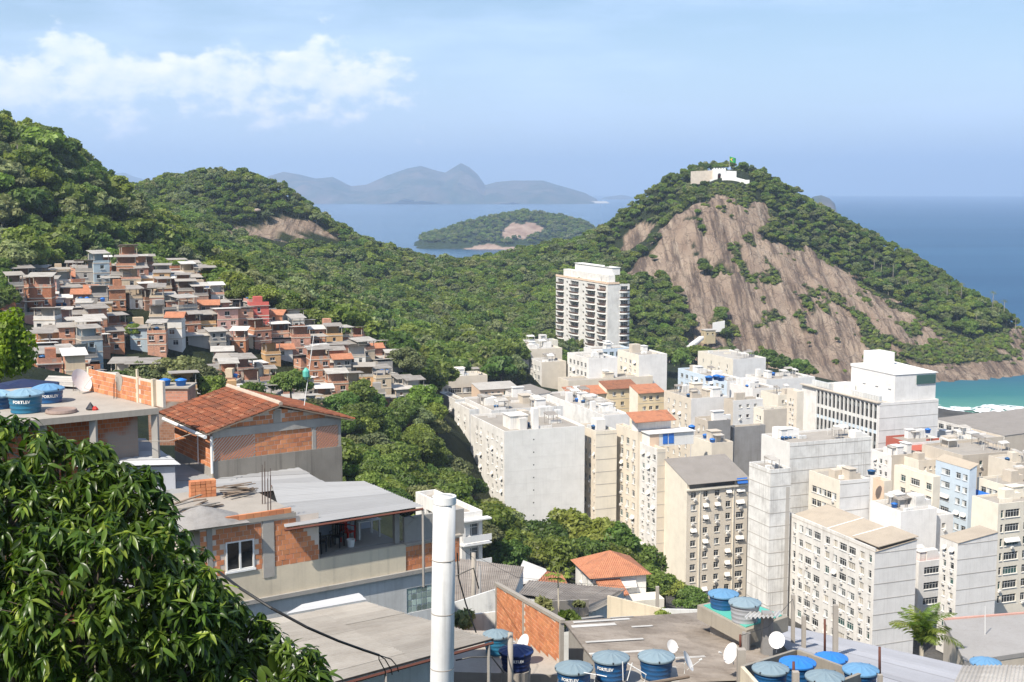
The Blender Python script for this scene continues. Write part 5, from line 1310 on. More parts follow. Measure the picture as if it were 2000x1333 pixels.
# ------------------------------------------------------------------ fort on the hilltop
def fort():
    wm = wallmat('fort_white', (0.84, 0.82, 0.78), 0.1)
    fr = Frame(at(1393, 351, 806), 4); e = empty('hilltop_fort', fr.o, fr.rz); e.scale = (.72, .72, .72); props(e, label='whitewashed fort with an arched gateway, ramp and long wall on the hilltop', cat='fort')
    # gate block with arch
    L, Hh = 11.0, 9.2; mb = MB(); cx, r, zs = 5.4, 1.5, 3.6; N = 10
    arc = [(cx - r, 0)] + [(cx + r * math.cos(math.pi - math.pi * i / N), zs + r * 1.2 * math.sin(math.pi * i / N)) for i in range(N + 1)] + [(cx + r, 0)]
    mb.quad((-3, 0, -4), (L, 0, -4), (L, 0, 0), (-3, 0, 0)); mb.quad((0, 0, 0), (cx - r, 0, 0), (cx - r, 0, Hh), (0, 0, Hh)); mb.quad((cx + r, 0, 0), (L, 0, 0), (L, 0, Hh), (cx + r, 0, Hh))
    for i in range(1, N + 1): mb.quad((arc[i][0], 0, arc[i][1]), (arc[i + 1][0], 0, arc[i + 1][1]), (arc[i + 1][0], 0, Hh), (arc[i][0], 0, Hh))
    for i in range(len(arc) - 1): mb.quad((arc[i][0], 0, arc[i][1]), (arc[i][0], 2.5, arc[i][1]), (arc[i + 1][0], 2.5, arc[i + 1][1]), (arc[i + 1][0], 0, arc[i + 1][1]))
    mb.quad((0, 0, -4), (0, 0, Hh), (0, 6, Hh), (0, 6, -4)); mb.quad((0, 0, Hh), (L, 0, Hh), (L, 6, Hh), (0, 6, Hh)); mb.quad((L, 0, Hh), (L, 0, -4), (L, 6, -4), (L, 6, Hh))
    for k in range(5): mb.box(0.2 + k * 2.3, 1.5 + k * 2.3, 0.0, 0.6, Hh, Hh + 0.8)
    mb.build('gatehouse', wm, e)
    MB().box(cx - r, cx + r, 2.4, 2.5, 0, zs + 2).build('gate', plain('gate_red', (0.16, 0.03, 0.03)), e)
    MB().prism([(L, 0.5), (20.5, 0.5), (20.5, 2), (L, 2)], -6, [7.6, 7.2, 7.2, 7.6]).build('upper_wall', wm, e)
    MB().prism([(6.5, -6), (27, -9.4), (27, -8.6), (6.5, -5.2)], -9, [5.0, -0.6, -0.6, 5.0]).prism([(21, -9.7), (29.5, -9.8), (29.5, -9.3), (21, -9.2)], -12, -0.4).build('ramp_wall', wm, e)
    MB().prism([(-19, 3), (0, 3.2), (0, 4.2), (-19, 4)], -4, [7.0, 8.0, 8.0, 7.0]).build('long_wall', wallmat('fort_long_wall', (0.62, 0.53, 0.43), 0.5), e)
    p = at(1424, 338, 812)
    f = empty('flag', p, 0.1, label='green and yellow flag with a blue disc flying on the hilltop fort', cat='flag')
    MB().tube([(0, 0, -3), (0, 0, 10.5)], [0.12, 0.07], 6).build('flagpole', TRIMW, f)
    g = MB(); nx, ny = 10, 5; Lf, Hf = 4.6, 3.2; P = lambda u, v: (0.1 + Lf * u * 0.9, 0.35 * math.sin(u * 7), 10.2 - Hf * (1 - v) - u * 1.1)
    for i in range(nx):
        for j in range(ny): g.quad(P(i / nx, j / ny), P((i + 1) / nx, j / ny), P((i + 1) / nx, (j + 1) / ny), P(i / nx, (j + 1) / ny))
    cloth = g.build('cloth', plain('flag_green', (0.02, 0.30, 0.06), 0.7), f)
    off = lambda p: (p[0], p[1] - 0.03, p[2])
    rh = MB(); rh.poly([off(P(0.08, .5)), off(P(0.5, 0.08)), off(P(0.92, .5)), off(P(0.5, 0.92))]); rh.build('rhombus', plain('flag_yellow', (0.75, 0.60, 0.03), 0.7), cloth)
    c = P(0.5, 0.5); ds = MB(); ds.poly([(c[0] + 0.62 * math.cos(a), c[1] - 0.12, c[2] + 0.62 * math.sin(a)) for a in [i * math.pi / 6 for i in range(12)]]); ds.build('disc', plain('flag_blue', (0.01, 0.04, 0.25), 0.7), cloth)
    # small stone hut and wall on the rock, stairs below
    q = at(1378, 658, 633); h = empty('rock_hut', (q.x, q.y, q.z - 0.6), R(18), label='small weathered stone hut on the lower rock face', cat='hut')
    hm = wallmat('hut_stone', (0.55, 0.45, 0.27), 0.5)
    mb = MB(); facade(mb, (0, 0, 0), (1, 0, 0), (0, -1, 0), 5.5, -3, 3.6, [(0.8, 1.4, 0.9, 1.0), (3.6, 1.4, 0.9, 1.0)], 0); facade(mb, (0, 0, 0), (0, 1, 0), (-1, 0, 0), 5, -3, 3.6, [(1.8, 0.3, 1.0, 2.0)], 0)
    mb.quad((5.5, 0, -3), (5.5, 5, -3), (5.5, 5, 3.6), (5.5, 0, 3.6)); mb.build('wall', hm, h); MB().box(-0.3, 5.8, -0.3, 5.2, 3.6, 3.9).build('roof', ROOF_PALE, h)
    for s in (0.8, 3.6): put('window', win_mesh(0.9, 1.0, 'd'), h, (s, 0.15, 1.4))
    a, b = at(1392, 632, 646), at(1408, 628, 648); mb = MB(); mb.prism([(a.x, a.y), (b.x, b.y), (b.x, b.y + .6), (a.x, a.y + .6)], a.z - 6, [a.z + 0.2, b.z + 0.5, b.z + .5, a.z + .2])
    mb2 = MB(); mb2.prism([(a.x, a.y), (b.x + 2, b.y), (b.x + 2, b.y + 0.6), (a.x, a.y + 0.6)], a.z - 4.5, [a.z + .3, b.z + .3, b.z + .3, a.z + .3])
    props(mb2.build('retaining_wall', wm), label='short white retaining wall on the rock above the stone hut', cat='wall')
    st = empty('rock_stairs', at(1350, 678, 622), 0, label='pale concrete stairway climbing the rock to the stone hut', cat='stairs')
    p0 = at(1346, 676, 616); p1 = at(1370, 658, 629); o = st.location
    for k in range(16):
        q = p0.lerp(p1, k / 15) - o; MB().box(q.x - 1.2, q.x + 1.2, q.y, q.y + 1.0, q.z - 1.5, q.z + 0.15).build('step', W_GREY, st)
    # rooftop boulder on the mid hill
    q = at(503, 408, 735); rng = np.random.default_rng(4)
    V, Fc = [], []; n, m = 12, 8
    for j in range(m + 1):
        for i in range(n):
            th = math.pi * j / m; ph = 2 * math.pi * i / n; r = 1.7 * (0.8 + 0.35 * vnoise(np.array([i * 0.7 + 3]), np.array([j * 0.8]), 4)[0])
            V.append((r * math.sin(th) * math.cos(ph), r * math.sin(th) * math.sin(ph), r * 0.85 * math.cos(th)))
    for j in range(m):
        for i in range(n): Fc.append((j * n + i, (j + 1) * n + i, (j + 1) * n + (i + 1) % n, j * n + (i + 1) % n))
    me = bpy.data.meshes.new('boulder'); me.from_pydata(V, [], Fc); me.materials.append(wallmat('boulder_stone', (0.32, 0.25, 0.20), 0.8)); me.polygons.foreach_set('use_smooth', [True] * len(Fc))
    props(put('boulder', me, None, q - Vector((0, 0, .9)), scale=(1.2, 1, .7)), label='pale round boulder poking out of the trees on the middle hill', cat='boulder')
fort()

# ------------------------------------------------------------------ near houses: materials
def nearbrick():
    t = NT('hollow_brick'); r = t.rnd()
    c = t.mix(t.ramp(r, 0, 1), (0.62, 0.265, 0.125), (0.52, 0.195, 0.095))
    c = t.hsv(c, v=t.ramp(t.math('FRACT', t.math('MULTIPLY', r, 7.3)), 0, 1, 0.82, 1.12))
    st = t.noise(1.0, 4, 0.6, stretch=(1, 1, 34)); n = t.noise(6, 5, 0.65)
    c = t.mix(t.ramp(n, 0.5, 0.8, 0, 0.45), c, (0.30, 0.20, 0.15)); c = t.mix(t.ramp(t.noise(1.5, 4), 0.55, 0.8, 0, 0.5), c, (0.16, 0.085, 0.06))
    t.bump(st, 0.4, 0.01); return t.done(c, 0.9, 0.15)
BRICK = nearbrick()
MORTAR = wallmat('mortar', (0.66, 0.56, 0.47), 0.3); CONC = wallmat('concrete_raw', (0.36, 0.335, 0.30), 0.65, scale=2.0); CONC_L = wallmat('concrete_pale', (0.36, 0.32, 0.27), 0.5, scale=2.0)
CREAM_OLD = wallmat('plaster_old_cream', (0.70, 0.60, 0.44), 0.55, streak=0.6, scale=1.2); PLAST_W = wallmat('plaster_whitewash', (0.62, 0.62, 0.60), 0.6, scale=2.0)
ZINC = corrmat('zinc_grey', (0.31, 0.31, 0.31), dirt=0.10); ZINC_L = corrmat('zinc_pale', (0.43, 0.435, 0.44), dirt=0.12); FIB = corrmat('fibre_cement_weathered', (0.33, 0.285, 0.24), dirt=0.7); FIB_L = corrmat('fibre_cement_light', (0.31, 0.285, 0.25), dirt=0.4)
LAV = corrmat('lacquered_pale', (0.34, 0.345, 0.37), dirt=0.12)
WOODM = plain('old_timber', (0.20, 0.15, 0.11), 0.9, 0.3); RUST = plain('rust_post', (0.13, 0.045, 0.03), 0.8, 0.2); REBAR = plain('rebar', (0.09, 0.06, 0.05), 0.8)
PVC = plain('pvc_white', (0.78, 0.77, 0.74), 0.35, 0.03, 0.5, 0.1); BLACKC = plain('cable_black', (0.015, 0.015, 0.015), 0.5); GRAVEL = wallmat('gravel', (0.33, 0.31, 0.29), 0.7, scale=8, bump=0.8)
CHAIR_D = plain('plastic_dark', (0.03, 0.03, 0.035), 0.4); CHAIR_R = plain('plastic_red', (0.45, 0.03, 0.02), 0.4); CHAIR_W = plain('plastic_white', (0.72, 0.71, 0.68), 0.4)
TEAL = plain('teal_sheet', (0.10, 0.42, 0.34), 0.6); TANK_GREY = plain('tank_grey', (0.33, 0.34, 0.36), 0.5, 0.05); TANK_NAVY = plain('tank_navy', (0.012, 0.03, 0.12), 0.45); LID_BLUE = plain('lid_blue', (0.03, 0.19, 0.55), 0.45, 0.05); LID_MID = plain('lid_mid_blue', (0.12, 0.26, 0.42), 0.5, 0.05)
LID_GREY = plain('lid_grey', (0.20, 0.27, 0.31), 0.6, 0.08); TANK_PET = plain('tank_petrol', (0.02, 0.14, 0.24), 0.45, 0.08)
BW, BH = 0.30, 0.20
_bm = {}
def brick_mesh(w, d=0.1, h=0.176):
    k = round(w, 2)
    if k not in _bm:
        mb = MB(); c = 0.006
        mb.prism([(c, 0), (k - c, 0), (k, c), (k, d), (0, d), (0, c)], 0.0, h); _bm[k] = mb.mesh('brick', BRICK)
    return _bm[k]
def lay(e, s0, s1, z0, z1, axis='front', off=0.0, keep=None, bw=BW, bh=BH, seed=0):
    """courses of separate hollow blocks on a wall plane of thing e; returns count"""
    rng = random.Random(seed); n = 0; r = 0; z = z0
    while z + bh * 0.8 <= z1 + 0.01:
        s = s0 - (bw / 2 if r % 2 else 0)
        while s < s1 - 0.06:
            a, b = max(s, s0), min(s + bw, s1)
            if b - a > 0.07 and (keep is None or keep((a + b) / 2, z + bh / 2)):
                w = max(0.08, round((b - a - 0.024) / 0.04) * 0.04 if b - a < bw - 0.01 else b - a - 0.024); j = rng.uniform(-0.006, 0.006)
                if axis == 'front': put('brick', brick_mesh(w), e, (a + 0.012, off + j, z + 0.011))
                else: put('brick', brick_mesh(w), e, (off + j, b - 0.012, z + 0.011), -math.pi / 2)
                n += 1
            s += bw
        z += bh; r += 1
    return n
def sheet(e, P0, P1, P2, P3, mat, w=1.05, pitch=0.18, amp=0.026, nl=1, name='roof_sheet', seed=1, lap=0.06, trap=False):
    """corrugated sheets, ridges along P0>P1, strips across P0>P3; points in world, children of e (unrotated root)"""
    o = e.location; P0, P1, P2, P3 = [Vector(p) - o for p in (P0, P1, P2, P3)]
    W_ = ((P3 - P0).length + (P2 - P1).length) / 2; n = max(1, round(W_ / w)); rng = random.Random(seed)
    nrm = (P1 - P0).cross(P3 - P0).normalized(); nrm = nrm if nrm.z > 0 else -nrm
    for i in range(n):
        for l in range(nl):
            a0 = i / n - (lap / W_ if i else 0); a1 = (i + 1) / n; l0 = l / nl - (0.02 if l else 0); l1 = (l + 1) / nl
            k = max(4, int(W_ * (a1 - a0) / pitch * 6)); V = []; Fc = []; lift = rng.uniform(0, 0.012) + 0.008 * ((i + l) % 2)
            l1j = l1 + (rng.uniform(-0.006, 0.010) if l == nl - 1 else 0)
            for j in range(k + 1):
                t = a0 + (a1 - a0) * j / k; ph = t * W_ / pitch
                hgt = amp * math.sin(2 * math.pi * ph) if not trap else amp * max(-1, min(1, 2.4 * math.sin(2 * math.pi * ph)))
                for q in (l0, l1j):
                    p = (P0.lerp(P1, q)).lerp(P3.lerp(P2, q), t); V.append(tuple(p + nrm * (hgt + lift)))
            for j in range(k): Fc.append((2 * j, 2 * j + 1, 2 * j + 3, 2 * j + 2))
            me = bpy.data.meshes.new(name); me.from_pydata(V, [], Fc); me.materials.append(mat); me.polygons.foreach_set('use_smooth', [True] * len(Fc)); put(name, me, e)
def skirt(e, pts, drop, mat, base=None, name='wall', inset=0.25):
    """walls under a roof: closed prism below the outline"""
    o = e.location; c = sum((Vector(p) for p in pts), Vector()) / len(pts)
    q = [Vector(p) + (c - Vector(p)).normalized() * inset - o for p in pts]
    a = sum(q[i].x * q[(i + 1) % len(q)].y - q[(i + 1) % len(q)].x * q[i].y for i in range(len(q)))
    if a < 0: q = q[::-1]
    zb = min(h1(p[0], p[1]) for p in pts) - 1.0 - o.z if base is None else base - o.z
    MB().prism([(p.x, p.y) for p in q], zb, [p.z - drop for p in q]).build(name, mat, e)
def text_mesh(s, size, r, mat):
    cu = bpy.data.curves.new('lettering', 'FONT'); cu.body = s; cu.size = size; cu.align_x = 'CENTER'; cu.resolution_u = 2; cu.offset = 0.006
    ob = bpy.data.objects.new('lettering', cu); me = bpy.data.meshes.new_from_object(ob); bpy.data.objects.remove(ob)
    for v in me.vertices:
        a = v.co.x / r; rr = r + 0.012; v.co = (rr * math.sin(a), -rr * math.cos(a), v.co.y)
    me.materials.clear(); me.materials.append(mat); return me
def big_tank(p, label, body=TANK_BLUE, lid=LID_PALE, r=0.74, h=0.95, text=None, face=0.0, lidr=1.06, group='water tanks on near roofs', ped=0.10):
    """round polyethylene tank: ribbed tapering body, rim, radially pressed lid. p = centre of the lid's rim"""
    e = empty('water_tank', (p[0], p[1], p[2] - h), face, label=label, cat='water tank', group=group)
    prof = [(r * 0.80, 0)]
    for k in range(4):
        z = h * (0.08 + 0.21 * k); rr = r * (0.81 + 0.16 * (z / h)); prof += [(rr, z), (rr + 0.018, z + h * 0.03), (rr + 0.018, z + h * 0.07), (rr + 0.006, z + h * 0.10)]
    prof += [(r * 0.99, h * 0.93), (r * 1.0, h)]
    MB().lathe(prof, 28).build('body', body, e, smooth=True)
    lb = MB(); n = 36; R1 = r * lidr; rings = [(R1, -0.09), (R1 * 1.015, -0.03), (R1, 0.0), (R1 * 0.86, 0.03), (R1 * 0.45, 0.13), (R1 * 0.12, 0.19)]
    for i, (rr, z) in enumerate(rings):
        for j in range(n):
            a = 2 * math.pi * j / n; rib = (0.022 if j % 3 == 0 else 0.0) if 2 < i < 5 else 0; lb.v.append((rr * math.cos(a), rr * math.sin(a), h + z + rib))
    for i in range(len(rings) - 1):
        for j in range(n): lb.f.append((i * n + j, i * n + (j + 1) % n, (i + 1) * n + (j + 1) % n, (i + 1) * n + j)); lb.m.append(0)
    lb.f.append(tuple((len(rings) - 1) * n + j for j in range(n))); lb.m.append(0)
    L_ = lb.build('lid', lid, e)
    for k in range(4): MB().box(-0.03, 0.03, -R1 - 0.012, -R1 + 0.05, h - 0.06, h + 0.02).build('lid_clip', CHAIR_D, L_, (0, 0, 0), 0.5 + k * math.pi / 2)
    if text: put('lettering', text_mesh(text, 0.17, r * 0.945, CHAIR_W), e, (0, 0, h * 0.60))
    MB().lathe([(r * 0.86, -ped), (r * 0.9, 0.0)], 20).build('base', CONC_L, e)
    return e
def dish(p, az, el, label, r=0.42, h=0.6, mat=None):
    e = empty('satellite_dish', (p[0], p[1], p[2] - h), az, label=label, cat='satellite dish', group='satellite dishes on near roofs')
    MB().tube([(0, 0.08, 0), (0, 0.08, h * 0.85), (0, 0.02, h)], 0.022, 6).build('mast', ALU, e)
    n, m = 20, 5; V = [(0, 0, 0)]; Fc = []; ce, se = math.cos(el), math.sin(el)
    for i in range(1, m + 1):
        for j in range(n):
            a = 2 * math.pi * j / n; q = r * i / m; x, z, y = q * math.cos(a), q * math.sin(a) * 1.08, -0.22 * (q / r) ** 2 * r
            V.append((x, y * ce - z * se * -1 * -1, h + z * ce + y * -se * -1 * -1))
    V = []
    V.append((0, 0, h))
    for i in range(1, m + 1):
        for j in range(n):
            a = 2 * math.pi * j / n; q = r * i / m; x, z, y = q * math.cos(a), q * math.sin(a) * 1.08, -0.22 * (q / r) ** 2 * r
            V.append((x, y * ce + z * se, h + z * ce - y * se))
    for j in range(n): Fc.append((0, 1 + j, 1 + (j + 1) % n))
    for i in range(m - 1):
        for j in range(n): Fc.append((1 + i * n + j, 1 + (i + 1) * n + j, 1 + (i + 1) * n + (j + 1) % n, 1 + i * n + (j + 1) % n))
    me = bpy.data.meshes.new('reflector'); me.from_pydata(V, [], Fc); me.materials.append(mat or DISH_W); me.polygons.foreach_set('use_smooth', [True] * len(Fc)); put('reflector', me, e)
    f = Vector((0, -0.62 * r / 0.42 * ce - 0.1, h + 0.62 * r / 0.42 * se - 0.1)); mb = MB(); mb.tube([(0, 0 - 0.02, h - r * 0.98 * ce), f], 0.013, 5); a_ = mb.build('arm', ALU, e)
    MB().tube([f, f + Vector((0, 0.12 * ce, -0.12 * se))], 0.035, 8).build('receiver', CHAIR_W, a_)
    return e
def post(p0, p1, r, mat, name, label, cat, group=None, square=False):
    p0, p1 = Vector(p0), Vector(p1); mb = MB()
    if square:
        d = p1 - p0; mb.prism([(-r, -r), (r, -r), (r, r), (-r, r)], 0, d.z); mb.v = [(x + d.x * z / d.z, y + d.y * z / d.z, z) for x, y, z in mb.v]
    else: mb.tube([Vector((0, 0, 0)), (p1 - p0) * 0.5, p1 - p0], [r * 1.05, r, r * 0.95], 12)
    return props(mb.build(name, mat, None, p0, smooth=not square), label=label, cat=cat, group=group)
def wallseg(e, A, B, h0, h1_, mat, th=0.14, name='wall', drop=None):
    """upright wall between ground points A,B (tops given): world points at the top edge; h0 depth below the top"""
    o = e.location; A, B = Vector(A) - o, Vector(B) - o; d = (B - A); d.z = 0; d.normalize(); n = Vector((-d.y, d.x, 0)) * th
    pts = [A, B, B + n, A + n]
    return MB().prism([(p.x, p.y) for p in pts], [A.z - h0, B.z - h1_, B.z - h1_, A.z - h0], [A.z, B.z, B.z, A.z]).build(name, mat, e)

# ------------------------------------------------------------------ tile-roofed brick house
def tile_house():
    fr = Frame(at(415, 845, 54), 34); F_ = fr.front; L = F_(664, 822)[0]; La = fr.left(342, 803)[0] + 0.2
    e = empty('tile_roofed_house', fr.o, fr.rz, label='raw brick house with an old clay tile roof and two lattice panels', cat='house')
    zt = 0.10; zbm = -0.26; zb = (F_(415, 899)[1] + F_(663, 874)[1]) / 2; sa = F_(543, 790)[0]; za = F_(543, 797)[1]; zg = h1(fr.o.x, fr.o.y) - fr.o.z - 1
    ph = lambda s: zt + (za - zt) * (s / sa if s < sa else (L - s) / (L - sa))
    # core (mortar) walls, set back behind the blocks
    MB().prism([(0.02, 0.012), (L - 0.02, 0.012), (L - 0.02, 0.13), (0.02, 0.13)], zb, zbm).build('front_core', MORTAR, e)
    g = MB(); pr = [(0.05, zt), (L - 0.05, zt), (L - .05, zt + 0.01), (sa, za - 0.03), (0.05, zt + 0.01)]
    g.poly([(s, 0.012, z) for s, z in pr]); g.poly([(s, 0.13, z) for s, z in pr[::-1]]); g.build('gable_core', MORTAR, e)
    MB().box(0.012, 0.13, 0.14, La, zg, zt - 0.02).build('left_core', MORTAR, e); MB().box(L - 0.13, L - 0.012, 0.14, La, zb, zt).box(0.2, L - 0.2, La - 0.13, La, zb, zt).build('back_wall', MORTAR, e)
    MB().box(-0.03, L + 0.03, -0.05, 0.14, zbm, zt).build('ring_beam', CONC, e)
    MB().box(-0.02, L + 0.05, -0.06, 0.135, zg, zb).box(L - 0.1, L + 0.05, 0.135, La, zg, zb).build('plinth_wall', wallmat('concrete_streaked', (0.27, 0.24, 0.20), 0.9, streak=1.0, scale=2.0), e)
    sl, sr = F_(498, 870)[0], F_(611, 860)[0]
    lay(e, sl, sr - 0.02, zb, zbm, off=0.0, seed=1)
    lay(e, 0.5, L - 0.4, zt + 0.01, za, off=0.0, keep=lambda s, z: z + 0.08 < ph(s) and abs(s - sa) > 0.28, seed=2)
    lay(e, 0.15, La, zb - 0.35, zt - 0.30, 'left', 0.0, seed=3)
    MB().box(-0.012, 0.0, 0.14, La, zg, zb - 0.36).box(-0.012, 0, 0.14, La, zt - 0.3, zt - .03).build('render_patch', CONC, e)
    MB().box(sa - 0.24, sa + 0.1, -0.02, 0.12, zt, za - 0.12).build('king_post', CONC_L, e); MB().box(sr - 0.02, sr + 0.14, -0.03, 0.12, zb, zbm).build('pier', CONC, e); MB().box(L - 0.1, L + 0.03, -0.03, 0.14, zb, zbm).build('pier', CONC, e)
    def lattice(s0, s1, nm):
        mb = MB(); d = 0.15; h = zbm - zb; k = 0.026
        n = int((s1 - s0 + h) / d)
        for i in range(n + 1):
            for sg in (0, 1):
                a = i * d; pts = []
                z0_, z1_ = max(0, a - (s1 - s0)), min(h, a)
                if z1_ - z0_ < 0.03: continue
                x0, x1 = a - z0_, a - z1_
                if sg: x0, x1 = (s1 - s0) - x0, (s1 - s0) - x1
                y = -0.02 if sg else 0.02
                mb.prism([(s0 + x0 - k, y), (s0 + x0 + k, y), (s0 + x0 + k, y + 0.05), (s0 + x0 - k, y + 0.05)], zb + z0_, zb + z1_)
                b = len(mb.v) - 4
                for q in range(4): mb.v[b + q] = (mb.v[b + q][0] + (x1 - x0), mb.v[b + q][1], mb.v[b + q][2])
        mb.build(nm, BRICK, e)
    lattice(0.06, sl - 0.03, 'lattice_panel'); lattice(sr + 0.16, L - 0.12, 'lattice_panel')
    # the tiles: barrel columns, one course over the next
    f2 = Frame(fr.w(sa, 0, 0), 34); yr, zr = f2.left(447, 757); yr = min(max(yr, 4.0), 12)
    t = NT('clay_tile'); isl = t.N.new('ShaderNodeNewGeometry').outputs['Random Per Island']
    c = t.mix(t.ramp(isl, 0, 1), (0.30, 0.10, 0.05), (0.17, 0.065, 0.04)); c = t.mix(t.ramp(t.noise(0.9, 6, 0.7), 0.47, 0.7, 0, 0.75), c, (0.075, 0.045, 0.035)); c = t.mix(t.ramp(t.noise(2.4, 5, 0.7), 0.55, 0.7, 0, 0.55), c, (0.48, 0.27, 0.16)); t.done(c, 0.9, 0.15)
    rng = random.Random(2)
    for nm, se, sgn in (('left_slope', -0.35, -1), ('right_slope', L + 0.55, 1)):
        ze = ph(0) - 0.12 if sgn < 0 else zt - 0.22
        A = Vector((sa, -0.3, za + 0.16)); B = Vector((se, -0.3, ze + 0.05)); dn = (B - A); ln = dn.length; dn.normalize(); nr = Vector((-dn.z, 0, dn.x)) if sgn > 0 else Vector((dn.z, 0, -dn.x)); nr = nr if nr.z > 0 else -nr
        nc = int((yr + 0.55) / 0.2); nrw = int(ln / 0.36) + 1; V = []; Fc = []
        for i in range(nc):
            for j in range(nrw):
                s0 = j * 0.36; s1 = min(s0 + 0.42, ln + 0.05); jit = rng.uniform(-0.02, 0.02); b = len(V)
                for q, s in enumerate((s0, s1)):
                    for k in range(5):
                        a = math.pi * k / 4; rr = 0.085 + 0.012 * q
                        p = A + dn * (s + jit) + Vector((0, i * 0.2 + 0.1 - math.cos(a) * rr * 1.15 + jit * 0.4, 0)) + nr * (math.sin(a) * 0.065 + (0.03 if q == 0 else 0.045) + (0.0 if q else -0.02)); V.append(tuple(p))
                for k in range(4): Fc.append((b + k, b + k + 1, b + 5 + k + 1, b + 5 + k))
        me = bpy.data.meshes.new('roof_tiles'); me.from_pydata(V, [], Fc); me.materials.append(t.mat); o = put('roof_tiles', me, e); o["kind"] = 'stuff'
        bd = MB(); k_ = nr * -0.06; y1 = -0.3 + yr + 0.55
        q = [A, B, B + Vector((0, y1 + 0.3, 0)), A + Vector((0, y1 + 0.3, 0))]; bd.poly(q if sgn < 0 else q[::-1]); bd.poly([p + k_ for p in (q[::-1] if sgn < 0 else q)])
        for i in range(4): bd.quad(q[i], q[(i + 1) % 4], q[(i + 1) % 4] + k_, q[i] + k_)
        bd.build('roof_board', WOODM, e)
    n = int((yr + 0.5) / 0.34)
    for k in range(n): MB().tube([(sa, -0.3 + k * 0.34, za + 0.22), (sa, 0.08 + k * 0.34, za + 0.235)], [0.10, 0.12], 8).build('ridge_tile', wallmat('ridge_mortar', (0.50, 0.38, 0.29), 0.5), e)
    MB().tube([(-0.42, -0.25, ph(0) - 0.22), (-0.42, La + 0.2, ph(0) - 0.22)], 0.085, 8).build('gutter', PVC, e)
    MB().tube([(-0.10, -0.10, ph(0) - 0.25), (-0.10, -0.10, zb - 0.5)], 0.06, 8).build('downpipe', PVC, e)
    MB().tube([(-0.08, 1.6, ph(0) - 0.5), (-0.08, 1.6, zb - 0.4)], 0.03, 6).build('pipe', PVC, e)
    m0 = at(590, 775, 58); m1 = at(613, 655, 59.5)
    a = empty('antenna_mast', m0, label='thin leaning antenna mast behind the tiled roof', cat='antenna'); MB().tube([(0, 0, -1.0), (m1 - m0)], [0.022, 0.014], 6).build('mast', ALU, a)
    q = (m1 - m0) * 0.80
    MB().tube([q + Vector((-0.35, 0, 0)), q + Vector((0.35, 0, 0.12))], 0.012, 5).build('crossbar', ALU, a); MB().lathe([(0.05, -.2), (0.16, -0.05), (0.16, 0.2), (0.05, 0.35)], 8).build('cloth_bundle', TEAL, a, (m1 - m0) * 0.34)
tile_house()

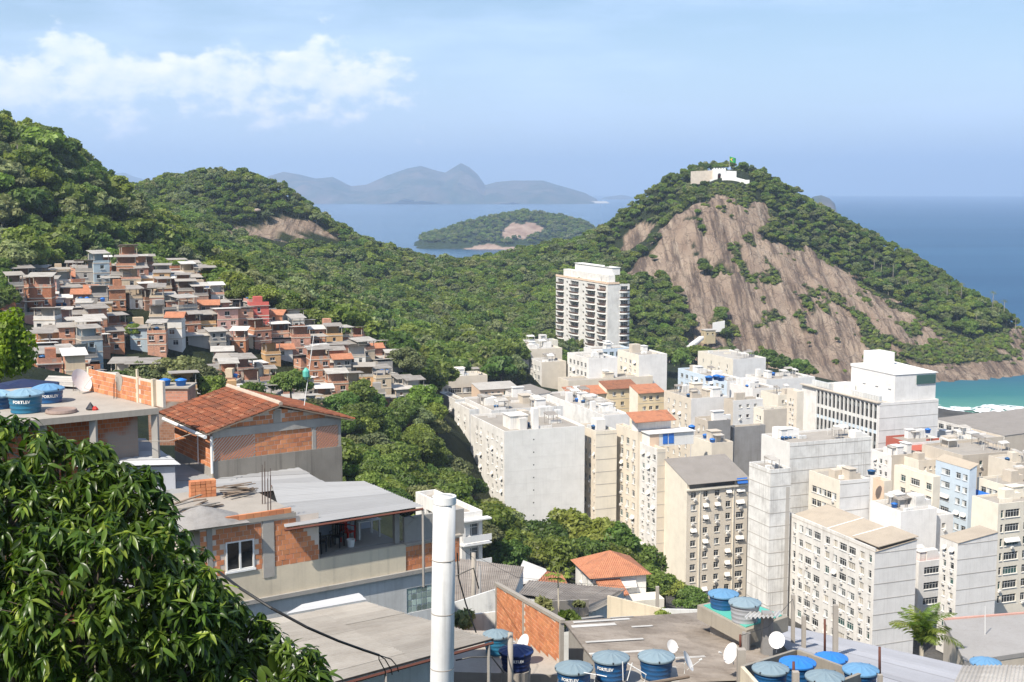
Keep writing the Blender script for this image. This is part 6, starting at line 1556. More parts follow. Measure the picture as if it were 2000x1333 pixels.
# ------------------------------------------------------------------ left terrace house
def terrace_house():
    zs = at(310, 797, 53).z; A = lambda px, py: atz(px, py, zs)
    e = empty('terrace_house', A(310, 797), label='unfinished brick house with a flat concrete terrace and raised brick wall at the left', cat='house'); o = e.location
    pts = [A(310, 797), A(171, 762), A(60, 757), A(-160, 775), A(-160, 842), A(21, 825)]
    MB().prism([((p - o).x, (p - o).y) for p in pts], -0.26, 0.0).build('terrace_slab', CONC_L, e)
    d = (A(21, 825) - A(310, 797)); d.normalize(); nn = Vector((d.y, -d.x, 0)); nn = nn if nn.y > 0 else -nn
    rz = math.atan2(-d.y, -d.x)
    f = Frame(o, math.degrees(rz)); e2 = e
    # columns under the slab edge and recessed brick walls
    zb = h1(o.x, o.y) - o.z - 2
    for px in (305, 184, 85):
        q = A(px, 797 + (310 - px) * 0.094) + nn * 0.2 - o; MB().box(q.x - 0.13, q.x + 0.13, q.y - 0.13, q.y + 0.13, zb, -0.262).build('column', CONC, e)
    P = A(275, 801) + nn * 0.9 - o; Q = A(10, 826) + nn * 0.9 - o; ln = (Q - P).length
    mb = MB(); n2 = nn * 0.12
    mb.prism([(Q.x, Q.y), (P.x, P.y), ((P + n2).x, (P + n2).y), ((Q + n2).x, (Q + n2).y)], zb, -0.27); mb.build('recessed_wall', BR_RED, e)
    q = P - nn * 0.15; r_ = P + nn * 4; MB().prism([(P.x, P.y), (P.x + 0.12, P.y + 0.05), (r_.x + .12, r_.y), (r_.x, r_.y)], zb, -0.28).build('side_wall', BR_RED, e)
    MB().box(0, 0, 0, 0, 0, 0) if False else None
    # raised brick wall along the right side
    B0 = A(172, 763); B1 = A(300, 794); L = (B1 - B0).length; ang = math.degrees(math.atan2((B0 - B1).y, (B0 - B1).x))
    w = empty('parapet_wall', B0, math.atan2((B1 - B0).y, (B1 - B0).x), label='raised orange brick wall with a grey patch on the left terrace', cat='wall')
    t0 = 43 / F * B0.y; t1 = 52 / F * B1.y
    top = lambda s: t0 + (t1 - t0) * s / L
    MB().prism([(0, 0.012), (L, 0.012), (L, 0.12), (0, 0.12)], 0, [top(0) - 0.02, top(L) - 0.02, top(L) - .02, top(0) - .02]).build('core', MORTAR, w)
    lay(w, 0.12, L - 0.10, 0.0, 1.3, keep=lambda s, z: z + 0.06 < top(s) and abs(s - L * 0.78) > 0.13, seed=4)
    for s, hh, m in ((0.0, 0.1, CREAM_OLD), (L * 0.78 - 0.1, 0.02, W_PEACH), (L - 0.12, 0.05, CREAM_OLD)): MB().box(s, s + 0.16, -0.03, 0.14, 0, top(s) + hh).build('pier', m, w)
    MB().box(L * 0.75, L * 0.75 + 0.1, 0.02, 0.1, top(L * .75), top(L * .75) + 0.35).build('stub', CREAM_OLD, w)
    MB().poly([(L * 0.5 + 0.32 * math.cos(a) * (1 + .2 * math.sin(3 * a)), -0.012, 0.72 + 0.42 * math.sin(a)) for a in [i * 0.42 for i in range(15)]]).build('cement_patch', CONC_L, w)
    MB().box(L - 0.1, L + 0.6, 0.12, 0.24, 0, t1).build('return_wall', MORTAR, w)
    for px, py, n in ((143, 764, 3), (222, 779, 4)):
        q = A(px, py)
        b = empty('rebar_bundle', q, label='rusty starter bars sticking out of the %s of the left terrace' % ('back corner' if px < 180 else 'middle'), cat='rebar')
        for k in range(n): MB().tube([(0.12 * (k % 2), 0.12 * (k // 2), 0), (0.12 * (k % 2) + .02, 0.12 * (k // 2), 0.65 + 0.1 * k)], 0.012, 5).build('bar', REBAR, b)
    big_tank(at(49, 768, 52.0), 'petrol blue water tank with a pale lid at the front of the left terrace', TANK_PET, LID_PALE, 0.70, 0.85, text='FORTLEV', face=0.1)
    big_tank(at(93, 758, 54.5), 'darker blue water tank behind the front tank on the left terrace', TANK_BLUE, LID_MID, 0.66, 0.85, text='FORTLEV', face=0.5)
    big_tank(at(-6, 770, 53.0), 'blue water tank cut off by the left edge of the picture', TANK_BLUE, LID_PALE, 0.66, 0.85)
    q = A(120, 806); props(MB().lathe([(0.62, 0), (0.64, 0.05), (0.60, 0.14), (0.56, 0.15), (0.50, 0.09), (0.02, 0.08)], 24).build('round_basin', plain('basin_brown', (0.26, 0.19, 0.16), 0.8), None, q, smooth=False), label='round shallow brown basin lying on the left terrace', cat='basin')
    q = A(177, 801); b = empty('rag_bag', q, label='crumpled dark and red bag on the edge of the left terrace', cat='bag')
    MB().lathe([(0.16, 0), (0.2, 0.06), (0.1, 0.2), (0.02, 0.32)], 7).build('cloth', CHAIR_D, b); MB().lathe([(0.13, 0), (0.14, 0.06), (0.05, 0.16)], 7).build('red_cloth', CHAIR_R, b, (0.2, -0.05, 0))
    dish(at(157, 745, 57), R(150 - 90), R(28), 'white satellite dish at the back of the left terrace', 0.52, 0.75)
    # canopy tents and shed behind
    for px, py, d, s, lab in ((45, 742, 63, 1.6, 'dark blue peaked canopy behind the left terrace'), (0, 752, 60, 1.3, 'dark blue canopy at the left edge behind the tanks')):
        q = at(px, py, d); c = empty('canopy', (q.x, q.y, q.z - 1.6), 0.3, label=lab, cat='canopy'); m = plain('canopy_navy', (0.012, 0.022, 0.07), 0.7)
        MB().poly([(-s, -s, 1.2), (s, -s, 1.2), (0, 0, 1.65)]).poly([(s, -s, 1.2), (s, s, 1.2), (0, 0, 1.65)]).poly([(s, s, 1.2), (-s, s, 1.2), (0, 0, 1.65)]).poly([(-s, s, 1.2), (-s, -s, 1.2), (0, 0, 1.65)]).build('top', m, c)
        v = MB()
        for (a, b) in (((-s, -s), (s, -s)), ((s, -s), (s, s)), ((s, s), (-s, s)), ((-s, s), (-s, -s))): v.quad((a[0], a[1], 0.95), (b[0], b[1], 0.95), (b[0], b[1], 1.2), (a[0], a[1], 1.2))
        v.build('valance', m, c)
        for a, b in ((-s, -s), (s, -s), (s, s), (-s, s)): MB().tube([(a, b, -1.6), (a, b, 1.2)], 0.03, 6).build('leg', ALU, c)
    e = empty('sheet_roof_shed', at(90, 765, 72), label='low shed with crumpled pale roof sheets behind the left terrace', cat='shed')
    c = [at(80, 752, 70), at(150, 757, 68), at(152, 737, 78), at(95, 735, 80)]; sheet(e, *c, COR_PALE, seed=6); skirt(e, c, 0.1, P_GREY)
    e = empty('brick_hut', at(333, 790, 95), label='small brick hut with two blue tanks left of the tiled roof', cat='hut')
    o = e.location; c = at(333, 757, 95) - o
    MB().box(-1.2, 1.3, 0, 2.5, -3, c.z - 0.12).build('wall', BR_RED, e); MB().box(-1.3, 1.4, -0.1, 2.6, c.z - 0.12, c.z).build('roof', CONC_L, e); MB().box(-1.5, 2.0, -0.7, -0.01, -3, c.z - 1.0).build('lower_wall', BR_BRN, e)
    for k in (0, 1): roof_tank(o + Vector((-0.6 + k * 1.2, 0.9, c.z)), 0.42, 0.5, TANK_BR, 'small blue tank on the brick hut left of the tiled roof', 'pair of tanks on the brick hut')
terrace_house()

# ------------------------------------------------------------------ brick house with the covered terrace
def brick_house():
    fr = Frame(at(793, 1116, 48.5), 33); F_ = fr.front; e = empty('brick_terrace_house', fr.o, fr.rz, label='orange brick house with a white window and a covered terrace above an old cream wall', cat='house')
    S = lambda px, py=1100: F_(px, py)[0]
    zc = (F_(793, 1066)[1] + F_(545, 1104)[1]) / 2                     # top of the cream wall
    zsl = (F_(575, 1008)[1] + F_(420, 1032)[1]) / 2                    # underside of the slab
    s0 = S(392); sj = S(624); sz = 0.0; D = 6.5; zg = h1(fr.o.x, fr.o.y) - fr.o.z - 4
    MB().box(s0, 0, 0, 0.15, 0, zc).build('cream_wall', CREAM_OLD, e)
    MB().box(s0, 0.0, 0.151, D, zc - 0.12, zc - 0.01).build('terrace_floor', CONC_L, e)
    MB().box(s0 - 0.1, S(846, 1130), -0.10, 0.2, -0.16, -0.002).build('ledge', CONC, e)
    # lower storey with glass blocks
    g0, g1 = S(796, 1170), S(846, 1168); gz0, gz1 = F_(820, 1195)[1], F_(820, 1147)[1]
    mb = MB(); Lw = S(848, 1150) - s0; facade(mb, (s0, 0.06, 0), (1, 0, 0), (0, -1, 0), Lw, zg, -0.162, [(g0 - s0, gz0, g1 - g0, gz1 - gz0)], 0, 0.12); mb.build('lower_wall', PLAST_W, e)
    gm = glass('glass_block', (0.30, 0.37, 0.33), 0.25); gb = MB().box(0.022, (g1 - g0) / 5 - 0.022, 0.02, 0.09, 0.022, (gz1 - gz0) / 4 - 0.022).mesh('glass_block', gm)
    gw = MB(); gw.box(g0, g1, 0.11, 0.20, gz0, gz1); gwo = gw.build('glass_block_window', PLAST_W, e)
    for i in range(5):
        for j in range(4): put('glass_block', gb, gwo, (g0 + (g1 - g0) * i / 5, 0.07, gz0 + (gz1 - gz0) * j / 4))
    # brick storey with window
    w0, w1 = S(441, 1085), S(496, 1080); wz0 = (F_(441, 1117)[1] + F_(495, 1110)[1]) / 2; wz1 = (F_(441, 1060)[1] + F_(495, 1052)[1]) / 2
    cA, cB = S(513, 1060), S(535, 1060)
    core = MB(); facade(core, (s0, 0.012, 0), (1, 0, 0), (0, -1, 0), sj - s0, zc, zsl - 0.001, [(w0 - s0, wz0, w1 - w0, wz1 - wz0)], 0, 0.1); core.quad((s0, 0.13, zc), (s0, D, zc), (s0, D, zsl), (s0, 0.013, zsl)); core.build('brick_core', MORTAR, e)
    lay(e, s0, cA - 0.02, zc, zsl, keep=lambda s, z: not (w0 - 0.06 < s < w1 + 0.06 and wz0 - 0.02 < z < wz1 + 0.04) and abs(s - S(412, 1050)) > 0.12, seed=7, bw=0.29, bh=0.19)
    step = lambda z: sj - max(0, (z - zc - 0.55)) * 0.95
    lay(e, cB + 0.02, sj + 0.02, zc, zsl, keep=lambda s, z: s < step(z), seed=8, bw=0.29, bh=0.19)
    MB().box(cA, cB, -0.03, 0.14, zc - 0.35, zsl).build('column', CONC, e); MB().box(S(410, 1050) - 0.12, S(410, 1050) + 0.08, -0.02, 0.14, zc, zsl).build('column', CONC, e)
    win = MB(); W_ = w1 - w0; Hh = wz1 - wz0; k = 0.05
    for (a, b, c, d) in ((0, W_, 0, k), (0, W_, Hh - k, Hh), (0, k, k, Hh - k), (W_ - k, W_, k, Hh - k), (W_ / 2 - 0.035, W_ / 2 + 0.035, k, Hh - k)): win.box(a, b, -0.03, 0.06, c, d)
    wo = win.build('window', PVC, e, (w0, 0, wz0)); gd = glass('glass_black', (0.02, 0.022, 0.022), 0.08)
    MB().quad((k, 0.03, k), (W_ / 2 - .035, 0.03, k), (W_ / 2 - .035, 0.03, Hh - k), (k, 0.03, Hh - k)).build('pane', gd, wo); MB().quad((W_ / 2 + .035, 0.03, k), (W_ - k, 0.03, k), (W_ - k, 0.03, Hh - k), (W_ / 2 + .035, 0.03, Hh - k)).build('pane', gd, wo)
    MB().box(-0.05, W_ + 0.05, -0.06, 0.0, -0.07, -0.005).build('sill', PVC, wo)
    # roof slab with a brick kerb
    sR = S(577, 1000)
    MB().box(s0 - 0.2, sR, -0.06, 5.2, zsl, zsl + 0.16).build('roof_slab', CONC_L, e)
    kb = S(420, 1025); n = int((sR - kb) / 0.29)
    for i in range(n): put('brick', brick_mesh(0.28), e, (kb + i * 0.29, -0.05, zsl + 0.165))
    # covered terrace: back wall, posts, side
    zr = F_(790, 988)[1]
    MB().box(sj - 2.2, 0.1, 3.0, 3.12, zc, zr - 0.15).build('inner_wall', wallmat('paint_bluish', (0.42, 0.45, 0.52), 0.3), e); MB().box(sj - 0.5, sj - 0.38, 0.16, 3.0, zc, zr - .2).build('inner_side_wall', wallmat('paint_bluish', (0.42, 0.45, 0.52), 0.3), e)
    for px in (783, 737, 692): MB().box(S(px, 1040) - 0.10, S(px, 1040) + 0.10, 0.3 if px > 750 else 1.6, 0.5 if px > 750 else 1.8, zc, zr - 0.02).build('terrace_post', CONC, e)
    MB().box(S(668, 1040), 0.1, 0.6, 0.72, zc, zc + 0.01).build('floor_strip', CONC, e)
    MB().box(S(700, 1040), S(740, 1040), 2.9, 2.99, zc + 0.7, zc + 1.3).build('inner_shelf', TRIMW, e)
    # grey side wall and brick pier beyond the terrace
    x2 = S(848, 1090); MB().box(0.05, x2 + 1.5, 0.2, 0.34, F_(820, 1060)[1], F_(820, 1010)[1]).build('side_wall', CONC, e)
    MB().box(0.01, x2 + 1.2, 0.05, 0.34, 0, F_(820, 1062)[1]).build('pier_core', MORTAR, e); lay(e, 0.02, x2 + 1.2, 0.0, F_(820, 1062)[1], off=0.035, seed=9, bw=0.29, bh=0.19)
    MB().box(0.0, x2 + 1.3, -0.02, 0.5, F_(820, 1062)[1], F_(820, 1062)[1] + 0.08).build('coping', CONC_L, e)
    MB().tube([(-0.3, 0.2, zr - 0.4), (0.0, 0.1, zr - 0.9), (0.9, 0.1, F_(845, 1000)[1])], 0.012, 5).build('wire', CONC_L, e)
    # things standing on it
    W = lambda s, y, z: fr.w(s, y, z)
    zt_ = zsl + 0.165
    # brick stack
    A_ = atz(398, 972, fr.o.z + zt_); st = empty('brick_stack', A_, R(25), label='stack of hollow bricks on the slab roof', cat='bricks')
    rng = random.Random(3)
    for k in range(5):
        for i in range(5): put('brick', brick_mesh(0.19), st, (-0.5 + i * 0.2 + rng.uniform(-.01, .01), rng.uniform(-.01, .01), k * 0.13), 0).scale = (1, 3.4, 0.68)
    A_ = atz(455, 968, fr.o.z + zt_); tm = empty('timber_heap', A_, R(20), label='heap of old boards beside the brick stack on the slab roof', cat='timber')
    for k in range(13):
        b = MB().box(-0.75, 0.75, -0.05, 0.05, 0, 0.025).build('board', WOODM, tm, (rng.uniform(-.3, .3), rng.uniform(-.45, .45), 0.02 + k * 0.032)); b.rotation_euler = (0, rng.uniform(-.08, .08), rng.gauss(0, 0.35)); b.scale = (rng.uniform(.6, 1.1), rng.uniform(.6, 1.2), 1)
    A_ = atz(375, 995, fr.o.z + zt_); t2 = empty('board_heap', A_, R(30), label='pale broken boards at the left corner of the slab roof', cat='timber')
    for k in range(7):
        b = MB().box(-0.8, 0.8, -0.06, 0.06, 0, 0.03).build('board', FIB_L if k % 2 else WOODM, t2, (rng.uniform(-.4, .4), rng.uniform(-.4, .3), 0.03 + k * 0.05)); b.rotation_euler = (0, rng.uniform(-.15, .15), rng.gauss(0.3, 0.5))
    A_ = atz(392, 1018, fr.o.z + zt_); xs = np.linspace(-1, 1, 26); X, Y = np.meshgrid(xs, xs); rr = np.sqrt(X ** 2 + Y ** 2); Z = np.clip(1 - rr, -0.05, 1) ** 0.9 * 0.55 + fbm(X * 9 + 5, Y * 9, 3, 8) * 0.12 * (rr < 1) - 0.03; Z = np.nan_to_num(Z, nan=-0.03)
    idx = np.arange(26 * 26).reshape(26, 26); fq = np.stack([idx[:-1, :-1], idx[:-1, 1:], idx[1:, 1:], idx[1:, :-1]], -1).reshape(-1, 4)
    props(put('gravel_pile', np_mesh('gravel_pile', np.stack([X.ravel() * 1.5, Y.ravel() * 0.95, Z.ravel()], 1), fq, GRAVEL, False), None, A_, R(30)), label='pile of grey gravel on the slab roof', cat='gravel', kind=None)
    for px, py in ((512, 985), (523, 1000)):
        q = atz(px, py, fr.o.z + zt_); b = empty('rebar_bundle', q, label='tall starter bars on the %s of the brick house slab' % ('inner part' if px < 518 else 'front edge'), cat='rebar')
        for k in range(4): MB().tube([(0.1 * (k % 2), 0.1 * (k // 2), -0.05), (0.1 * (k % 2) + .02, 0.1 * (k // 2), 1.25 + 0.12 * k)], 0.011, 5).build('bar', REBAR, b)
    def chair(s, y, z, rz, m, lab, white=False):
        c = empty('plastic_chair', W(s, y, z), fr.rz + rz, label=lab, cat='chair')
        MB().box(-.21, .21, -.21, .21, .40, .43).build('seat', m, c); bk = MB()
        for k in range(5): bk.box(-.2 + k * .085, -.15 + k * .085, .19, .22, .43, .82)
        bk.box(-.21, .21, .185, .225, .80, .86).build('backrest', m, c)
        for a, b in ((-.19, -.19), (.19, -.19), (-.19, .19), (.19, .19)): MB().box(a - .02, a + .02, b - .02, b + .02, 0, .4).build('leg', m, c)
        for a in (-.22, .22): MB().box(a - .02, a + .02, -.2, .2, .60, .63).box(a - .02, a + .02, -.2, -.16, .43, .6).build('armrest', m, c)
    chair(S(636, 1060) + 0.1, 0.8, zc, 2.2, CHAIR_D, 'dark plastic chair by the brick steps of the covered terrace')
    chair(S(715, 1050), 1.6, zc, 0.4, CHAIR_R, 'red plastic chair on the covered terrace')
    chair(S(690, 1050) - .1, 1.2, zc, -0.9, CHAIR_D, 'dark plastic chair facing the red chair on the covered terrace')
    t = empty('plastic_table', W(S(757, 1045), 1.9, zc), fr.rz, label='white plastic table at the right end of the covered terrace', cat='table')
    MB().box(-.5, .5, -.4, .4, .70, .74).build('table_top', CHAIR_W, t)
    for a, b in ((-.44, -.34), (.44, -.34), (-.44, .34), (.44, .34)): MB().box(a - .03, a + .03, b - .03, b + .03, 0, .7).build('leg', CHAIR_W, t)
    props(MB().lathe([(.13, 0), (.17, .3), (.165, .3), (.12, .02)], 14).build('bucket', CHAIR_W, None, W(S(705, 1050), 0.9, zc)), label='white bucket on the floor of the covered terrace', cat='bucket')
    # zinc roofs
    zz = fr.o.z + zr
    e1 = empty('zinc_roof', at(575, 1006, 48), label='pale zinc roof over the covered terrace', cat='roof')
    c = [fr.w(S(545, 1005), -.5, zr), fr.w(.5, -.5, zr), atz(712, 941, zz), atz(530, 945, zz)]
    sheet(e1, *c, ZINC, w=1.0, pitch=0.25, amp=0.022, trap=True, seed=11)
    b = MB(); o1 = e1.location
    b.tube([c[0] - o1 - Vector((0, 0, .1)), c[1] - o1 - Vector((0, 0, .1))], 0.05, 4); b.tube([c[3] - o1 - Vector((0, 0, .1)), c[2] - o1 - Vector((0, 0, .1))], 0.05, 4); b.build('purlin', RUST, e1)
    for q in (c[1], c[2], c[3]): MB().tube([q - o1 - Vector((0, 0, .12)), q - o1 - Vector((0, 0, 3.2))], 0.05, 6).build('support', CONC, e1)
    e2 = empty('zinc_roof', at(320, 990, 52), label='large pale zinc roof behind the slab roof with debris', cat='roof')
    c = [atz(318, 985, zz - .2), atz(640, 946, zz - .2), atz(571, 908, zz - .2), atz(250, 908, zz - .2)]
    sheet(e2, *c, ZINC, w=1.0, pitch=0.25, amp=0.02, trap=True, seed=12); skirt(e2, c, 0.12, CONC, inset=0.4)
    e3 = empty('zinc_roof', at(183, 910, 50), label='higher light zinc roof beside the mango crown', cat='roof')
    c = [atz(150, 912, zz + .9), atz(352, 908, zz + .9), atz(283, 857, zz + .9), atz(120, 857, zz + .9)]
    sheet(e3, *c, ZINC_L, w=1.0, pitch=0.25, amp=0.02, trap=True, seed=13); skirt(e3, c, 0.12, wallmat('wall_bluegrey', (0.40, 0.41, 0.44), 0.3), inset=0.35)
brick_house()

# ------------------------------------------------------------------ lower roofs
def lower_roofs():
    e = empty('corrugated_roof', at(672, 1333, 33), label='weathered corrugated roof in front of the cream wall', cat='roof')
    c = [at(655, 1335, 33.0), at(963, 1251, 36.5), at(716, 1178, 42.5), at(520, 1212, 42.0)]
    sheet(e, *[c[3], c[2], c[1], c[0]], FIB_L, w=1.0, pitch=0.20, amp=0.045, nl=2, seed=21)
    o = e.location
    b = MB(); b.tube([c[0] - o - Vector((0, 0, .08)), c[1] - o - Vector((0, 0, .08))], 0.05, 4); b.build('eave_beam', RUST, e)
    for t in (0.3, 0.62, 0.97):
        q = c[0].lerp(c[1], t) - o; MB().tube([q - Vector((0, 0, 0.1)), q - Vector((0, 0, 4.0))], 0.05, 6).build('support', CONC, e)
    q = [p + Vector((0, 0, -0.15)) for p in c]; skirt(e, [c[0].lerp(c[3], .25), c[1].lerp(c[2], .3), c[2], c[3]], 0.2, PLAST_W, inset=0.1)
    s = empty('loose_sheet', at(620, 1180, 43.5), label='strip of old zinc sheet along the foot of the cream wall', cat='sheet'); c2 = [at(560, 1200, 42.5), at(716, 1172, 43.5), at(700, 1160, 45.5), at(590, 1182, 45.0)]; sheet(s, *c2, ZINC_L, w=1.0, pitch=.2, seed=22)
    # black cable bundle
    cb = empty('power_cable', at(435, 1130, 30), label='thick black cable sagging over the corrugated roof', cat='cable'); o = cb.location
    pts = [at(px, py, d) - o for px, py, d in ((420, 1112, 31), (470, 1150, 30), (530, 1188, 29.5), (600, 1226, 29.5), (660, 1252, 30), (710, 1270, 31), (740, 1280, 32))]
    MB().tube(pts, 0.035, 6).build('cable', BLACKC, cb)
    for k, q in enumerate(((752, 1310), (764, 1308), (776, 1302))): MB().tube([pts[-1], at(q[0] - 12, 1288, 32.5) - o, at(q[0], q[1], 33) - o, at(q[0] + 2, q[1] + 10, 33.2) - o], 0.016, 5).build('strand', BLACKC, cb)
    # sunny yard with the gable-high brick wall
    N_, Fr_ = at(1098, 1212, 57), at(971, 1141, 66); ang = math.atan2((N_ - Fr_).y, (N_ - Fr_).x); L = math.hypot((N_ - Fr_).x, (N_ - Fr_).y)
    hn, hf = 83 / F * 57, 92 / F * 66
    w = empty('brick_boundary_wall', (Fr_.x, Fr_.y, Fr_.z - hf), ang, label='long orange brick wall with pale coping above the sunny yard', cat='wall')
    zt0, zt1 = hf, hf + (N_.z - Fr_.z); zb1 = zt1 - hn
    top = lambda s: zt0 + (zt1 - zt0) * s / L; bot = lambda s: zb1 * s / L
    # seen from the left: blocks on the outward face (local -y or +y towards the camera)
    side = 1 if (Vector((-math.sin(ang), math.cos(ang), 0)).dot(Vector((0, 0, 0)) - Vector(Fr_)) > 0) else -1
    MB().prism([(0, -0.06), (L, -0.06), (L, 0.06), (0, 0.06)], [-2, zb1 - 2, zb1 - 2, -2], [top(0) - .1, top(L) - .1, top(L) - .1, top(0) - .1]).build('core', MORTAR, w)
    face = empty('x', (0, 0, 0)) if False else None
    lay(w, 0.15, L - 0.12, min(0, zb1), max(zt0, zt1) - 0.1, off=-0.075, keep=lambda s, z: bot(s) < z + 0.06 < top(s) - 0.08 and abs(s - L * 0.46) > 0.14, seed=31, bw=0.31, bh=0.20)
    MB().prism([(-0.1, -0.12), (L + .1, -0.12), (L + .1, 0.12), (-0.1, 0.12)], [zt0 - .1, zt1 - .1, zt1 - .1, zt0 - .1], [zt0 + .06, zt1 + .06, zt1 + .06, zt0 + .06]).build('coping', CONC_L, w)
    for s in (0.0, L * 0.46 - .08, L - .12): MB().box(s, s + 0.16, -0.11, 0.08, bot(s) - 1, top(s)).build('pier', CONC_L, w)
    # yard floor and white wall
    e = empty('yard_terrace', at(980, 1300, 52), label='pale concrete yard below the orange brick wall', cat='terrace'); o = e.location
    zy = at(1080, 1300, 57).z
    pts = [atz(880, 1333, zy - .5), atz(1110, 1340, zy - .5), atz(1090, 1296, zy), atz(972, 1233, zy), atz(860, 1230, zy)]
    MB().prism([((p - o).x, (p - o).y) for p in pts], zy - 3 - o.z, zy - o.z).build('floor', CONC_L, e)
    wallseg(e, at(885, 1205, 66.5), at(972, 1195, 66.5), 1.6, 1.6, W_WHITE, name='white_wall'); wallseg(e, at(885, 1178, 70), at(972, 1150, 70), 2.5, 2.5, PLAST_W, name='white_gable')
    big_tank(at(970, 1238, 58.5), 'open-topped sea-blue tank in the sunny yard', TANK_PET, LID_GREY, 0.62, 0.95, ped=.6)
    big_tank(at(1008, 1270, 54), 'navy tank with white lettering under a dark cover in the sunny yard', TANK_NAVY, TANK_NAVY, 0.72, 0.85, text='FORTLEV', face=0.0, ped=.6)
    dish(at(1024, 1257, 57), R(-60), R(30), 'white satellite dish against the orange brick wall', 0.40, 0.6)
    post(at(997, 1400, 42), at(997, 1236, 42), 0.095, CONC_L, 'concrete_post', 'round concrete post in front of the navy tank', 'post')
    # large fibre-cement roof
    e = empty('corrugated_roof', at(1190, 1333, 52), label='large brown fibre-cement roof with white patch strips', cat='roof')
    B, D_, C, A = at(1196, 1340, 51.5), at(1565, 1325, 55), at(1376, 1196, 70), at(1100, 1214, 62)
    sheet(e, B, D_, C, A, FIB, w=1.0, pitch=0.20, amp=0.045, nl=3, seed=41); skirt(e, [B, D_, C, A], 0.15, CONC, inset=0.3)
    o = e.location; nrm = (D_ - B).cross(A - B).normalized(); nrm = nrm if nrm.z > 0 else -nrm
    bl = lambda u, v: B.lerp(D_, u).lerp(A.lerp(C, u), v)
    for k, (u0, u1, v, dv) in enumerate([(0.02, 0.30, 0.86, 0.035), (0.05, 0.42, 0.94, 0.03), (0.03, 0.38, 0.60, 0.022), (0.0, 0.35, 0.42, 0.028), (0.38, 0.52, 0.80, .02), (0.36, 0.62, 0.30, .02), (0.30, 0.46, 0.985, .014)]):
        P = [bl(u0, v) + nrm * .05, bl(u1, v) + nrm * .05, bl(u1, v + dv) + nrm * .05, bl(u0, v + dv) + nrm * .05]; sheet(e, *P, COR_WHITE, w=1.0, pitch=0.177, amp=.02, name='patch_sheet', seed=50 + k)
    for px, py, d, lab, bd in ((1121, 1303, 48.5, 'leftmost of three blue tanks at the front of the brown roof', TANK_BLUE), (1193, 1283, 49.5, 'middle of three blue tanks at the front of the brown roof', TANK_BLUE), (1282, 1281, 50, 'rightmost of three blue tanks at the front of the brown roof', TANK_BLUE)):
        big_tank(at(px, py, d), lab, bd, LID_GREY, 0.71, 0.9, text='FORTLEV' if px != 1282 else None, face=-0.45 if px > 1150 else -0.3)
    p = empty('pipework', at(1240, 1333, 48), label='white plastic pipes linking the three tanks', cat='pipe'); o = p.location
    for k, q in enumerate([[(1165, 1318), (1185, 1322)], [(1235, 1295), (1225, 1330)], [(1216, 1293), (1217, 1330)], [(1226, 1296), (1262, 1318), (1258, 1333)], [(1140, 1314), (1163, 1318), (1160, 1340)]]): MB().tube([at(a, b, 47.6) - o for a, b in q], 0.022, 6).build('pipe', PVC, p)
    tb = empty('tank_shelf', at(1240, 1330, 49), label='rough timber and concrete shelf under the three tanks', cat='shelf'); o = tb.location
    z_ = at(1282, 1281, 50).z - 1.0
    pts = [at(1085, 1340, 47), at(1330, 1330, 49), at(1320, 1318, 51.5), at(1090, 1325, 50)]; MB().prism([((p_ - o).x, (p_ - o).y) for p_ in pts], z_ - 1.6 - o.z, [at(1121, 1303, 48.5).z - 1.0 - o.z, z_ - o.z, z_ - o.z, at(1121, 1303, 48.5).z - 1.0 - o.z]).build('shelf', CONC, tb)
    MB().tube([at(1262, 1336, 47.5) - o, at(1345, 1322, 49) - o], 0.07, 7).build('log', WOODM, tb)
    dish(at(1341, 1293, 50), R(75), R(28), 'white satellite dish edge-on right of the three tanks', 0.40, 0.5); dish(at(1430, 1277, 54), R(-65), R(25), 'white satellite dish beside the rust-red post', 0.44, 0.5)
    dish(at(1517, 1251, 56), R(-12), R(26), 'round white satellite dish seen face-on above the brown roof', 0.36, 0.6); dish(at(1312, 1263, 56), R(30), R(30), 'small white satellite dish lying on the brown roof', 0.28, 0.25)
    # raised tank platform
    e = empty('tank_platform', at(1455, 1230, 60), label='raised concrete trough carrying a blue and a grey tank', cat='platform'); o = e.location
    zp = at(1458, 1207, 62).z; pts = [atz(1362, 1182, zp), atz(1458, 1232, zp), atz(1540, 1205, zp), atz(1440, 1165, zp)]
    MB().prism([((q - o).x, (q - o).y) for q in pts], zp - 0.75 - o.z, zp - o.z).build('trough', wallmat('concrete_mossy', (0.33, 0.29, 0.23), 0.8, scale=2.0), e)
    c = sum(pts, Vector()) / 4; q2 = [p_ + (c - p_) * 0.14 for p_ in pts]; MB().prism([((q - o).x, (q - o).y) for q in q2], zp - o.z, zp + 0.05 - o.z).build('teal_floor', TEAL, e)
    MB().prism([((q - o).x, (q - o).y) for q in [p_ + (c - p_) * 0.3 for p_ in pts]], zp - 6 - o.z, zp - 0.75 - o.z).build('support', CONC, e)
    b = pts[1] - o; MB().lathe([(0.2, zp - 1.1 - o.z), (0.22, zp - .1 - o.z)], 12, (b.x, b.y)).build('pillar', W_DGREY, e)
    big_tank(at(1413, 1159, 63.5), 'blue tank with a pale blue lid on the raised trough', TANK_BLUE, LID_MID, 0.74, 1.0, face=0.2); big_tank(at(1455, 1176, 61.5), 'grey tank beside the blue tank on the raised trough', TANK_GREY, LID_GREY, 0.76, 1.05)
    k = empty('small_canopy', at(1490, 1215, 59), label='small rippled white canopy next to the raised tanks', cat='canopy'); c = [at(1452, 1208, 58.5), at(1518, 1206, 58.5), at(1527, 1195, 61), at(1465, 1196, 61)]; sheet(k, c[0], c[3], c[2], c[1], COR_WHITE, w=1.2, pitch=.2, amp=.05, seed=61)
    o = k.location; MB().box((c[1] - o).x - .5, (c[1] - o).x, 0.3, 0.8, -2.5, (c[1] - o).z - .1).build('post', W_DGREY, k)
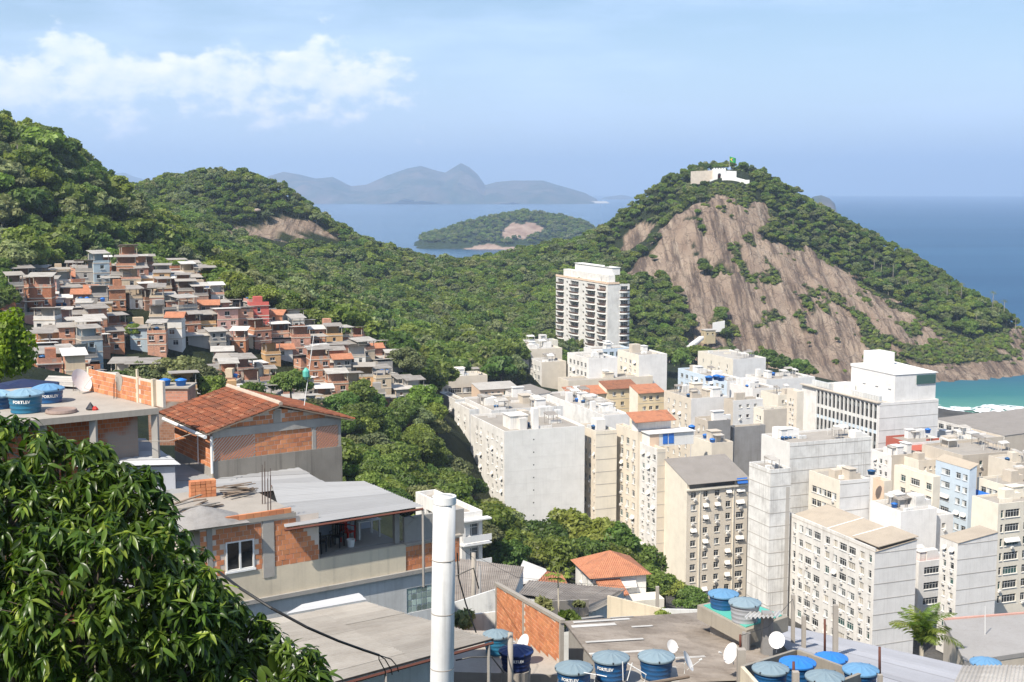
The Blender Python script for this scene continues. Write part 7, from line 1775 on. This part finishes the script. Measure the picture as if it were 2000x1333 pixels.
    # walled tank enclosure
    e = empty('tank_enclosure', at(1560, 1320, 52), label='low mossy concrete enclosure full of round tanks at the bottom', cat='enclosure'); MOSS = wallmat('concrete_mossy', (0.33, 0.29, 0.23), 0.8, scale=2.0)
    a, b, c_, d_ = at(1454, 1302, 49.5), at(1556, 1270, 55.5), at(1676, 1314, 50.0), at(1520, 1375, 44)
    for p_, q_ in ((a, b), (b, c_), (d_, a), (c_, d_)): wallseg(e, p_, q_, 2.4, 2.4, MOSS if p_ != d_ else CREAM_OLD, 0.16)
    for px, py, d, lab, bd, ld, r in ((1505, 1305, 49.5, 'grey-lidded tank in the left corner of the enclosure', TANK_BLUE, LID_GREY, .70), (1558, 1293, 51.5, 'bright blue lidded tank in the middle of the enclosure', TANK_BLUE, LID_BLUE, .72), (1611, 1321, 47.5, 'pale-lidded tank at the front of the enclosure', TANK_BLUE, LID_GREY, .71),
                                      (1623, 1284, 54.5, 'bright blue lidded tank just behind the enclosure wall', TANK_BLUE, LID_BLUE, .70), (1681, 1307, 50.5, 'mid-blue lidded tank outside the right wall of the enclosure', TANK_BLUE, LID_MID, .70)):
        big_tank(at(px, py, d), lab, bd, ld, r, 0.95, face=0.3, ped=1.8)
    for k, (px, y0, y1, d) in enumerate(((1446, 1272, 1240, 54), (1550, 1335, 1293, 47), (1611, 1278, 1210, 57), (1718, 1322, 1264, 50.5))): post(at(px, y0, d), at(px, y1, d), 0.055, RUST, 'rusty_post', 'rust-red post %s' % ('left of the tank enclosure', 'among the tanks of the enclosure', 'behind the bright blue tank lid', 'at the right of the tank enclosure')[k], 'post', 'rust-red posts')
    for k, (px, y0, y1, d, r) in enumerate(((1448, 1345, 1268, 52, .17), (1549, 1262, 1162, 64, .09), (1570, 1268, 1203, 63, .10), (1632, 1280, 1182, 62, .12), (1284, 1200, 1146, 82, .11), (1554, 1345, 1312, 46.5, .12), (1719, 1345, 1318, 49.5, .09))):
        post(at(px, y0, d) - Vector((0, 0, .5)), at(px, y1, d), r, CONC_L, 'concrete_post', 'pale concrete post %s' % ('under the rust-red post left of the enclosure', 'tallest of three in front of the white block', 'short one in front of the white block', 'rightmost of three in front of the white block', 'beside the cream gable block', 'under the middle rust-red post', 'under the right rust-red post')[k], 'post', 'pale concrete posts', True)
    # pale lacquered roof right
    e = empty('metal_roof', at(1560, 1300, 55), label='broad pale lavender-grey metal roof in the lower right', cat='roof')
    c = [at(1585, 1330, 55), at(1900, 1450, 48), at(1930, 1312, 62), at(1490, 1212, 70)]; sheet(e, c[0], c[1], c[2], c[3], LAV, w=1.0, pitch=.33, amp=.014, trap=True, seed=71); skirt(e, c, .15, CONC_L, inset=.4)
    e = empty('corrugated_roof', at(1900, 1330, 50), label='pale corrugated roof in the bottom right corner', cat='roof'); c = [at(1850, 1360, 48), at(2060, 1380, 48), at(2060, 1300, 55), at(1880, 1300, 55)]; sheet(e, c[0], c[3], c[2], c[1], COR_PALE, w=1., seed=72); skirt(e, c, .15, CONC_L)
    big_tank(at(1925, 1293, 57), 'pale blue lidded tank above the bottom right corrugated roof', TANK_BLUE, LID_MID, .66, .9, ped=1.5)
    e = empty('flat_roof_house', at(1900, 1290, 80), label='flat-roofed house with a grey terrace and pink border at the right edge', cat='house'); o = e.location; zt = at(1930, 1240, 84).z
    pts = [atz(1885, 1292, zt), atz(2060, 1265, zt), atz(2060, 1195, zt), atz(1845, 1212, zt)]; MB().prism([((p_ - o).x, (p_ - o).y) for p_ in pts], zt - 8 - o.z, zt - .3 - o.z).build('wall', W_TAN, e)
    cc = sum(pts, Vector()) / 4; MB().prism([((p_ - o).x, (p_ - o).y) for p_ in [p_ + (cc - p_) * -.01 for p_ in pts]], zt - .298 - o.z, zt - o.z).build('terrace', wallmat('terrace_grey', (0.30, 0.285, 0.27), .5), e)
    wallseg(e, pts[3], pts[2], .1, .1, P_PINK, .2, 'kerb').location.z += .102; MB().tube([at(1924, 1262, 84) - o, at(1924, 1185, 84) - o], .03, 5).build('pole', ALU, e)
    # old roofs in the dip before the town
    e = empty('corrugated_roof', at(885, 1165, 88), label='big grey corrugated roof left of the thin concrete pole', cat='roof'); c = [at(870, 1185, 86), at(1005, 1158, 90), at(1024, 1108, 106), at(872, 1088, 108)]; sheet(e, c[0], c[3], c[2], c[1], FIB, w=1., nl=2, seed=81); skirt(e, c, .2, PLAST_W)
    e = empty('corrugated_roof', at(1055, 1190, 78), label='old grey corrugated roof behind the papaya tree', cat='roof'); c = [at(1012, 1160, 81), at(1150, 1184, 80), at(1222, 1150, 92), at(1033, 1134, 93)]; sheet(e, c[0], c[3], c[2], c[1], FIB, w=1., nl=2, seed=82); skirt(e, c, .2, PLAST_W)
    e = empty('corrugated_roof', at(1150, 1200, 78), label='steep old corrugated lean-to beside the cream wall', cat='roof'); c = [at(1140, 1205, 76), at(1190, 1180, 80), at(1222, 1152, 90.5), at(1152, 1182, 80)]; sheet(e, c[0], c[1], c[2], c[3], FIB_L, w=1., seed=83)
    e = empty('garden_wall', at(1190, 1166, 77), label='whitewashed sloping wall behind the brown roof', cat='wall'); wallseg(e, at(1186, 1164, 77), at(1292, 1190, 74), 2.2, 1.6, CREAM_OLD, .15, 'panel'); wallseg(e, at(1292, 1190, 74), at(1370, 1192, 73), 1.4, 1.4, PLAST_W, .15, 'low_panel')
    e = empty('planter_wall', at(1075, 1180, 76), label='pale parapet with potted plants behind the brick wall', cat='wall'); wallseg(e, at(1065, 1175, 75), at(1150, 1172, 77), 1.3, 1.3, CONC_L, .15, 'panel'); wallseg(e, at(1100, 1214, 66), at(1180, 1204, 70), .6, .6, CONC, .3, 'bed')
    e = empty('white_shed', at(1010, 1130, 118), label='white-roofed shed in front of the tree clump', cat='shed'); c = [at(1000, 1148, 112), at(1072, 1128, 114), at(1066, 1112, 124), at(1022, 1095, 124)]; sheet(e, c[0], c[1], c[2], c[3], COR_WHITE, w=1.2, seed=84); skirt(e, c, .2, W_WHITE)
    e = empty('tiled_shed', at(1060, 1140, 108), label='small orange-tiled roof beside the white-roofed shed', cat='shed'); c = [at(1038, 1148, 104), at(1115, 1150, 104), at(1098, 1122, 114), at(1068, 1116, 114)]; sheet(e, c[0], c[3], c[2], c[1], TILE_OR, w=1., pitch=.25, amp=.05, seed=85); skirt(e, c, .2, W_WHITE)
    q = at(1090, 1230, 74); pp = empty('papaya_tree', q, label='young papaya tree with a thin stem in front of the old corrugated roof', cat='tree'); t = at(1090, 1122, 74); MB().tube([(0, 0, -.5), (0.02, 0, 1.6), t - q], [.06, .05, .035], 7).build('trunk', BARK_PALE, pp, smooth=True)
    rng = random.Random(8); V = []; Fc = []
    for k in range(22):
        a = k * 2.4; L_ = rng.uniform(.35, .75); e0 = Vector((math.cos(a) * L_, math.sin(a) * L_, rng.uniform(-.25, .45))); c0 = (t - q) + e0
        for j in range(7):
            b_ = a + (j - 3) * .55; tip = c0 + Vector((math.cos(b_) * .3, math.sin(b_) * .3, -.12)); sd_ = Vector((-math.sin(b_), math.cos(b_), 0)) * .06; m = len(V); V += [c0, (c0 + tip) / 2 + sd_, tip, (c0 + tip) / 2 - sd_]; Fc.append((m, m + 1, m + 2, m + 3))
        m = len(V); s_ = Vector((-math.sin(a), math.cos(a), 0)) * .012; V += [(t - q) - s_, (t - q) + s_, c0 + s_, c0 - s_]; Fc.append((m, m + 1, m + 2, m + 3))
    put('crown', np_mesh('crown', np.array([tuple(v) for v in V]), np.array(Fc), LEAF_B), pp)
    for k, (px, py, d, s, lab) in enumerate(((1060, 1185, 72, .5, 'small green shrub at the top of the brick wall'), (1105, 1210, 65, .45, 'grassy tuft at the near end of the brick wall'), (1130, 1178, 74, .3, 'small potted plant on the pale parapet'), (1300, 1198, 74, .35, 'tuft of weeds on the far edge of the brown roof'), (905, 1215, 66, .6, 'green shrub beside the white yard wall'))):
        q = at(px, py, d); e = empty('shrub', q - Vector((0, 0, .3)), k, label=lab, cat='shrub'); e.scale = (s,) * 3; put('crown', SHRUB2 if k % 2 else SHRUB, e); put('stem', PROTO[7][1], e, (0, 0, -.5), scale=.2)
    for k, (px, y0, y1, d, r, lab) in enumerate(((925, 1195, 1080, 78, .14, 'thin concrete utility pole beside the big grey roof'), (937, 1190, 1106, 80, .09, 'shorter dark pole next to the concrete utility pole'))): post(at(px, y0, d) - Vector((0, 0, 3)), at(px, y1, d), r, CONC_L if k == 0 else W_DGREY, 'utility_pole', lab, 'pole')
    cb = empty('hanging_cable', at(893, 1100, 40), label='black cables hanging beside the white pole', cat='cable'); o = cb.location
    for q in ([(893, 1080), (896, 1130), (910, 1180), (930, 1236)], [(890, 1290), (920, 1284), (960, 1283), (985, 1315)], [(890, 1125), (925, 1110), (935, 1150)]): MB().tube([at(a, b, 40) - o for a, b in q], .025, 5).build('cable', BLACKC, cb)
    for k, (q, lab) in enumerate(((((925, 1085, 78), (1010, 1128, 84), (1130, 1140, 95), (1284, 1150, 82)), 'sagging wire from the concrete utility pole to the post by the cream block'), (((925, 1090, 78), (905, 1075, 60), (880, 1050, 52), (785, 1000, 48)), 'wire from the concrete utility pole to the covered terrace'),
                                  (((270, 862, 53), (330, 862, 52), (372, 848, 52), (410, 850, 53)), 'pale washing line strung beside the tiled house'), (((1446, 1242, 54), (1500, 1225, 58), (1549, 1170, 64)), 'thin wire between the rust-red post and the tall concrete post'))):
        o = at(*q[0]); props(MB().tube([at(*p_) - o for p_ in q], .012 if k != 2 else .016, 5).build('overhead_wire', BLACKC if k != 2 else CONC_L, None, o), label=lab, cat='wire')
    # houses in the dip
    e, fr, La, Lb, H = bld('white house with a hipped orange tile roof in front of the tree clump', 1158, 1128, 138, 1124, 1262, W_WHITE, W_WHITE, rz=14, z0=44, seed=91, roof='hip', rise=1.9, over=.5, roofm=TILE_OR, front=dict(n=2, w=.7, h=.9, fh=3, t=.7, rows=1), left=dict(n=2, w=.8, h=1.0, t=.8, rows=1), ac=0, awn=0, name='tile_roofed_villa', cat='house')
    put('awning', awn_mesh(2.0, .8, AWN), e, (Lb * .48, 0, H - 1.3))
    MB().prism([(.3, -3.2), (Lb * .5, -3.2), (Lb * .5, -.02), (.3, -.02)], [H - 1.3] * 2 + [H - .5] * 2, [H - 1.15] * 2 + [H - .35] * 2).build('porch_roof', TILE_OR, e); MB().box(.6, Lb * .5 - .3, -3.0, -.03, 0, H - 1.32).build('porch', W_WHITE, e); MB().box(Lb * .5, Lb + 1.2, -2.6, -.03, 0, H - 2.2).build('terrace', W_CREAM, e)
    e, fr, La, Lb, H = bld('white two-storey house with balconies half hidden by the white pole', 902, 1003, 126, 812, 942, W_WHITE, W_WHITE, rz=30, z0=50, seed=92, roof='flat', front=dict(n=1, w=1.5, h=1.3, fh=2.5, t=.7, rows=3, m0=.2), left=dict(n=2, w=1.4, h=1.4, fh=2.5, t=.8, rows=3), ac=0, awn=0, nclut=0, kinds='dm', name='white_house', cat='house')
    for k in range(3): MB().box(-.3, Lb + .6, -.9, -.003, H - .75 - 2.5 * k, H - .6 - 2.5 * k).box(-.3, Lb + .6, -.9, -.86, H - 2.9 - 2.5 * k, H - 2.25 - 2.5 * k).build('balcony', TRIMW, e)
    # white pipe in front
    w = empty('white_pole', at(862, 1420, 8.3), label='thick white pole standing close to the camera', cat='pole'); o = w.location; t = at(868, 970, 8.3) - o
    MB().tube([(0, 0, -6), (0, 0, 0), t * .5, t], [.082, .081, .078, .074], 32).build('shaft', wallmat('pole_white', (0.66, 0.65, 0.625), .75, scale=5, streak=.8, bump=.02), w, smooth=True)
    MB().lathe([(.0755, -.05), (.079, -.045), (.079, .003), (.066, .004), (.064, -.05)], 32, (t.x, t.y)).build('rim', PVC, w, (0, 0, t.z))
    for k in (.26, .50, .73): MB().lathe([(.0765 + .004 * (1 - k), 0), (.0785 + .004 * (1 - k), .004), (.0765 + .004 * (1 - k), .008)], 32, (t.x * k, t.y * k), cap=False).build('tape_ring', CONC_L, w, (0, 0, t.z * k))
    # palm
    q = at(1800, 1262, 80); e = empty('coconut_palm', (q.x, q.y, q.z - 5), label='coconut palm with drooping fronds in the lower right', cat='palm'); MB().tube([(0, 0, -3), (.1, 0, 2), (0, 0, 5)], [.2, .16, .14], 8).build('trunk', BARK_PALE, e, smooth=True)
    for k in range(17): put('frond', palm_crown('frond', 40 + k, 1, 3.5, LEAF_B, 40, .85, 1.05), e, (0, 0, 5), k * 2.4 + .3).rotation_euler = (0, (-.75, -.35, .1, -.55, -.15, .3)[k % 6], k * 2.4)
    q = at(1760, 1290, 76)
lower_roofs()

# ------------------------------------------------------------------ mango tree
def mango():
    rng = np.random.default_rng(12)
    lf = leafmat('mango_leaf', ((0.07, 0.135, 0.02, 1), (0.14, 0.215, 0.03, 1), (0.18, 0.245, 0.04, 1)), 0.32, 0.4, 0.5, 0.8); ly = leafmat('mango_young', ((0.19, 0.26, 0.035, 1), (0.24, 0.28, 0.05, 1), (0.16, 0.24, 0.03, 1)), 0.35, 0.4, 0.3, 0.8)
    def leaf(bend, fold, mat):
        V = []; Fc = []; n = 5; wd = [0.012, 0.105, 0.138, 0.125, 0.075, 0.004]
        for i in range(n + 1):
            u = i / n; z = -bend * u * u; w = wd[i]
            V += [(u, -w, z - fold * w + 0.02 * math.sin(u * 9)), (u, 0, z), (u, w, z - fold * w - 0.02 * math.sin(u * 9))]
        V = [(x * 1.0, y, z) for x, y, z in V]
        for i in range(n):
            a = i * 3; Fc += [(a, a + 3, a + 4, a + 1), (a + 1, a + 4, a + 5, a + 2)]
        return np.array(V), np.array(Fc)
    LV = [leaf(b, f, None) for b, f in ((0.25, -0.35), (0.45, -0.3), (0.12, -0.4), (0.6, -0.25))]
    lobes = [((40, 1370), 19.2, 3.45), ((400, 1330), 17.6, 1.2), ((540, 1350), 17.0, 0.75), ((120, 965), 18.6, 0.95), ((225, 1010), 18.2, 0.85), ((285, 1120), 17.6, 0.85), ((20, 935), 18.8, 0.95), ((430, 1260), 17.6, 0.7), ((-60, 1100), 17.5, 1.6), ((180, 1180), 16.6, 1.2), ((330, 1220), 16.8, .9)]
    C = [(np.array(at(*p, d)), r) for p, d, r in lobes]
    tips = []; nrm = []
    for (c, r) in C:
        n = int(190 * r * r) + 40
        d = rng.normal(0, 1, (n, 3)); d /= np.linalg.norm(d, axis=1)[:, None]
        d = d[(d[:, 1] < 0.55) & (d[:, 2] > -0.75)]
        for k in d:
            p = c + k * r * rng.uniform(0.80, 1.04)
            if any(np.linalg.norm(p - c2) < r2 * 0.78 for c2, r2 in C): continue
            tips.append(p); nrm.append(k)
    tips = np.array(tips); nrm = np.array(nrm)
    e = empty('mango_tree', (C[0][0][0], C[0][0][1], h1(C[0][0][0], C[0][0][1])), label='large mango tree with glossy drooping leaves in the lower left corner', cat='tree'); o = np.array(e.location)
    mats = []
    for t, k in zip(tips, nrm):
        ax = k * 0.6 + np.array([0, 0, 0.75]) + rng.normal(0, .25, 3); ax /= np.linalg.norm(ax)
        u = np.cross(ax, [0.3, 0.9, 0.1]); u /= np.linalg.norm(u); v = np.cross(ax, u); m = rng.integers(13, 20); young = rng.random() < 0.16
        for j in range(m):
            a = j * 2.4 + rng.uniform(-.3, .3); el = rng.uniform(-0.75, 0.55) - 0.25 * (j < m / 2)
            d = (u * math.cos(a) + v * math.sin(a)) * math.cos(el) + ax * math.sin(el); d[2] -= 0.22; d /= np.linalg.norm(d)
            s = np.cross(d, [0, 0, 1.0]); s /= np.linalg.norm(s) + 1e-6; up = np.cross(s, d); tw = rng.normal(0, .35); s, up = s * math.cos(tw) + up * math.sin(tw), up * math.cos(tw) - s * math.sin(tw)
            if up[2] < 0: up, s = -up, -s
            L = rng.uniform(0.15, 0.27) * (0.8 if young else 1); base = t + ax * rng.uniform(-.10, .03) - o
            mats.append((base, d * L, s * L * 0.95, up * L, int(rng.integers(0, 4)), young and j > m * .4))
    # deep inner foliage: same leaves, coarser, filling the crown
    for (c, r) in C:
        for q in range(int(170 * r ** 2)):
            k = rng.normal(0, 1, 3); k /= np.linalg.norm(k)
            if k[1] > .6: continue
            p = c + k * r * rng.uniform(.45, .8) - o; d = rng.normal(0, 1, 3); d[2] -= .6; d /= np.linalg.norm(d); s = np.cross(d, [0, 0, 1.]); s /= np.linalg.norm(s) + 1e-6; up = np.cross(s, d); L = rng.uniform(.25, .38)
            mats.append((p, d * L, s * L * 1.3, up * L, int(rng.integers(0, 4)), False))
    cam_ = np.array([0, 0, HC]); pos = np.array([m[0] + o for m in mats]); Ls = np.array([np.linalg.norm(m[1]) for m in mats])
    pr = np.array([proj(*p) for p in pos]); inv = (pr[:, 0] > 5) & (pr[:, 0] < 1990) & (pr[:, 1] < 1325); surf = np.array([i < len(mats) - 0 for i in range(len(mats))])
    # largest and nearest visible leaves become leaves of their own
    score = np.where(inv, Ls / np.linalg.norm(pos - cam_, axis=1), 0); score[len(mats) - int(sum(170 * r ** 2 for _, r in C)):] *= 0.2
    pick = set(np.argsort(-score)[:300].tolist())
    lm = {(k, y): np_mesh('leaf', LV[k][0], LV[k][1], ly if y else lf, True) for k in range(4) for y in (False, True)}
    for y_ in (False, True):
        V = []; Fc = []; n = 0
        for i, (b, d, s, u, k, yy) in enumerate(mats):
            if bool(yy) != y_ or i in pick: continue
            lv, lfc = LV[k]; V.append(b + lv[:, :1] * d + lv[:, 1:2] * s + lv[:, 2:] * u); Fc.append(lfc + n); n += len(lv)
        ob = put('young_foliage' if y_ else 'foliage', np_mesh('foliage', np.concatenate(V), np.concatenate(Fc), ly if y_ else lf, True), e); ob["kind"] = 'stuff'
    for i in sorted(pick):
        b, d, s, u, k, yy = mats[i]; ob = put('leaf', lm[(k, bool(yy))], e)
        ob.matrix_local = Matrix(((d[0], s[0], u[0], b[0]), (d[1], s[1], u[1], b[1]), (d[2], s[2], u[2], b[2]), (0, 0, 0, 1)))
    tk = MB(); c0 = Vector(C[0][0]) - Vector(o); tk.tube([(0, 0, -1), (0.1, 0, c0.z * .4), (0, .1, c0.z * .75)], [.42, .34, .28], 10)
    for (c, r) in C: q = Vector(c) - Vector(o); tk.tube([(0, .1, c0.z * .6), Vector((0, .1, c0.z * .7)).lerp(q, .5) + Vector((0, 0, -.3)), q], [.2, .12, .04], 7)
    tk.build('trunk', BARK, e, smooth=True)
    tw = MB()
    for t, k in list(zip(tips, nrm))[::2]: p = Vector(t) - Vector(o); tw.tube([p - Vector(k) * .55 - Vector((0, 0, .15)), p], [.014, .007], 4)
    tw.build('twigs', BARK, e)["kind"] = 'stuff'
mango()
